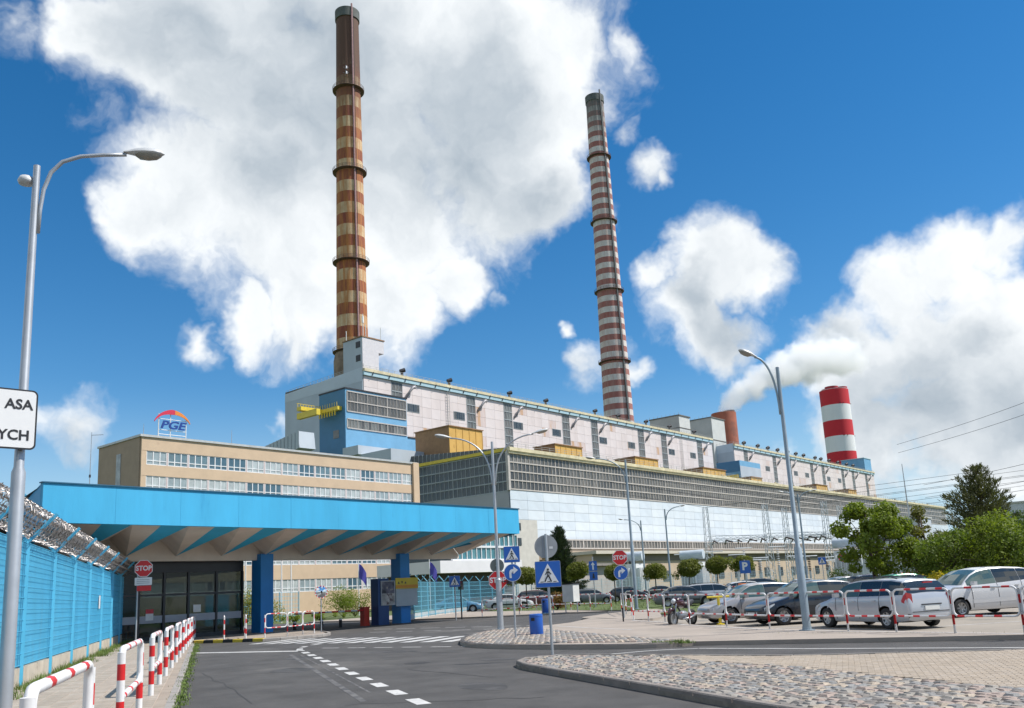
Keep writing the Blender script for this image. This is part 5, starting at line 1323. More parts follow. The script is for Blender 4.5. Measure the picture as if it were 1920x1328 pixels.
def stop_face(t, M4, r):
    flat('rim', octa(r), -.01, 0, sign_w, t, M4); flat('sheet', octa(r*.93), .001, .004, sign_r, t, M4); letters('STOP', r*.74, M4, 0, 0, .006, sign_w, t, bold=r*.022, sx=.92)
def arrow_face(t, M4, r):
    flat('rim', circ(r), -.01, 0, sign_w, t, M4); flat('sheet', circ(r*.95), .001, .004, sign_b, t, M4); s = r
    flat('arrow_stem', [(-.38*s, -.6*s), (-.12*s, -.6*s), (-.12*s, -.02*s), (-.02*s, .12*s), (.1*s, .14*s), (.1*s, .40*s), (-.15*s, .38*s), (-.33*s, .22*s), (-.38*s, 0)], .005, .008, sign_w, t, M4)
    flat('arrow_tip', [(.1*s, -.16*s), (.62*s, .27*s), (.1*s, .70*s)], .0052, .0082, sign_w, t, M4)
# big pedestrian crossing sign on the near island, with the back of a round sign above
b = (-13.7, 17.6); t = thing('crossing_sign', 'large blue pedestrian crossing sign on the near cobbled island', 'road sign', (*b, .09)); sign_pole(t, b, .05, 3.05, .034)
n_ = to_cam(b, .12); M4 = plate_matrix((b[0]+n_.x*.05, b[1]+n_.y*.05, 2.06), n_); ped_face(t, M4, .64); clip(t, M4)
t2 = thing('round_sign', 'grey back of a round sign above the large crossing sign', 'road sign', (b[0], b[1], 2.75)); M4 = plate_matrix((b[0]-n_.x*.06, b[1]-n_.y*.06, 2.74), n_)
flat('disc', circ(.29), -.012, 0, sign_g, t2, M4); flat('stiffener', [(-.10, -.27), (-.02, -.28), (-.02, .28), (-.10, .27)], .001, .02, mat('sign_rib', (.28, .30, .33), .5, .4), t2, M4); flat('sticker', [(.08, -.06), (.17, -.06), (.17, -.0), (.08, -.0)], .001, .003, sign_w, t2, M4)
# island sign with crossing and right turn
b = (-19.9, 23.6); t = thing('crossing_sign', 'blue crossing sign above the right turn sign on the lamp island', 'road sign', (*b, .115)); sign_pole(t, b, .08, 3.2, .034)
n_ = to_cam(b, .05); M4 = plate_matrix((b[0]+n_.x*.05, b[1]+n_.y*.05, 2.93), n_); ped_face(t, M4, .55); clip(t, M4)
t = thing('turn_sign', 'round blue right turn sign under the crossing sign on the lamp island', 'road sign', (b[0], b[1], 2.0)); M4 = plate_matrix((b[0]+n_.x*.05, b[1]+n_.y*.05, 2.31), n_); arrow_face(t, M4, .30); clip(t, M4)
# stop sign and grey disc on the double lamp post
b = (-25.0, 28.7); n_ = to_cam(b, .05)
t = thing('stop_sign', 'stop sign half hidden behind the double lamp post', 'road sign', (b[0], b[1], 1.9)); M4 = plate_matrix((b[0]-n_.x*.16-.02, b[1]-n_.y*.16, 2.17), n_); stop_face(t, M4, .42); clip(t, M4, .06)
t = thing('round_sign', 'dark grey back of a round sign behind the double lamp post', 'road sign', (b[0], b[1], 2.6)); M4 = plate_matrix((b[0]-n_.x*.16-.03, b[1]-n_.y*.16, 2.78), n_); flat('disc', circ(.30), -.01, 0, mat('sign_back_dark', (.13, .15, .15), .5, .3), t, M4); clip(t, M4, .06)
t = thing('warning_light', 'dark red signal box beside the double lamp post', 'traffic light', (b[0]+.45, b[1]+.35, 2.0)); mb = MB(); mb.cbox((b[0]+.42, b[1]+.33, 2.1), (.3, .3, .22)); mb.build('box', dark_metal, t); mb = MB(); mb.tube([(b[0]+.42-.17*.66, b[1]+.33-.17*.75, 2.1), (b[0]+.42-.19*.66, b[1]+.33-.19*.75, 2.1)], .08, 10); mb.build('lens', mat('lens_red', (.3, .01, .01), .3), t); mb = MB(); mb.obox((b[0], b[1], 2.1), (b[0]+.42, b[1]+.33, 2.1), .04, .04); mb.build('bracket', dark_metal, t)
# stop + right turn at the car park exit
b = (-24.8, 37.8); n_ = to_cam(b); t = thing('stop_sign', 'stop sign above the right turn sign at the car park exit', 'road sign', (*b, .1)); sign_pole(t, b, .05, 3.2, .035)
M4 = plate_matrix((b[0]+n_.x*.05, b[1]+n_.y*.05, 3.05), n_); stop_face(t, M4, .40); clip(t, M4)
t = thing('turn_sign', 'round blue right turn sign under the car park stop sign', 'road sign', (b[0], b[1], 2.0)); M4 = plate_matrix((b[0]+n_.x*.05, b[1]+n_.y*.05, 2.31), n_); arrow_face(t, M4, .36); clip(t, M4)
# one-way sign
b = (-42.3, 60.4); n_ = to_cam(b); t = thing('one_way_sign', 'blue one-way arrow sign above a small pedestrian sign on the lawn', 'road sign', (*b, .06)); sign_pole(t, b, .05, 4.1, .05)
M4 = plate_matrix((b[0]+n_.x*.07, b[1]+n_.y*.07, 3.35), n_); flat('sheet', round_rect(.66, .78, .05), 0, .01, sign_b, t, M4); flat('arrow_stem', [(-.06, -.3), (.06, -.3), (.06, .1), (-.06, .1)], .011, .014, sign_w, t, M4); flat('arrow_tip', [(-.17, .08), (.17, .08), (0, .32)], .0112, .0142, sign_w, t, M4)
t = thing('crossing_sign', 'small blue pedestrian sign under the one-way arrow', 'road sign', (b[0], b[1], 2.2)); M4 = plate_matrix((b[0]+n_.x*.07, b[1]+n_.y*.07, 2.55), n_); flat('sheet', round_rect(.66, .7, .05), 0, .01, sign_b, t, M4); flat('figure', [(-.1, -.2), (.1, -.2), (.05, .2), (-.05, .2)], .011, .014, sign_k, t, M4)
# P sign, far crossing sign, no parking sign
b = (-28.1, 58.6); n_ = to_cam(b); t = thing('parking_sign', 'blue parking sign with white P before a ball tree', 'road sign', (*b, 0)); sign_pole(t, b, .0, 3.0, .04); M4 = plate_matrix((b[0]+n_.x*.06, b[1]+n_.y*.06, 2.5), n_); flat('sheet', round_rect(.72, .88, .05), 0, .01, sign_b, t, M4); letters('P', .72, M4, -.02, .03, .013, sign_w, t, bold=.03)
b = (-27.8, 72.1); n_ = to_cam(b); t = thing('crossing_sign', 'distant blue crossing sign left of the leafy tree', 'road sign', (*b, 0)); sign_pole(t, b, 0, 3.1, .04); M4 = plate_matrix((b[0]+n_.x*.06, b[1]+n_.y*.06, 2.8), n_); ped_face(t, M4, .6)
b = (-27.4, 75.8); n_ = to_cam(b); t = thing('no_parking_sign', 'distant round blue and red no parking sign by the leafy tree', 'road sign', (*b, 0)); sign_pole(t, b, 0, 3.3, .04); M4 = plate_matrix((b[0]+n_.x*.06, b[1]+n_.y*.06, 3.05), n_); flat('rim', circ(.38), 0, .008, sign_r, t, M4); flat('sheet', circ(.28), .009, .012, sign_b, t, M4); flat('bar', [(-.23, .17), (-.17, .23), (.23, -.17), (.17, -.23)], .0125, .015, sign_r, t, M4)
# crossing sign on the yard fence and traffic light
b = (-41.2, 42.9); n_ = to_cam(b); t = thing('crossing_sign', 'blue crossing sign beside the traffic light at the yard fence', 'road sign', (*b, 0)); sign_pole(t, b, .0, 2.9, .04); M4 = plate_matrix((b[0]+n_.x*.06, b[1]+n_.y*.06, 2.5), n_); ped_face(t, M4, .72)
b = (-42, 44.3); n_ = to_cam(b); t = thing('traffic_light', 'slim traffic light at the end of the yard fence', 'traffic light', (*b, 0)); sign_pole(t, b, .0, 2.0, .05, dark_metal); mb = MB(); mb.cbox((b[0], b[1], 2.25), (.26, .26, .62)); mb.build('housing', dark_metal, t)
M4 = plate_matrix((b[0]+n_.x*.16, b[1]+n_.y*.16, 2.25), n_)
for k, c in enumerate(((.02, .1, .03), (.25, .15, .01), (.35, .01, .01))): flat('signal_lens', [(x, y+(-.19+.19*k)) for x, y in circ(.075, 14)], 0, .01, mat('signal_%d' % k, c, .3), t, M4)
# stop sign by the gatehouse
b = (-40.5, 21.13); n_ = to_cam(b); t = thing('stop_sign', 'stop sign with a white text plate at the far end of the blue fence', 'road sign', (*b, .12)); sign_pole(t, (b[0]+FN.x*-.25, b[1]+FN.y*-.25), .12, 3.9, .04)
M4 = plate_matrix((b[0]+n_.x*.06, b[1]+n_.y*.06, 3.62), n_); stop_face(t, M4, .42); M4 = plate_matrix((b[0]+n_.x*.06, b[1]+n_.y*.06, 3.02), n_); flat('text_plate', round_rect(.75, .36, .03), 0, .01, sign_w, t, M4)
M4 = plate_matrix((b[0]+n_.x*.03+.08, b[1]+n_.y*.03, 2.70), n_); flat('red_plate', round_rect(.62, .24, .03), 0, .01, sign_r, t, M4)
for z in (3.10, 3.02, 2.94): M4 = plate_matrix((b[0]+n_.x*.075, b[1]+n_.y*.075, z), n_); flat('text_line', [(-.29, -.012), (.27, -.012), (.27, .012), (-.29, .012)], 0, .003, mat('text_grey', (.3, .32, .32), .6), t, M4)

# ================================================================== GATE FURNITURE
b = (-37.6, 29.2); t = thing('traffic_mirror', 'round convex traffic mirror with dashed rim by the gate', 'mirror', (*b, .12)); sign_pole(t, b, .1, 2.3, .03, steel); n_ = to_cam(b, .2); M4 = plate_matrix((b[0]+n_.x*.06, b[1]+n_.y*.06, 2.15), n_)
flat('rim', circ(.33, 32), -.05, 0, white_p, t, M4)
for k in range(0, 12): a = 2*pi*k/12; flat('rim_mark', [(.33*cos(a), .33*sin(a)), (.33*cos(a+.26), .33*sin(a+.26)), (.285*cos(a+.26), .285*sin(a+.26)), (.285*cos(a), .285*sin(a))], .001, .003, red_r, t, M4)
mb = MB(); mb.v = []; 
prof = [(.28*i/6, .05*(1-(i/6)**2)) for i in range(7)]; mb.lathe(prof[1:], n=24); mb.v = [tuple(M4 @ Vector((x, y, z+.004))) for x, y, z in mb.v]; mb.f.append(tuple(range(24))); mb.m.append(0); mb.build('mirror_glass', mat('mirror_glass', (.8, .82, .84), .03, 1., var=.02), t, smooth=True)
t = thing('boom_barrier', 'red boom gate cabinet with a white and red striped boom', 'boom gate', (-44.4, 37.9, 0)); mb = MB(); mb.cbox((-44.4, 37.9, .55), (.42, .42, 1.1)); mb.cbox((-44.4, 37.9, 1.14), (.48, .48, .08)); mb.build('cabinet', mat('cabinet_red', (.50, .035, .015), .5, var=.1), t)
mb = MB(); banded_tube(mb, [(-44.2, 37.6, .98), (-44.2, 32.4, 1.02)], .05, [(k*1.0, k*1.0+.5) for k in range(6)]); mb.build('boom', [wht_r, red_r], t)
for (x, y) in ((-44.4, 33.2), (-44.4, 35.2), (-44.3, 36.6)):
    t = thing('bollard', ['short dark bollard with white cap beside the left column', 'short dark bollard with white cap in the middle of the gate', 'short dark bollard with white cap near the red cabinet'][[33.2, 35.2, 36.6].index(y)], 'bollard', (x-.9, y, 0), group='dark gate bollards'); mb = MB(); mb.tube([(x-.9, y, 0), (x-.9, y, .45)], .1, 10); mb.build('post', black, t); mb = MB(); mb.tube([(x-.9, y, .451), (x-.9, y, .55)], .1, 10); mb.build('cap', white_p, t)
# poster kiosk
t = thing('poster_pillar', 'dark blue pillar carrying a picture poster beside the right column', 'advertising pillar', (-43.9, 38.75, 0)); mb = MB(); mb.box((-44.3, 38.35, 0), (-43.6, 39.25, 2.9)); mb.build('pillar', mat('pillar_navy', (.012, .05, .16), .5, var=.1), t)
mb = MB(); mb.box((-43.59, 38.55, 1.2), (-43.54, 39.75, 2.75)); mb.build('poster_frame', sign_g, t)
mb = MB(); mb.box((-43.535, 38.62, 1.95), (-43.53, 39.68, 2.7)); mb.build('poster_photo', mat('poster_dark', (.11, .10, .13), .5, var=.9, vs=2.2, col2=(.42, .36, .22), c2=.55, c2s=2.2), t)
mb = MB(); mb.box((-43.535, 38.62, 1.25), (-43.53, 39.68, 1.94)); mb.build('poster_photo', mat('poster_light', (.36, .33, .30), .5, var=.6, vs=2., col2=(.10, .05, .05), c2=.5, c2s=2.5), t)
t = thing('info_board', 'yellow-headed notice board with blank grey panel on the right column', 'notice board', (-43.5, 41.0, 1)); mb = MB(); mb.box((-43.62, 39.85, 1.1), (-43.56, 41.75, 2.85)); mb.build('board', mat('board_grey', (.40, .44, .46), .6, var=.08), t)
mb = MB(); mb.box((-43.555, 39.8, 2.2), (-43.53, 41.8, 2.9)); mb.build('header', mat('board_yellow', (.62, .46, .03), .5), t); mb = MB(); mb.box((-43.528, 39.82, 2.25), (-43.52, 41.78, 2.45)); mb.build('orange_band', mat('board_orange', (.62, .26, .02), .5), t)
for k in range(3):
    mb = MB(); y = 39.98+k*.3; mb.prism([(0, 0)], 0, 0) if False else mb.face([(-43.525, y, 2.53), (-43.525, y+.18, 2.53), (-43.525, y+.09, 2.68)] if k != 1 else [(-43.525, y, 2.68), (-43.525, y+.09, 2.53), (-43.525, y+.18, 2.68)]); mb.build('mark', sign_k, t)
# bins, notice box
def bin_(b, label, z0=.1, h=.74, r=.24):
    t = thing('litter_bin', label, 'litter bin', (*b, z0), group='blue litter bins'); mb = MB(); m_ = mat('bin_blue', (.012, .095, .42), .35, var=.07, spec=.6)
    mb.lathe([(r*.0, .02), (r*.95, .02), (r, .06), (r, h-.03), (r*.97, h), (r*.8, h+.012), (0, h+.012)], c=(*b, z0), n=28); mb.build('body', m_, t, smooth=True, sharp=35)
    mb = MB(); mb.lathe([(r*1.06, 0), (r*1.08, .03), (r*1.0, .05)], c=(*b, z0), n=28); mb.build('foot_ring', mat('bin_foot', (.18, .36, .50), .5), t, smooth=True, sharp=35)
    mb = MB(); mb.lathe([(r*1.015, h-.08), (r*1.03, h-.07), (r*1.03, h-.05), (r*1.01, h-.04)], c=(*b, z0), n=28); mb.build('rim', m_, t, smooth=True)
    d = to_cam(b, -.5); mb = MB(); c = Vector((*b, z0+h-.17))+d*(r-.01); sd = Vector((-d.y, d.x, 0))
    mb.obox(c-sd*.07, c+sd*.07, .03, .11); mb.build('opening', black, t)
bin_((-20.35, 25.3), 'bright blue cylindrical litter bin on the cobbled lamp island')
bin_((-37.6, 47.9), 'farther blue litter bin beyond the double lamp post', z0=.1, h=.95, r=.3)
t = thing('notice_cabinet', 'white notice cabinet on two legs behind the lamp island', 'notice board', (-36, 48.5, .1)); mb = MB(); mb.cbox((-36.2, 48.9, 1.35), (.9, .7, 1.15)); mb.build('box', mat('cabinet_white', (.66, .66, .62), .5), t)
mb = MB(); mb.tube([(-36.55, 48.7, .1), (-36.55, 48.7, .8)], .04, 6); mb.tube([(-35.8, 49.0, .1), (-35.8, 49.0, .8)], .04, 6); mb.build('legs', steel, t); mb = MB(); mb.cbox((-36.2, 48.9, 1.96), (1.0, .8, .06)); mb.build('lid', dark_metal, t)
b = (-22.3, 33.9); t = thing('kerb_post', 'slim black post beside the leftmost car park barrier', 'bollard', (*b, .1)); mb = MB(); mb.tube([(*b, .1), (*b, .68)], .035, 8); mb.build('shaft', black, t); mb = MB(); mb.lathe([(.05, 0), (.05, .03), (0, .04)], c=(*b, .68), n=10); mb.build('cap', black, t)
b = (-16.6, 32.0); t = thing('yellow_stand', 'yellow post stand with crossbar beside the motorcycle', 'stand', (*b, 0)); mb = MB(); banded_tube(mb, [(*b, 0), (*b, 1.05)], .06, [(.28, .36), (.62, .70)]); mb.build('post', [yellowp, dark_metal], t); mb = MB(); mb.tube([(b[0]-.35, b[1]-.25, 1.06), (b[0]+.35, b[1]+.25, 1.06)], .04, 8); mb.build('crossbar', yellowp, t); mb = MB(); mb.lathe([(.16, 0), (.16, .04), (.07, .06)], c=(*b, 0), n=14); mb.build('foot', yellowp, t)
b = (-30.6, 63.6); t = thing('orange_planter', 'bright orange tub between the parked cars', 'tub', (*b, 0)); mb = MB(); mb.lathe([(0, .6), (.42, .6), (.55, 1.3), (.6, 1.32), (.5, 1.35), (0, 1.3)], c=(*b, 0), n=16); mb.build('tub', mat('tub_orange', (.70, .19, .03), .5), t, smooth=True, sharp=40); mb = MB(); mb.cbox((*b, .3), (.9, .9, .6)); mb.build('stand', dark_metal, t)
# flags and poles behind the gate
for i, (x, y, fl) in enumerate(((-73.5, 62.0, 1), (-72.5, 66.3, 1), (-71.2, 70.2, 1), (-66.0, 43.4, 0), (-66.0, 47.0, 0), (-66.4, 48.3, 0))):
    t = thing('flagpole', ['white flagpole with a drooping violet-blue flag left of the right column', 'white flagpole with violet-blue flag hidden by the right column', 'white flagpole with violet-blue flag right of the right column', 'bare white pole just right of the left column', 'bare white pole left of the traffic mirror', 'bare pale pole just left of the traffic mirror'][i], 'flagpole', (x, y, 0), group='poles behind the gate')
    mb = MB(); mb.tube([(x, y, 0), (x, y, 8.)], [.06, .04], 8); mb.build('pole', white_p, t)
    if fl:
        V = []; F = []; nx, nz = 8, 8; dd = Vector((.74, .67, 0))
        for a in range(nx+1):
            for c in range(nz+1):
                u = a/nx; w = c/nz; p = Vector((x, y, 5.3-1.5*w-1.2*u*u*.8))+dd*(u*.8)+Vector((-.67, .74, 0))*(.16*sin(u*7+w*2)); V.append(tuple(PM[t.name].inverted() @ p))
        for a in range(nx):
            for c in range(nz): F.append((a*(nz+1)+c, a*(nz+1)+c+1, (a+1)*(nz+1)+c+1, (a+1)*(nz+1)+c))
        me = bpy.data.meshes.new('flag'); me.from_pydata(V, [], F); me.materials.append(mat('flag_violet', (.075, .065, .36), .7, var=.2)); me.polygons.foreach_set('use_smooth', [True]*len(F)); link('flag', me, t)
# substation gantries
gal = mat('gantry_steel', (.50, .53, .55), .5, .4, var=.1)
def lattice(t, a, b, w, n, nm='lattice_mast', r=.05):
    a = Vector(a); b = Vector(b); d = (b-a).normalized(); s1 = d.orthogonal().normalized(); s2 = d.cross(s1); mb = MB(); cs = [(1, 1), (1, -1), (-1, -1), (-1, 1)]
    for i in range(4): mb.tube([a+(s1*cs[i][0]+s2*cs[i][1])*w/2, b+(s1*cs[i][0]+s2*cs[i][1])*w*.3], r, 4)
    for k in range(n):
        f0, f1 = k/n, (k+1)/n; w0, w1 = w*(1-.4*f0)/2, w*(1-.4*f1)/2; p0 = a.lerp(b, f0); p1 = a.lerp(b, f1)
        for i in range(4):
            c0, c1 = cs[i], cs[(i+1) % 4]; mb.tube([p0+(s1*c0[0]+s2*c0[1])*w0, p1+(s1*c1[0]+s2*c1[1])*w1], r*.6, 3)
    mb.build(nm, gal, t)
for g, (u0, x0, y0, n) in enumerate(((0, -63, 120, 3), (1, -58, 137, 3))):
    t = thing('substation_gantry', ['lattice gantry row with dark insulator strings, near the white transformers', 'lattice gantry row with dark insulator strings, near the leafy tree'][g], 'gantry', (x0, y0, 0)); P = [(x0+i*6.6, y0+i*6.2) for i in range(n)]
    for (x, y) in P: lattice(t, (x, y, 0), (x, y, 12.5), 1.0, 12)
    for a, b2_ in zip(P, P[1:]): lattice(t, (*a, 7.6), (*b2_, 7.6), .8, 9, 'girder')
    mb = MB()
    for a, b2_ in zip(P, P[1:]):
        for k in range(5):
            p = Vector((*a, 7.4)).lerp(Vector((*b2_, 7.4)), (k+.5)/5); mb.tube([p, p+Vector((.9+.5*(k%2), -.8, -.35))], .11, 6); mb.tube([p, p+Vector((-.7, .6+.4*(k%3), -.5))], .11, 6)
    mb.build('insulator_string', mat('insulator_brown', (.06, .035, .03), .4), t)
    mb = MB()
    for (x, y) in P: mb.tube([(x, y, 12.4), (x-45, y+18, 23)], .03, 3); mb.tube([(x, y, 12.4), (x+30, y+30, 16)], .03, 3)
    mb.build('cable', dark_metal, t)
for i in range(26):
    x, y = -64+i*1.25+random.uniform(-.5, .5), 108+i*1.0+random.uniform(-6, 6)
    ords = 'first second third fourth fifth sixth seventh eighth ninth tenth eleventh twelfth'.split(); h = random.uniform(3.5, 6.0)
    t = thing('switchgear', '%s switchgear post, %s from the left in the %s half of the substation' % ('tall' if h > 4.7 else 'short', (ords+['thirteenth'])[i % 13], 'left' if i < 13 else 'right'), 'switchgear', (x, y, 0), group='switchgear posts in the substation'); mb = MB()
    mb.tube([(x, y, 0), (x, y, h*.55)], .16, 6); mb.build('support', gal, t); mb = MB()
    for k in range(8): mb.lathe([(.1, 0), (.26, .08), (.1, .16)], c=(x, y, h*.55+k*(h*.42/8)), n=8)
    mb.build('insulator', random.choice([mat('insulator_brown', (.06, .035, .03), .4), mat('insulator_grey', (.45, .47, .48), .4)]), t); mb = MB(); mb.tube([(x-.9, y-.7, h), (x+.9, y+.7, h)], .07, 5); mb.build('busbar', gal, t)
for i, (x, y, w, h) in enumerate(((-66, 103, 3.2, 4.4), (-59, 107.5, 2.6, 4.2), (-40.5, 116, 4, 4.6))):
    t = thing('transformer', ['large white transformer with round tank on top, left of a ball tree', 'white finned transformer behind a ball tree', 'white finned transformer behind the lamp before the leafy tree'][i], 'transformer', (x, y, 0), group='white transformers'); wt = mat('transformer_white', (.70, .71, .70), .5, var=.06)
    mb = MB(); mb.cbox((x, y, h/2), (w, w*.7, h)); mb.build('tank', wt, t); mb = MB()
    for k in range(6): mb.cbox((x+w*.5+.25, y-w*.3+k*w*.12, h*.5), (.5, .1, h*.75)); mb.cbox((x-w*.42+k*w*.16, y-w*.36-.25, h*.5), (.1, .5, h*.75))
    mb.build('fins', wt, t); mb = MB(); mb.tube([(x-w*.6, y-.3, h+1.0), (x+w*.6, y+.3, h+1.0)], .62, 14); mb.build('conservator', mat('conservator_grey', (.52, .58, .62), .5), t, smooth=True, sharp=40)
    mb = MB()
    for k in range(3): mb.tube([(x-.7+k*.7, y, h), (x-.7+k*.7, y, h+1.5)], [.16, .08], 6)
    mb.build('bushings', dark_metal, t)
# overhead lines at the right
for i, (a, c) in enumerate((((-95, 330, 46), (45, 205, 62)), ((-95, 330, 43), (45, 205, 58)), ((-80, 300, 28), (45, 190, 42)), ((-80, 300, 24), (45, 190, 36)), ((-80, 300, 22), (45, 190, 33)))):
    pts = [Vector(a).lerp(Vector(c), k/24)-Vector((0, 0, 5*sin(pi*k/24))) for k in range(25)]; mb = MB(); mb.tube(pts, .06, 4); o = mb.build('power_line', dark_metal)
    tag(o, ['topmost overhead cable crossing the right sky', 'second overhead cable from the top at right', 'middle overhead cable above the pine', 'fourth overhead cable, through the pine top', 'lowest overhead cable at the right'][i], 'cable', 'overhead cables at the right')
for i, (x, y, h) in enumerate(((-92, 322, 38), (-72, 318, 29))):
    o = (MB().tube([(x, y, 0), (x, y, h)], [.5, .12], 6)).build('lightning_mast', steel); tag(o, ['thin dark mast above the far end of the hall', 'thin pale mast left of the pine'][i], 'mast')

# ================================================================== CARS
tyre_m = mat('tyre', (.02, .02, .021), .8, var=.15); rim_m = mat('alloy_rim', (.45, .46, .47), .35, .8, var=.1); trim_m = mat('car_trim_black', (.022, .022, .024), .5)
cglass = mat('car_glass', (.018, .026, .03), .04, var=.1, spec=.9); cglass2 = mat('car_glass_green', (.06, .105, .10), .05, var=.2, spec=.9)
lamp_r = mat('tail_lamp_red', (.42, .012, .012), .15, spec=.8); lamp_c = mat('headlamp_clear', (.55, .58, .60), .08, var=.2, spec=.9); plate_m = mat('number_plate', (.68, .68, .64), .4)
def paintm(name, c): return mat('car_paint_'+name, c, .28, .25 if name not in ('white',) else 0., var=.03, vs=1., coat=.8)
def make_wheel(r=.31, w=.2):
    mb = MB(); mb.lathe([(r*.62, -w/2), (r*.9, -w/2), (r*.985, -w*.4), (r, -w*.2), (r, w*.2), (r*.985, w*.4), (r*.9, w/2), (r*.62, w/2)], n=28, axis='y'); t_ = mb.build('tyre', tyre_m, smooth=True, sharp=45).data
    mb = MB(); mb.lathe([(r*.64, w*.46), (r*.58, w*.42), (r*.56, w*.1), (r*.2, w*.05), (0.001, w*.05)], n=28, axis='y'); mb.lathe([(r*.64, -w*.46), (0.001, -w*.4)], n=20, axis='y')
    for k in range(7):
        a = 2*pi*k/7; c, s_ = cos(a), sin(a)
        for da in (0,): mb.face([(r*.60*cos(a-.13), w*.44, r*.60*sin(a-.13)), (r*.60*cos(a+.13), w*.44, r*.60*sin(a+.13)), (r*.15*cos(a+.6), w*.36, r*.15*sin(a+.6)), (r*.15*cos(a-.6), w*.36, r*.15*sin(a-.6))])
    mb.lathe([(r*.17, w*.36), (r*.15, w*.42), (0.001, w*.42)], n=12, axis='y'); rm = mb.build('rim', rim_m, smooth=True, sharp=35).data
    for n in ('tyre', 'rim'):
        for o in [o for o in bpy.data.objects if o.name.startswith(n) and o.parent is None and o.data in (t_, rm)]: bpy.data.objects.remove(o)
    return t_, rm
TY, RM = make_wheel()
CARS = {
 # x fraction from the nose: (x, half-width factor, sill z, belt/bonnet z, roof z or None)
 'hatch': dict(L=4.20, W=1.76, H=1.51, st=[(0, .62, .30, .50, 0), (.012, .80, .22, .60, 0), (.05, .93, .19, .70, 0), (.12, .985, .18, .80, 0), (.20, 1., .18, .88, 0), (.262, 1., .18, .95, 0), (.30, 1., .18, .965, 1.10), (.36, 1., .18, .97, 1.29), (.43, 1., .18, .975, 1.44), (.52, 1., .18, .98, 1.50), (.66, 1., .18, .99, 1.51), (.80, .995, .18, 1.0, 1.47), (.88, .985, .19, 1.01, 1.40), (.945, .96, .21, 1.01, 1.20), (.975, .93, .24, 1.0, 1.03), (.99, .88, .28, .88, 0), (1., .76, .34, .62, 0)], wb=(.195, .825), ws=(.262, .43), rs=(.88, .975), pil=(.565, .80)),
 'estate': dict(L=4.50, W=1.78, H=1.50, st=[(0, .62, .30, .50, 0), (.012, .80, .22, .60, 0), (.05, .93, .19, .69, 0), (.12, .985, .18, .78, 0), (.20, 1., .18, .86, 0), (.255, 1., .18, .93, 0), (.29, 1., .18, .945, 1.09), (.345, 1., .18, .95, 1.27), (.40, 1., .18, .955, 1.40), (.50, 1., .18, .96, 1.46), (.66, 1., .18, .97, 1.47), (.82, .995, .18, .98, 1.45), (.92, .985, .19, .99, 1.40), (.955, .965, .21, .99, 1.24), (.985, .94, .23, .98, 1.03), (.993, .90, .28, .86, 0), (1., .80, .32, .62, 0)], wb=(.19, .795), ws=(.255, .40), rs=(.92, .985), pil=(.54, .745)),
 'mpv': dict(L=4.38, W=1.84, H=1.66, st=[(0, .62, .32, .56, 0), (.012, .80, .24, .68, 0), (.05, .93, .20, .80, 0), (.12, .985, .19, .92, 0), (.19, 1., .19, 1.0, 0), (.225, 1., .19, 1.05, 0), (.27, 1., .19, 1.06, 1.22), (.34, 1., .19, 1.07, 1.43), (.42, 1., .19, 1.08, 1.58), (.52, 1., .19, 1.10, 1.65), (.66, 1., .19, 1.13, 1.66), (.82, .995, .19, 1.17, 1.62), (.90, .985, .20, 1.20, 1.56), (.95, .96, .22, 1.20, 1.38), (.98, .93, .25, 1.16, 1.19), (.99, .88, .30, .95, 0), (1., .78, .36, .66, 0)], wb=(.19, .815), ws=(.225, .42), rs=(.90, .98), pil=(.55, .78)),
 'saloon': dict(L=4.45, W=1.76, H=1.44, st=[(0, .62, .30, .50, 0), (.012, .80, .22, .60, 0), (.05, .93, .19, .69, 0), (.12, .985, .18, .78, 0), (.22, 1., .18, .86, 0), (.275, 1., .18, .92, 0), (.32, 1., .18, .93, 1.08), (.38, 1., .18, .94, 1.27), (.44, 1., .18, .945, 1.38), (.54, 1., .18, .95, 1.43), (.64, 1., .18, .96, 1.43), (.74, .995, .18, .97, 1.34), (.82, .985, .18, .98, 1.12), (.86, .98, .19, .98, .99), (.95, .95, .20, .96, 0), (.985, .90, .24, .88, 0), (1., .78, .34, .62, 0)], wb=(.20, .80), ws=(.275, .44), rs=(.74, .86), pil=(.56, .72)),
}
CARS['suv'] = dict(CARS['mpv'], H=1.7)
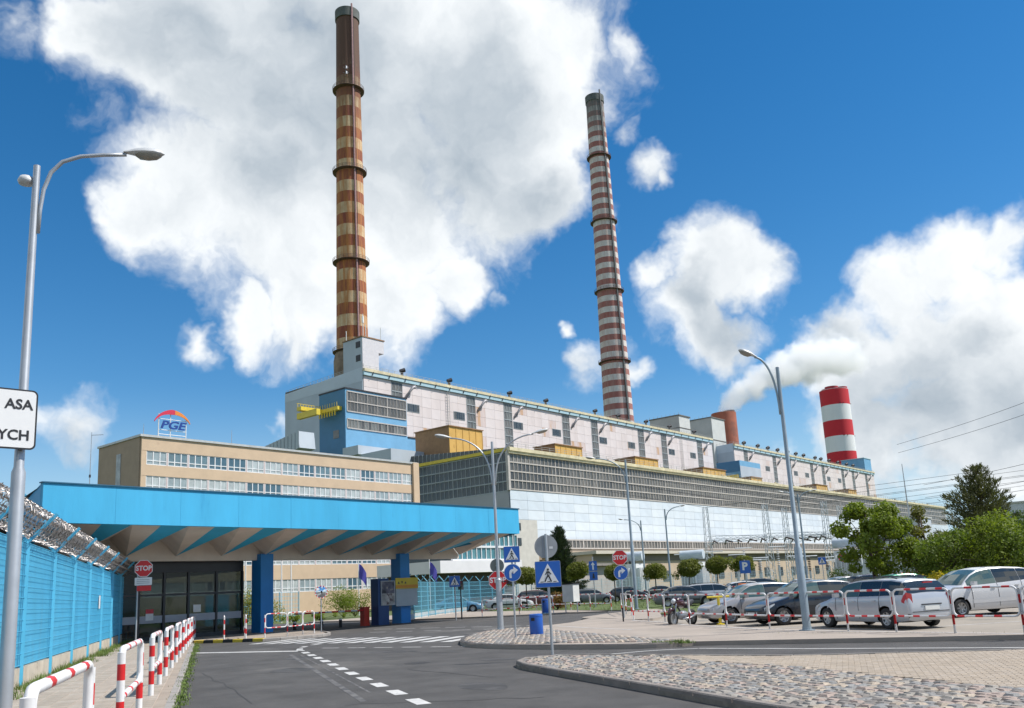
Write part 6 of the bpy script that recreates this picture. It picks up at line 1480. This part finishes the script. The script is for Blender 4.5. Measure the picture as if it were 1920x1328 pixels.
def car_mesh_parts(kind):
    """returns list of (name, mesh builder, material key, parent part)"""
    c = CARS[kind]; L_, W_ = c['L'], c['W']; st = c['st']
    xs = set(); 
    def lerp_st(f_):
        for a, b in zip(st, st[1:]):
            if a[0] <= f_ <= b[0]:
                t_ = (f_-a[0])/(b[0]-a[0]); t2 = t_
                ra, rb = (a[4] or a[3]), (b[4] or b[3])
                return [a[i]+(b[i]-a[i])*t2 for i in range(4)]+[ra+(rb-ra)*t2]
        return list(st[-1][:4])+[st[-1][4] or st[-1][3]]
    R_w = .33
    for s_ in st: xs.add(round(s_[0], 4))
    for wx in c['wb']:
        for k in range(-8, 9): xs.add(round(wx+sin(k/8*pi/2)*R_w*1.12/L_, 4))
    for q in (*c['ws'], *c['rs'], *c['pil'], c['pil'][0]-.004, c['pil'][1]-.004, .301, .305): xs.add(round(q, 4))
    k = 0.
    while k < 1: xs.add(round(k, 4)); k += .03
    X_ = sorted(xs); X_ = [x for i, x in enumerate(X_) if i == 0 or x-X_[i-1] > .0025]
    NR = 17; grid = []
    for f_ in X_:
        x0, wf, zs, zb, zr = lerp_st(f_); w = W_/2*wf; gh = zr-zb
        has = gh > .02; row = []
        x = L_/2-f_*L_
        wr = w*(.94-.235*min(1, gh/.5)) if has else w*.93
        zz = zb-zs
        row += [(x, 0, zs+.02), (x, w*.70, zs+.01), (x, w*.93, zs+.04), (x, w*.975, zs+zz*.14), (x, w*.995, zs+zz*.30), (x, w*1.0, zs+zz*.46), (x, w*1.0, zs+zz*.62), (x, w*.992, zs+zz*.78), (x, w*.972, zs+zz*.92), (x, w*.94, zb)]
        if has: row += [(x, w*.935-(w*.935-wr)*.33, zb+gh*.30), (x, w*.935-(w*.935-wr)*.68, zb+gh*.64), (x, wr*1.0, zb+gh*.88), (x, wr*.93, zb+gh*.965), (x, wr*.70, zr-.006), (x, wr*.36, zr+.012), (x, 0, zr+.018)]
        else: row += [(x, w*.90, zb+.012), (x, w*.85, zb+.02), (x, w*.78, zb+.026), (x, w*.66, zb+.032), (x, w*.48, zb+.038), (x, w*.25, zb+.042), (x, 0, zb+.044)]
        grid.append(row)
    # wheel arches: snap verts near the circle, drop faces inside
    wc = [(L_/2-wx*L_, .315) for wx in c['wb']]; RA = .375
    def in_arch(x, z, m=0.): return any((x-a)**2+(z-b)**2 < (RA-m)**2 for a, b in wc)
    for row in grid:
        for j in range(2, 8):
            x, y, z = row[j]
            for a, b in wc:
                d = hypot(x-a, z-b)
                if abs(d-RA) < .055 and z > .2: row[j] = (a+(x-a)*RA/d, y, b+(z-b)*RA/d)
    V = []; idx = {}
    def build_faces(pred, off=0., both=True):
        mb = MB()
        for side in (1, -1):
            for i in range(len(grid)-1):
                for j in range(NR-1):
                    q = [grid[i][j], grid[i+1][j], grid[i+1][j+1], grid[i][j+1]]
                    cx = sum(p[0] for p in q)/4; cz = sum(p[2] for p in q)/4; cy = sum(p[1] for p in q)/4
                    f_ = (X_[i]+X_[i+1])/2
                    if not pred(f_, j, cx, cy*side, cz): continue
                    P = [Vector((p[0], p[1]*side, p[2])) for p in q]
                    if off:
                        n = (P[2]-P[0]).cross(P[3]-P[1]); n = n.normalized() if n.length > 1e-9 else Vector((0, 0, 1))
                        if n.dot(Vector((0 if 0 < j < NR-2 else 0, side, .6))) < 0 and j > 2: n = -n
                        P = [p+n*off for p in P]
                    mb.face(P if side < 0 else P[::-1])
        if not off:
            for i in (0, len(grid)-1):
                for j in range(NR-1):
                    a, b = grid[i][j], grid[i][j+1]; q = [a, b, (b[0], -b[1], b[2]), (a[0], -a[1], a[2])]; mb.face(q if i else q[::-1])
        # weld
        if not off:
            key = {}; nv = []; rem = []
            for p in mb.v:
                k_ = (round(p[0], 4), round(p[1], 4), round(p[2], 4))
                if k_ not in key: key[k_] = len(nv); nv.append(p)
                rem.append(key[k_])
            mb.v = nv; nf = []
            for f in mb.f:
                g = []
                for i_ in f:
                    if rem[i_] not in g: g.append(rem[i_])
                if len(g) > 2: nf.append(tuple(g))
            mb.f = nf; mb.m = [0]*len(nf)
        return mb
    ws0, ws1 = c['ws']; rs0, rs1 = c['rs']; p1, p2 = c['pil']
    parts = []
    parts.append(('body', build_faces(lambda f, j, x, y, z: not (j in range(0, 8) and in_arch(x, z, .005) and abs(y) > W_*.30)), 'paint', None))
    parts.append(('windscreen', build_faces(lambda f, j, x, y, z: ws0+.005 < f < ws1-.01 and j >= 13, .006), 'glass2', None))
    parts.append(('rear_window', build_faces(lambda f, j, x, y, z: rs0+.006 < f < rs1-.004 and j >= 12, .008), 'glass', None))
    for sd in (1, -1):
        parts.append(('side_window', build_faces(lambda f, j, x, y, z: ws0+.05 < f < p1-.004 and 9 <= j < 12 and y*sd > 0, .006), 'glass2' if sd > 0 else 'glass', None))
        parts.append(('side_window', build_faces(lambda f, j, x, y, z: p1 < f < p2-.004 and 9 <= j < 12 and y*sd > 0, .006), 'glass', None))
        parts.append(('quarter_window', build_faces(lambda f, j, x, y, z: p2 < f < min(rs0+.03, rs1-.04) and 9 <= j < 12 and y*sd > 0, .006), 'glass', None))
        parts.append(('door_seam', build_faces(lambda f, j, x, y, z: (abs(f-.303) < .002 or abs(f-p1+.002) < .0022 or abs(f-p2+.002) < .0022) and 3 <= j < 9 and y*sd > 0, .004), 'trim', None))
        parts.append(('side_moulding', build_faces(lambda f, j, x, y, z: .30 < f < p2 and j == 4 and y*sd > 0, .008), 'trim' if kind in ('saloon',) else 'paint', None))
        def lens(pts, thick=.03):
            """lens band: list of (x, y, z_low, z_high) along the body, skinned and given thickness"""
            mb = MB(); n = len(pts); O = []; I = []
            for (x, y, z0, z1) in pts:
                d = Vector((x-(1.1 if x > 0 else -1.1), y*sd*.9, 0)).normalized()*thick
                O.append(((x+d.x, y*sd+d.y, z0), (x+d.x*.6, y*sd+d.y*.6, z1))); I.append(((x-d.x, y*sd-d.y, z0), (x-d.x, y*sd-d.y, z1)))
            for i in range(n-1):
                mb.face([O[i][0], O[i+1][0], O[i+1][1], O[i][1]] if (sd > 0) == (pts[0][0] > 0) else [O[i][1], O[i+1][1], O[i+1][0], O[i][0]])
                mb.face([O[i][1], O[i+1][1], I[i+1][1], I[i][1]]); mb.face([O[i][0], O[i+1][0], I[i+1][0], I[i][0]])
            mb.face([O[0][0], O[0][1], I[0][1], I[0][0]]); mb.face([O[-1][0], O[-1][1], I[-1][1], I[-1][0]])
            return mb
        def edge(f_, q): r_ = lerp_st(f_); return L_/2-f_*L_, W_/2*r_[1]*q, r_[3]
        pt = []
        for f_, q, lo, hi in ((.004, .62, .13, .03), (.012, .86, .15, .035), (.04, .955, .15, .03), (.085, .985, .12, .025), (.12, .985, .07, .03)):
            x, y, zb_ = edge(f_, q); pt.append((x, y, zb_-lo, zb_-hi))
        parts.append(('headlight', lens(pt), 'lampc', None))
        pt = []; zt_ = {'estate': (.72, 1.06), 'mpv': (.86, 1.22), 'hatch': (.74, 1.06), 'suv': (.86, 1.16), 'saloon': (.66, .86)}[kind]
        for f_, q, s_ in ((.945, .985, .35), (.965, .98, .75), (.985, .965, 1.), (.993, .80, .85)):
            x, y, zb_ = edge(f_, q); pt.append((x, y, zt_[0]+(1-s_)*.1, zt_[0]+(zt_[1]-zt_[0])*s_))
        parts.append(('tail_light', lens(pt, .02), 'lampr', None))
    parts.append(('lower_grille', build_faces(lambda f, j, x, y, z: f < .02 and 3 <= j < 5 and abs(y) < W_*.30, .006), 'trim', None))
    parts.append(('rear_bumper_trim', build_faces(lambda f, j, x, y, z: f > .985 and j == 3, .006), 'trim', None))
    mb = MB()
    for a, b in wc:
        for sd in (1, -1):
            n = 16
            for k in range(n):
                a0, a1 = pi*k/n-.15*(k == 0), pi*(k+1)/n+.15*(k == n-1)
                y0, y1 = sd*(W_/2*.985), sd*(W_/2-.34)
                mb.face([(a+RA*cos(a0), y0, b+RA*sin(a0)), (a+RA*cos(a1), y0, b+RA*sin(a1)), (a+RA*cos(a1), y1, b+RA*sin(a1)), (a+RA*cos(a0), y1, b+RA*sin(a0))])
            mb.face([(a+RA*cos(pi*k/n), sd*(W_/2-.34), b+RA*sin(pi*k/n)) for k in range(n+1)])
    parts.append(('wheel_well', mb, 'trim', None))
    mb = MB(); mb.cbox((0, 0, .30), (L_*.80, W_*.78, .2)); parts.append(('underbody', mb, 'trim', None))
    for sd in (1, -1):
        f_ = ws0+.075; r_ = lerp_st(f_); mb = MB(); mb.cbox((L_/2-f_*L_-.05, sd*(W_/2+.09), r_[3]+.07), (.13, .18, .12)); mb.cbox((L_/2-f_*L_-.03, sd*(W_/2-.02), r_[3]+.03), (.05, .12, .05)); parts.append(('mirror', mb, 'paint', None))
        for hx in (p1-.045, p2-.05): mb = MB(); r_ = lerp_st(hx); mb.cbox((L_/2-hx*L_, sd*(W_/2*1.003), r_[3]-.14), (.16, .03, .03)); parts.append(('door_handle', mb, 'paint', None))
        if kind == 'estate':
            mb = MB(); mb.tube([(L_/2-.43*L_, sd*W_*.31, 1.46), (L_/2-.47*L_, sd*W_*.315, 1.53), (L_/2-.80*L_, sd*W_*.315, 1.53), (L_/2-.86*L_, sd*W_*.31, 1.46)], .018, 6); parts.append(('roof_rail', mb, 'trim', None))
    zb = lerp_st(.99)[2]
    mb = MB(); mb.cbox((-L_/2-.012, 0, .60), (.03, .52, .115)); parts.append(('number_plate', mb, 'plate', None))
    mb = MB(); mb.cbox((L_/2+.012, 0, .42), (.03, .52, .11)); parts.append(('number_plate', mb, 'plate', None))
    mb = MB(); mb.obox((-L_/2-.004, -W_*.40, .50), (-L_/2-.004, W_*.40, .50), .02, .018); parts.append(('bumper_seam', mb, 'trim', None))
    mb = MB(); mb.obox((-L_/2-.006, -W_*.20, .70), (-L_/2-.006, W_*.20, .70), .03, .03); parts.append(('plate_bar', mb, 'trim', None))
    mb = MB(); mb.cbox((-L_/2+.06, 0, lerp_st(rs0+.01)[4]-.03), (.05, .34, .035)); parts.append(('brake_light', mb, 'lampr', None))
    return parts, wc
PARTS = {}
def car(kind, label, pos, head, color, group='cars in the car park'):
    """pos = centre of the car on the ground, head = heading vector"""
    if kind not in PARTS:
        PARTS[kind] = ([], None); pp, wc = car_mesh_parts(kind); res = []
        for nm, mb, mk, par in pp:
            if not mb.f: continue
            o = mb.build(nm, trim_m, smooth=True, sharp=32 if nm == 'body' else 30); res.append((nm, o.data, mk)); bpy.data.objects.remove(o)
        PARTS[kind] = (res, wc)
    res, wc = PARTS[kind]; c = CARS[kind]
    t = thing('parked_car', label, 'car', (pos[0], pos[1], .008), atan2(head[1], head[0]), group)
    mm = {'paint': paintm(*color), 'glass': cglass, 'glass2': cglass2, 'trim': trim_m, 'lampc': lamp_c, 'lampr': lamp_r, 'plate': plate_m}
    for nm, me, mk in res:
        o = inst(nm, me, t)
        if me.materials[0] != mm[mk]:
            o.material_slots[0].link = 'OBJECT'; o.material_slots[0].material = mm[mk]
    sc = .315/.31
    for (x, z) in wc:
        for sd in (1, -1):
            w = bpy.data.objects.new('wheel', None); COL.objects.link(w); w.parent = t; w.location = (x, sd*(c['W']/2-.115), .315); w.rotation_euler = (0, 0, 0 if sd > 0 else pi); w.empty_display_size = .1
            inst('tyre', TY, w); inst('rim', RM, w)
    return t
silver = ('silver', (.47, .49, .52)); whitec = ('white', (.62, .62, .62)); blackc = ('black', (.012, .014, .02)); greyc = ('grey', (.13, .14, .16)); champ = ('champagne', (.42, .40, .39)); bluec = ('blue', (.12, .30, .46)); redc = ('dark_red', (.10, .015, .02)); greenc = ('green', (.02, .22, .12)); navy = ('navy', (.03, .05, .10))
dA = (-.85, .52); dB = (-.47, -.88)
car('estate', 'silver estate car seen from behind with roof rails, nearest in the car park', (-9.62, 29.1), dA, silver)
car('mpv', 'white people carrier with dark windows at the right of the car park', (-8.25, 35.4), (-.60, -.80), whitec)
car('hatch', 'black hatchback parked nose out behind the tall lamp post', (-13.35, 32.35), (-.62, -.78), blackc)
car('hatch', 'grey-silver hatchback parked nose out, left of the black hatchback', (-16.1, 33.8), (-.64, -.77), champ)
car('saloon', 'dark grey saloon at the far left end of the car park', (-31.8, 56.4), (.80, .60), greyc)
car('estate', 'silver car just behind the dark grey saloon', (-32.3, 61.6), (.74, .67), silver)
car('hatch', 'white hatchback behind the silver car, near the orange tub', (-31.9, 67.0), (.74, .67), whitec)
car('suv', 'black off-roader farther back under the ball tree', (-33.2, 72.6), (.74, .67), blackc)
car('saloon', 'pale grey saloon behind the black off-roader', (-32.3, 79.5), (.74, .67), silver)
car('saloon', 'navy saloon at the back, left of the parking sign', (-29.6, 84.0), (.74, .67), navy)
car('hatch', 'dark hatchback at the back behind the grey-silver hatchback', (-26.4, 80.0), (.74, .67), navy)
car('hatch', 'bright green small car beyond the silver estate', (-17.4, 55.5), (-.62, -.78), greenc)
car('hatch', 'dark car behind the black hatchback windscreen', (-21.5, 58.0), (-.62, -.78), greyc)
car('saloon', 'dark blue car cut by the right picture edge', (-3.4, 33.6), (-.50, -.87), navy)
car('saloon', 'dark saloon behind the white people carrier at the right edge', (-4.0, 46.5), (-.5, -.87), greyc)
car('saloon', 'light blue saloon behind the yard fence', (-56.8, 59.6), (.80, .60), bluec, 'cars behind the yard fence')
car('saloon', 'white saloon next to the light blue saloon', (-55.0, 64.6), (.80, .60), whitec, 'cars behind the yard fence')
car('mpv', 'dark red van behind the double lamp post', (-54.2, 68.2), (.80, .60), redc, 'cars behind the yard fence')
car('estate', 'grey estate right of the dark red van', (-52.2, 74.0), (.80, .60), greyc, 'cars behind the yard fence')
car('hatch', 'dark hatchback below the dark conifer', (-51.0, 79.0), (.80, .60), blackc, 'cars behind the yard fence')
car('saloon', 'black saloon farthest right in the row below the conifer', (-50.0, 84.0), (.80, .60), blackc, 'cars behind the yard fence')
car('hatch', 'red car far back at the lamp before the leafy tree', (-22.5, 72), (-.62, -.78), ('red', (.40, .02, .03)))

# ---------------------------------------------------------------- motorcycle
t = thing('motorcycle', 'dark red and black motorcycle parked behind the car park barrier', 'motorcycle', (-17.9, 31.4, .008), atan2(-.80, -.05), None)
mt = mat('motorcycle_red', (.06, .015, .02), .3, coat=.6); gm = mat('motorcycle_grey', (.30, .32, .35), .35, .5)
for x, nm in ((.68, 'front_wheel'), (-.68, 'rear_wheel')):
    mb = MB(); mb.lathe([(.20, -.05), (.27, -.07), (.31, -.03), (.31, .03), (.27, .07), (.20, .05)], c=(x, 0, .31), n=24, axis='y'); w = mb.build(nm, tyre_m, t, smooth=True, local=True)
    mb = MB(); mb.lathe([(.21, .045), (.18, .05), (.05, .03), (.001, .03)], c=(x, 0, .31), n=18, axis='y'); mb.lathe([(.21, -.045), (.18, -.05), (.05, -.03), (.001, -.03)], c=(x, 0, .31), n=18, axis='y'); mb.build('rim', rim_m, w, local=True)
mb = MB(); mb.tube([(.68, .09, .31), (.52, .08, .78), (.44, .08, 1.0)], .028, 8); mb.tube([(.68, -.09, .31), (.52, -.08, .78), (.44, -.08, 1.0)], .028, 8); mb.build('fork', gm, t, smooth=True, local=True)
mb = MB(); mb.tube([(.40, -.38, 1.04), (.46, -.12, 1.02), (.46, .12, 1.02), (.40, .38, 1.04)], .018, 8); mb.build('handlebar', trim_m, t, smooth=True, local=True)
mb = MB(); mb.tube([(.52, 0, .92), (.40, 0, .95), (.15, 0, .92), (-.1, 0, .80)], [.10, .17, .20, .12], 12); mb.build('fuel_tank', mt, t, smooth=True, local=True)
mb = MB(); mb.tube([(.02, 0, .82), (-.3, 0, .80), (-.62, 0, .90), (-.82, 0, .95)], [.11, .14, .12, .06], 10); mb.build('seat', trim_m, t, smooth=True, local=True)
mb = MB(); mb.tube([(.30, 0, .40), (.05, 0, .42), (-.2, 0, .45)], [.12, .19, .13], 10); mb.build('engine', gm, t, smooth=True, local=True)
mb = MB(); mb.tube([(.2, .14, .28), (-.3, .17, .30), (-.75, .17, .42)], [.035, .045, .055], 8); mb.build('exhaust', rim_m, t, smooth=True, local=True)
mb = MB(); mb.tube([(-.05, .07, .4), (-.68, .09, .31)], .03, 6); mb.tube([(-.05, -.07, .4), (-.68, -.09, .31)], .03, 6); mb.tube([(.45, 0, .9), (-.05, 0, .4)], .035, 6); mb.tube([(.2, 0, .8), (-.75, 0, .80)], .03, 6); mb.build('frame', trim_m, t, local=True)
mb = MB(); mb.tube([(.50, 0, .98), (.60, 0, .95)], [.10, .08], 12); mb.build('headlight', lamp_c, t, smooth=True, local=True)
mb = MB(); mb.tube([(.92, 0, .52), (.80, 0, .66), (.62, 0, .68), (.50, 0, .60)], [.06, .08, .08, .06], 8); mb.build('mudguard', mt, t, smooth=True, local=True)
for s_ in (1, -1): mb = MB(); mb.tube([(.42, s_*.3, 1.04), (.36, s_*.38, 1.24)], .01, 5); mb.cbox((.36, s_*.40, 1.26), (.03, .14, .08)); mb.build('mirror', trim_m, t, local=True)
mb = MB(); mb.tube([(.0, .1, .3), (-.05, .3, .02)], .018, 5); mb.build('side_stand', trim_m, t, local=True)

# ================================================================== TREES
bark = mat('bark', (.075, .055, .042), .9, var=.25, vs=4., bump=.6, bs=15)
def leaf_mat(name, c, v=.35):
    if name in MATS: return MATS[name]
    m = mat(name, c, .6, var=v, vs=.9, spec=.3); nt = m.node_tree; b = nt.nodes['Principled BSDF']; L = nt.links.new
    tr = nt.nodes.new('ShaderNodeBsdfTranslucent'); tr.inputs[0].default_value = (c[0]*1.6, c[1]*1.7, c[2]*.8, 1); mx = nt.nodes.new('ShaderNodeMixShader'); mx.inputs[0].default_value = .33
    L(b.outputs[0], mx.inputs[1]); L(tr.outputs[0], mx.inputs[2]); L(mx.outputs[0], nt.nodes['Material Output'].inputs[0]); return m
def leaves(clumps, n, size, rnd, squash=1., shell=.0):
    """leaf faces spread through clumps (centre, radius)"""
    V = []; F = []
    tot = sum(r**2.2 for _, r in clumps)
    for c, r in clumps:
        for _ in range(int(n*r**2.2/tot)):
            d = Vector((rnd.gauss(0, 1), rnd.gauss(0, 1), rnd.gauss(0, 1))).normalized(); q = r*(rnd.random()**(1/3) if not shell else shell+(1-shell)*rnd.random()**.6)
            p = Vector(c)+Vector((d.x*q, d.y*q, d.z*q*squash)); s_ = size*rnd.uniform(.6, 1.35)
            nrm = (d*.8+Vector((rnd.gauss(0, .6), rnd.gauss(0, .6), rnd.gauss(0, .6)+.35))).normalized(); a = nrm.orthogonal().normalized(); a = (Matrix.Rotation(rnd.uniform(0, 6.28), 3, nrm) @ a); b = nrm.cross(a); k = len(V)
            V += [tuple(p-a*s_), tuple(p-a*s_*.1+b*s_*.55+nrm*s_*.12), tuple(p+a*s_), tuple(p-a*s_*.1-b*s_*.55+nrm*s_*.12)]; F.append((k, k+1, k+2, k+3))
    return V, F
def crown_obj(t, V, F, m, name='crown'):
    pm = PM[t.name].inverted(); me = bpy.data.meshes.new(name); me.from_pydata([tuple(pm @ Vector(v)) for v in V], [], F); me.materials.append(m); return link(name, me, t)
def limbs(t, base, top, clumps, r0, rnd):
    mb = MB(); b = Vector(base); tp = Vector(top); mid = b.lerp(tp, .5)+Vector((rnd.gauss(0, .12), rnd.gauss(0, .12), 0)); mb.tube([b, b.lerp(mid, .5), mid, tp], [r0, r0*.85, r0*.65, r0*.3], 8); mb.build('trunk', bark, t, smooth=True)
    mb = MB()
    for c, r in clumps:
        f_ = rnd.uniform(.35, .85); s_ = b.lerp(tp, f_); e = Vector(c); m_ = s_.lerp(e, .5)+Vector((rnd.gauss(0, .1), rnd.gauss(0, .1), .12)); mb.tube([s_, m_, e], [r0*.38*(1-f_*.4), r0*.2, r0*.07], 5)
    mb.build('branches', bark, t, smooth=True)
def broadleaf(label, base, h, w, col, n=7000, leaf=.13, seed=1, name='leafy_tree', low=.32, clumpr=(.22, .36), nc=26, r0=.14):
    rnd = random.Random(seed); x, y = base; t = thing(name, label, 'tree', (x, y, 0)); cl = []
    for i in range(nc):
        f_ = rnd.random(); zz = low+(1-low)*f_; ww = (sin(pi*min(1, (zz-low)/(1-low)*.85+.12)))**.6*w/2; a = rnd.uniform(0, 2*pi); q = rnd.random()**.5*ww
        cl.append(((x+q*cos(a), y+q*sin(a), h*zz*.93), rnd.uniform(*clumpr)*w/2*1.1))
    limbs(t, (x, y, 0), (x+rnd.gauss(0, .2), y+rnd.gauss(0, .2), h*.86), cl, r0, rnd)
    V, F = leaves(cl, n, leaf, rnd, .8); crown_obj(t, V, F, leaf_mat(*col)); return t
g1 = ('leaf_fresh', (.155, .20, .022)); g2 = ('leaf_mid', (.11, .155, .022)); g3 = ('leaf_deep', (.055, .09, .02)); g4 = ('leaf_olive', (.13, .13, .025)); g5 = ('leaf_yellow', (.42, .34, .02))
broadleaf('fresh green leafy tree with open crown and dark trunk behind the silver estate', (-20.3, 61.6), 6.6, 5.4, g1, 9000, .13, 3, nc=34, clumpr=(.16, .30))
broadleaf('thin half-bare tree right of the fresh green tree', (-18.0, 66.5), 6.4, 4.2, g4, 2600, .11, 8, nc=24, clumpr=(.14, .24), low=.4)
for i, (x, y, h, w, g) in enumerate(((-17.8, 63.0, 3.9, 5.0, g1), (-15.2, 61.0, 4.2, 4.8, g2), (-12.8, 62.5, 4.9, 5.6, g1), (-10.6, 61.5, 4.2, 5.0, g2), (-8.6, 64.0, 4.0, 5.4, g1), (-6.0, 63.0, 4.4, 5.2, g2), (-12.0, 69.0, 5.0, 5.4, g3), (-8.0, 70, 4.8, 5.4, g4), (-3.0, 68, 4.6, 6, g2))):
    broadleaf(['rounded bush just right of the fresh green tree trunk', 'dense green bush left of the white people carrier', 'tallest fresh green bush above the white people carrier', 'green bush below the pine', 'light green bush behind the white people carrier roof', 'green bush near the right picture edge', 'dark bush behind the tallest bush, at the pine foot', 'olive bush right of the pine foot', 'bush cut by the right picture edge'][i], (x, y), h, w, g, 6500, .10, 20+i, name='bush', low=.12, nc=30, clumpr=(.22, .36), r0=.08)
# ball-headed trees
bpos = [(-50.3, 61.4, 2.95, 1.15), (-47.9, 65.9, 3.2, 1.15), (-46.6, 69.8, 2.9, 1.1), (-44.7, 74.0, 2.85, 1.1), (-44.2, 79.6, 3.0, 1.1), (-44.0, 85.1, 3.2, 1.1), (-43.6, 90.6, 3.4, 1.2)]
bl = ['ball-headed tree left of the large crossing sign, nearest of the row', 'ball-headed tree just below the dark conifer', 'ball-headed tree behind the car park stop sign', 'ball-headed tree right of the lawn street lamp', 'ball-headed tree before the white transformers', 'ball-headed tree midway between transformers and parking sign', 'ball-headed tree behind the parking sign']
rnd = random.Random(4); ball_me = []
for v in range(3):
    V, F = leaves([((0, 0, 0), 1.)], 2600, .085, rnd, .82, .55); V2, F2 = leaves([((rnd.gauss(0, .45), rnd.gauss(0, .45), rnd.gauss(0, .35)), .5) for _ in range(8)], 1200, .09, rnd, .85)
    n = len(V); me = bpy.data.meshes.new('crown'); me.from_pydata(V+V2, [], F+[tuple(n+i for i in f) for f in F2]); me.materials.append(leaf_mat('leaf_ball', (.13, .145, .022))); ball_me.append(me)
for i, (x, y, z, r) in enumerate(bpos):
    t = thing('ball_tree', bl[i], 'tree', (x, y, 0), rnd.uniform(0, 6), 'ball-headed trees in a row'); r *= rnd.uniform(.88, 1.12); inst('crown', ball_me[i % 3], t, (0, 0, z), 0, (r*rnd.uniform(.92, 1.12), r, r*rnd.uniform(.78, 1.02)))
    mb = MB(); mb.tube([(0, 0, 0), (.03, 0, z*.5), (0, .02, z-.2)], [.07, .055, .05], 8); mb.build('trunk', bark, t, smooth=True, local=True)
# conifers
def conifer(label, base, h, w, m, seed, n_wh=16, per=9, name='conifer_tree', needle=.16, dens=60, droop=.1, top_open=0., rise=.35):
    rnd = random.Random(seed); x, y = base; t = thing(name, label, 'tree', (x, y, 0)); mb = MB(); mb.tube([(x, y, 0), (x+.05, y, h*.5), (x, y+.04, h)], [h*.022, h*.014, .02], 8); mb.build('trunk', bark, t, smooth=True)
    V = []; F = []; br = MB()
    for k in range(n_wh):
        f_ = (k+.5)/n_wh; z = h*(.10+.90*f_); rad = w/2*((1-f_)**.75)*rnd.uniform(.8, 1.1)+.12; npb = max(4, int(per*(1-f_*.5)))
        for j in range(npb):
            a = 2*pi*j/npb+rnd.uniform(-.35, .35)+k*.7; rr = rad*rnd.uniform(.6, 1.12); e = Vector((x+rr*cos(a), y+rr*sin(a), z+rr*(rise*f_+.12-droop)+rnd.uniform(-.1, .1))); s_ = Vector((x, y, z-.06*h*rnd.random())); m_ = s_.lerp(e, .55)-Vector((0, 0, .05*rr)); br.tube([s_, m_, e], [.035+.012*rr, .025, .008], 4)
            cnt = int(dens*(rr+.25))
            for _ in range(cnt):
                u = rnd.uniform(.22, 1.04); p = s_.lerp(m_, u/.55) if u < .55 else m_.lerp(e, (u-.55)/.45); sp_ = .10+.16*rr*(1.1-u)
                p = p+Vector((rnd.gauss(0, sp_), rnd.gauss(0, sp_), rnd.gauss(0, sp_*.5))); d = ((e-s_).normalized()*.8+Vector((rnd.gauss(0, .5), rnd.gauss(0, .5), rnd.uniform(.0, .9)))).normalized(); sd = d.orthogonal().normalized()*needle*.13*rnd.uniform(.7, 1.5); l_ = needle*rnd.uniform(.7, 1.4); q = len(V)
                V += [tuple(p-sd), tuple(p+sd), tuple(p+d*l_+sd*.3), tuple(p+d*l_-sd*.3)]; F.append((q, q+1, q+2, q+3))
    br.build('branches', bark, t); crown_obj(t, V, F, m); return t
conifer('tall open pine rising above the bushes at the right', (-17.1, 79.5), 9.6, 9.4, leaf_mat('needle_olive', (.085, .092, .035)), 5, n_wh=18, per=10, needle=.27, dens=62, rise=.8)
conifer('dark dense conifer standing behind the round sign back', (-57.8, 76.6), 8.2, 4.9, leaf_mat('needle_dark', (.028, .045, .022)), 9, n_wh=22, per=12, needle=.20, dens=95)
# small shrubs and hedges
def shrub(label, x, y, h, w, g, seed, n=1500, name='shrub', leaf=.07, z=0.):
    rnd = random.Random(seed); t = thing(name, label, 'shrub', (x, y, z)); cl = [((x+rnd.gauss(0, w*.25), y+rnd.gauss(0, w*.25), z+h*rnd.uniform(.3, .75)), h*rnd.uniform(.25, .4)) for _ in range(9)]; V, F = leaves(cl, n, leaf, rnd, .9); crown_obj(t, V, F, leaf_mat(*g), 'foliage')
    mb = MB()
    for c, r in cl: mb.tube([(x, y, z), c], [.03, .01], 4)
    mb.build('stems', bark, t)
shrub('yellow flowering shrub left of the silver estate roof', -15.6, 58.0, 1.7, 2.6, g5, 31)
shrub('reddish shrub beside the lawn, left of the island sign pole', -42.5, 55.5, 1.4, 1.8, ('leaf_russet', (.17, .10, .03)), 32, z=.05)
shrub('small upright shrub left of the leafy tree', -24.0, 66, 2.2, 1.2, g3, 33)
for i, (x, y, h, w) in enumerate(((-64.5, 42.5, 3.4, 2.2), (-64.8, 44.2, 3.0, 2.2), (-68, 55.5, 3.2, 2.6), (-70, 58.5, 3.0, 2.6))): shrub(['tall green-yellow shrub right of the left column', 'green-yellow shrub behind the traffic mirror', 'green shrub beyond the open gate', 'green shrub left of the poster pillar'][i], x, y, h, w, ('leaf_golden', (.22, .21, .02)) if i < 2 else g1, 40+i, 2600)
for i, (x, y) in enumerate(((-60.5, 34.6), (-62, 38), (-63, 41), (-64, 47), (-66, 51))): shrub('low clipped hedge clump beyond the boom, %s from the left' % ['first', 'second', 'third', 'fourth', 'fifth'][i], x, y, .75, 2.2, g1, 50+i, 900, name='hedge')
for i in range(7): shrub('low shrub along the pale fence, %s from the left' % ['first', 'second', 'third', 'fourth', 'fifth', 'sixth', 'seventh'][i], -40+i*2.6, 92+i*2.2, 1.5, 2.6, (g2, g4, ('leaf_russet', (.17, .10, .03)))[i % 3], 60+i, 700)
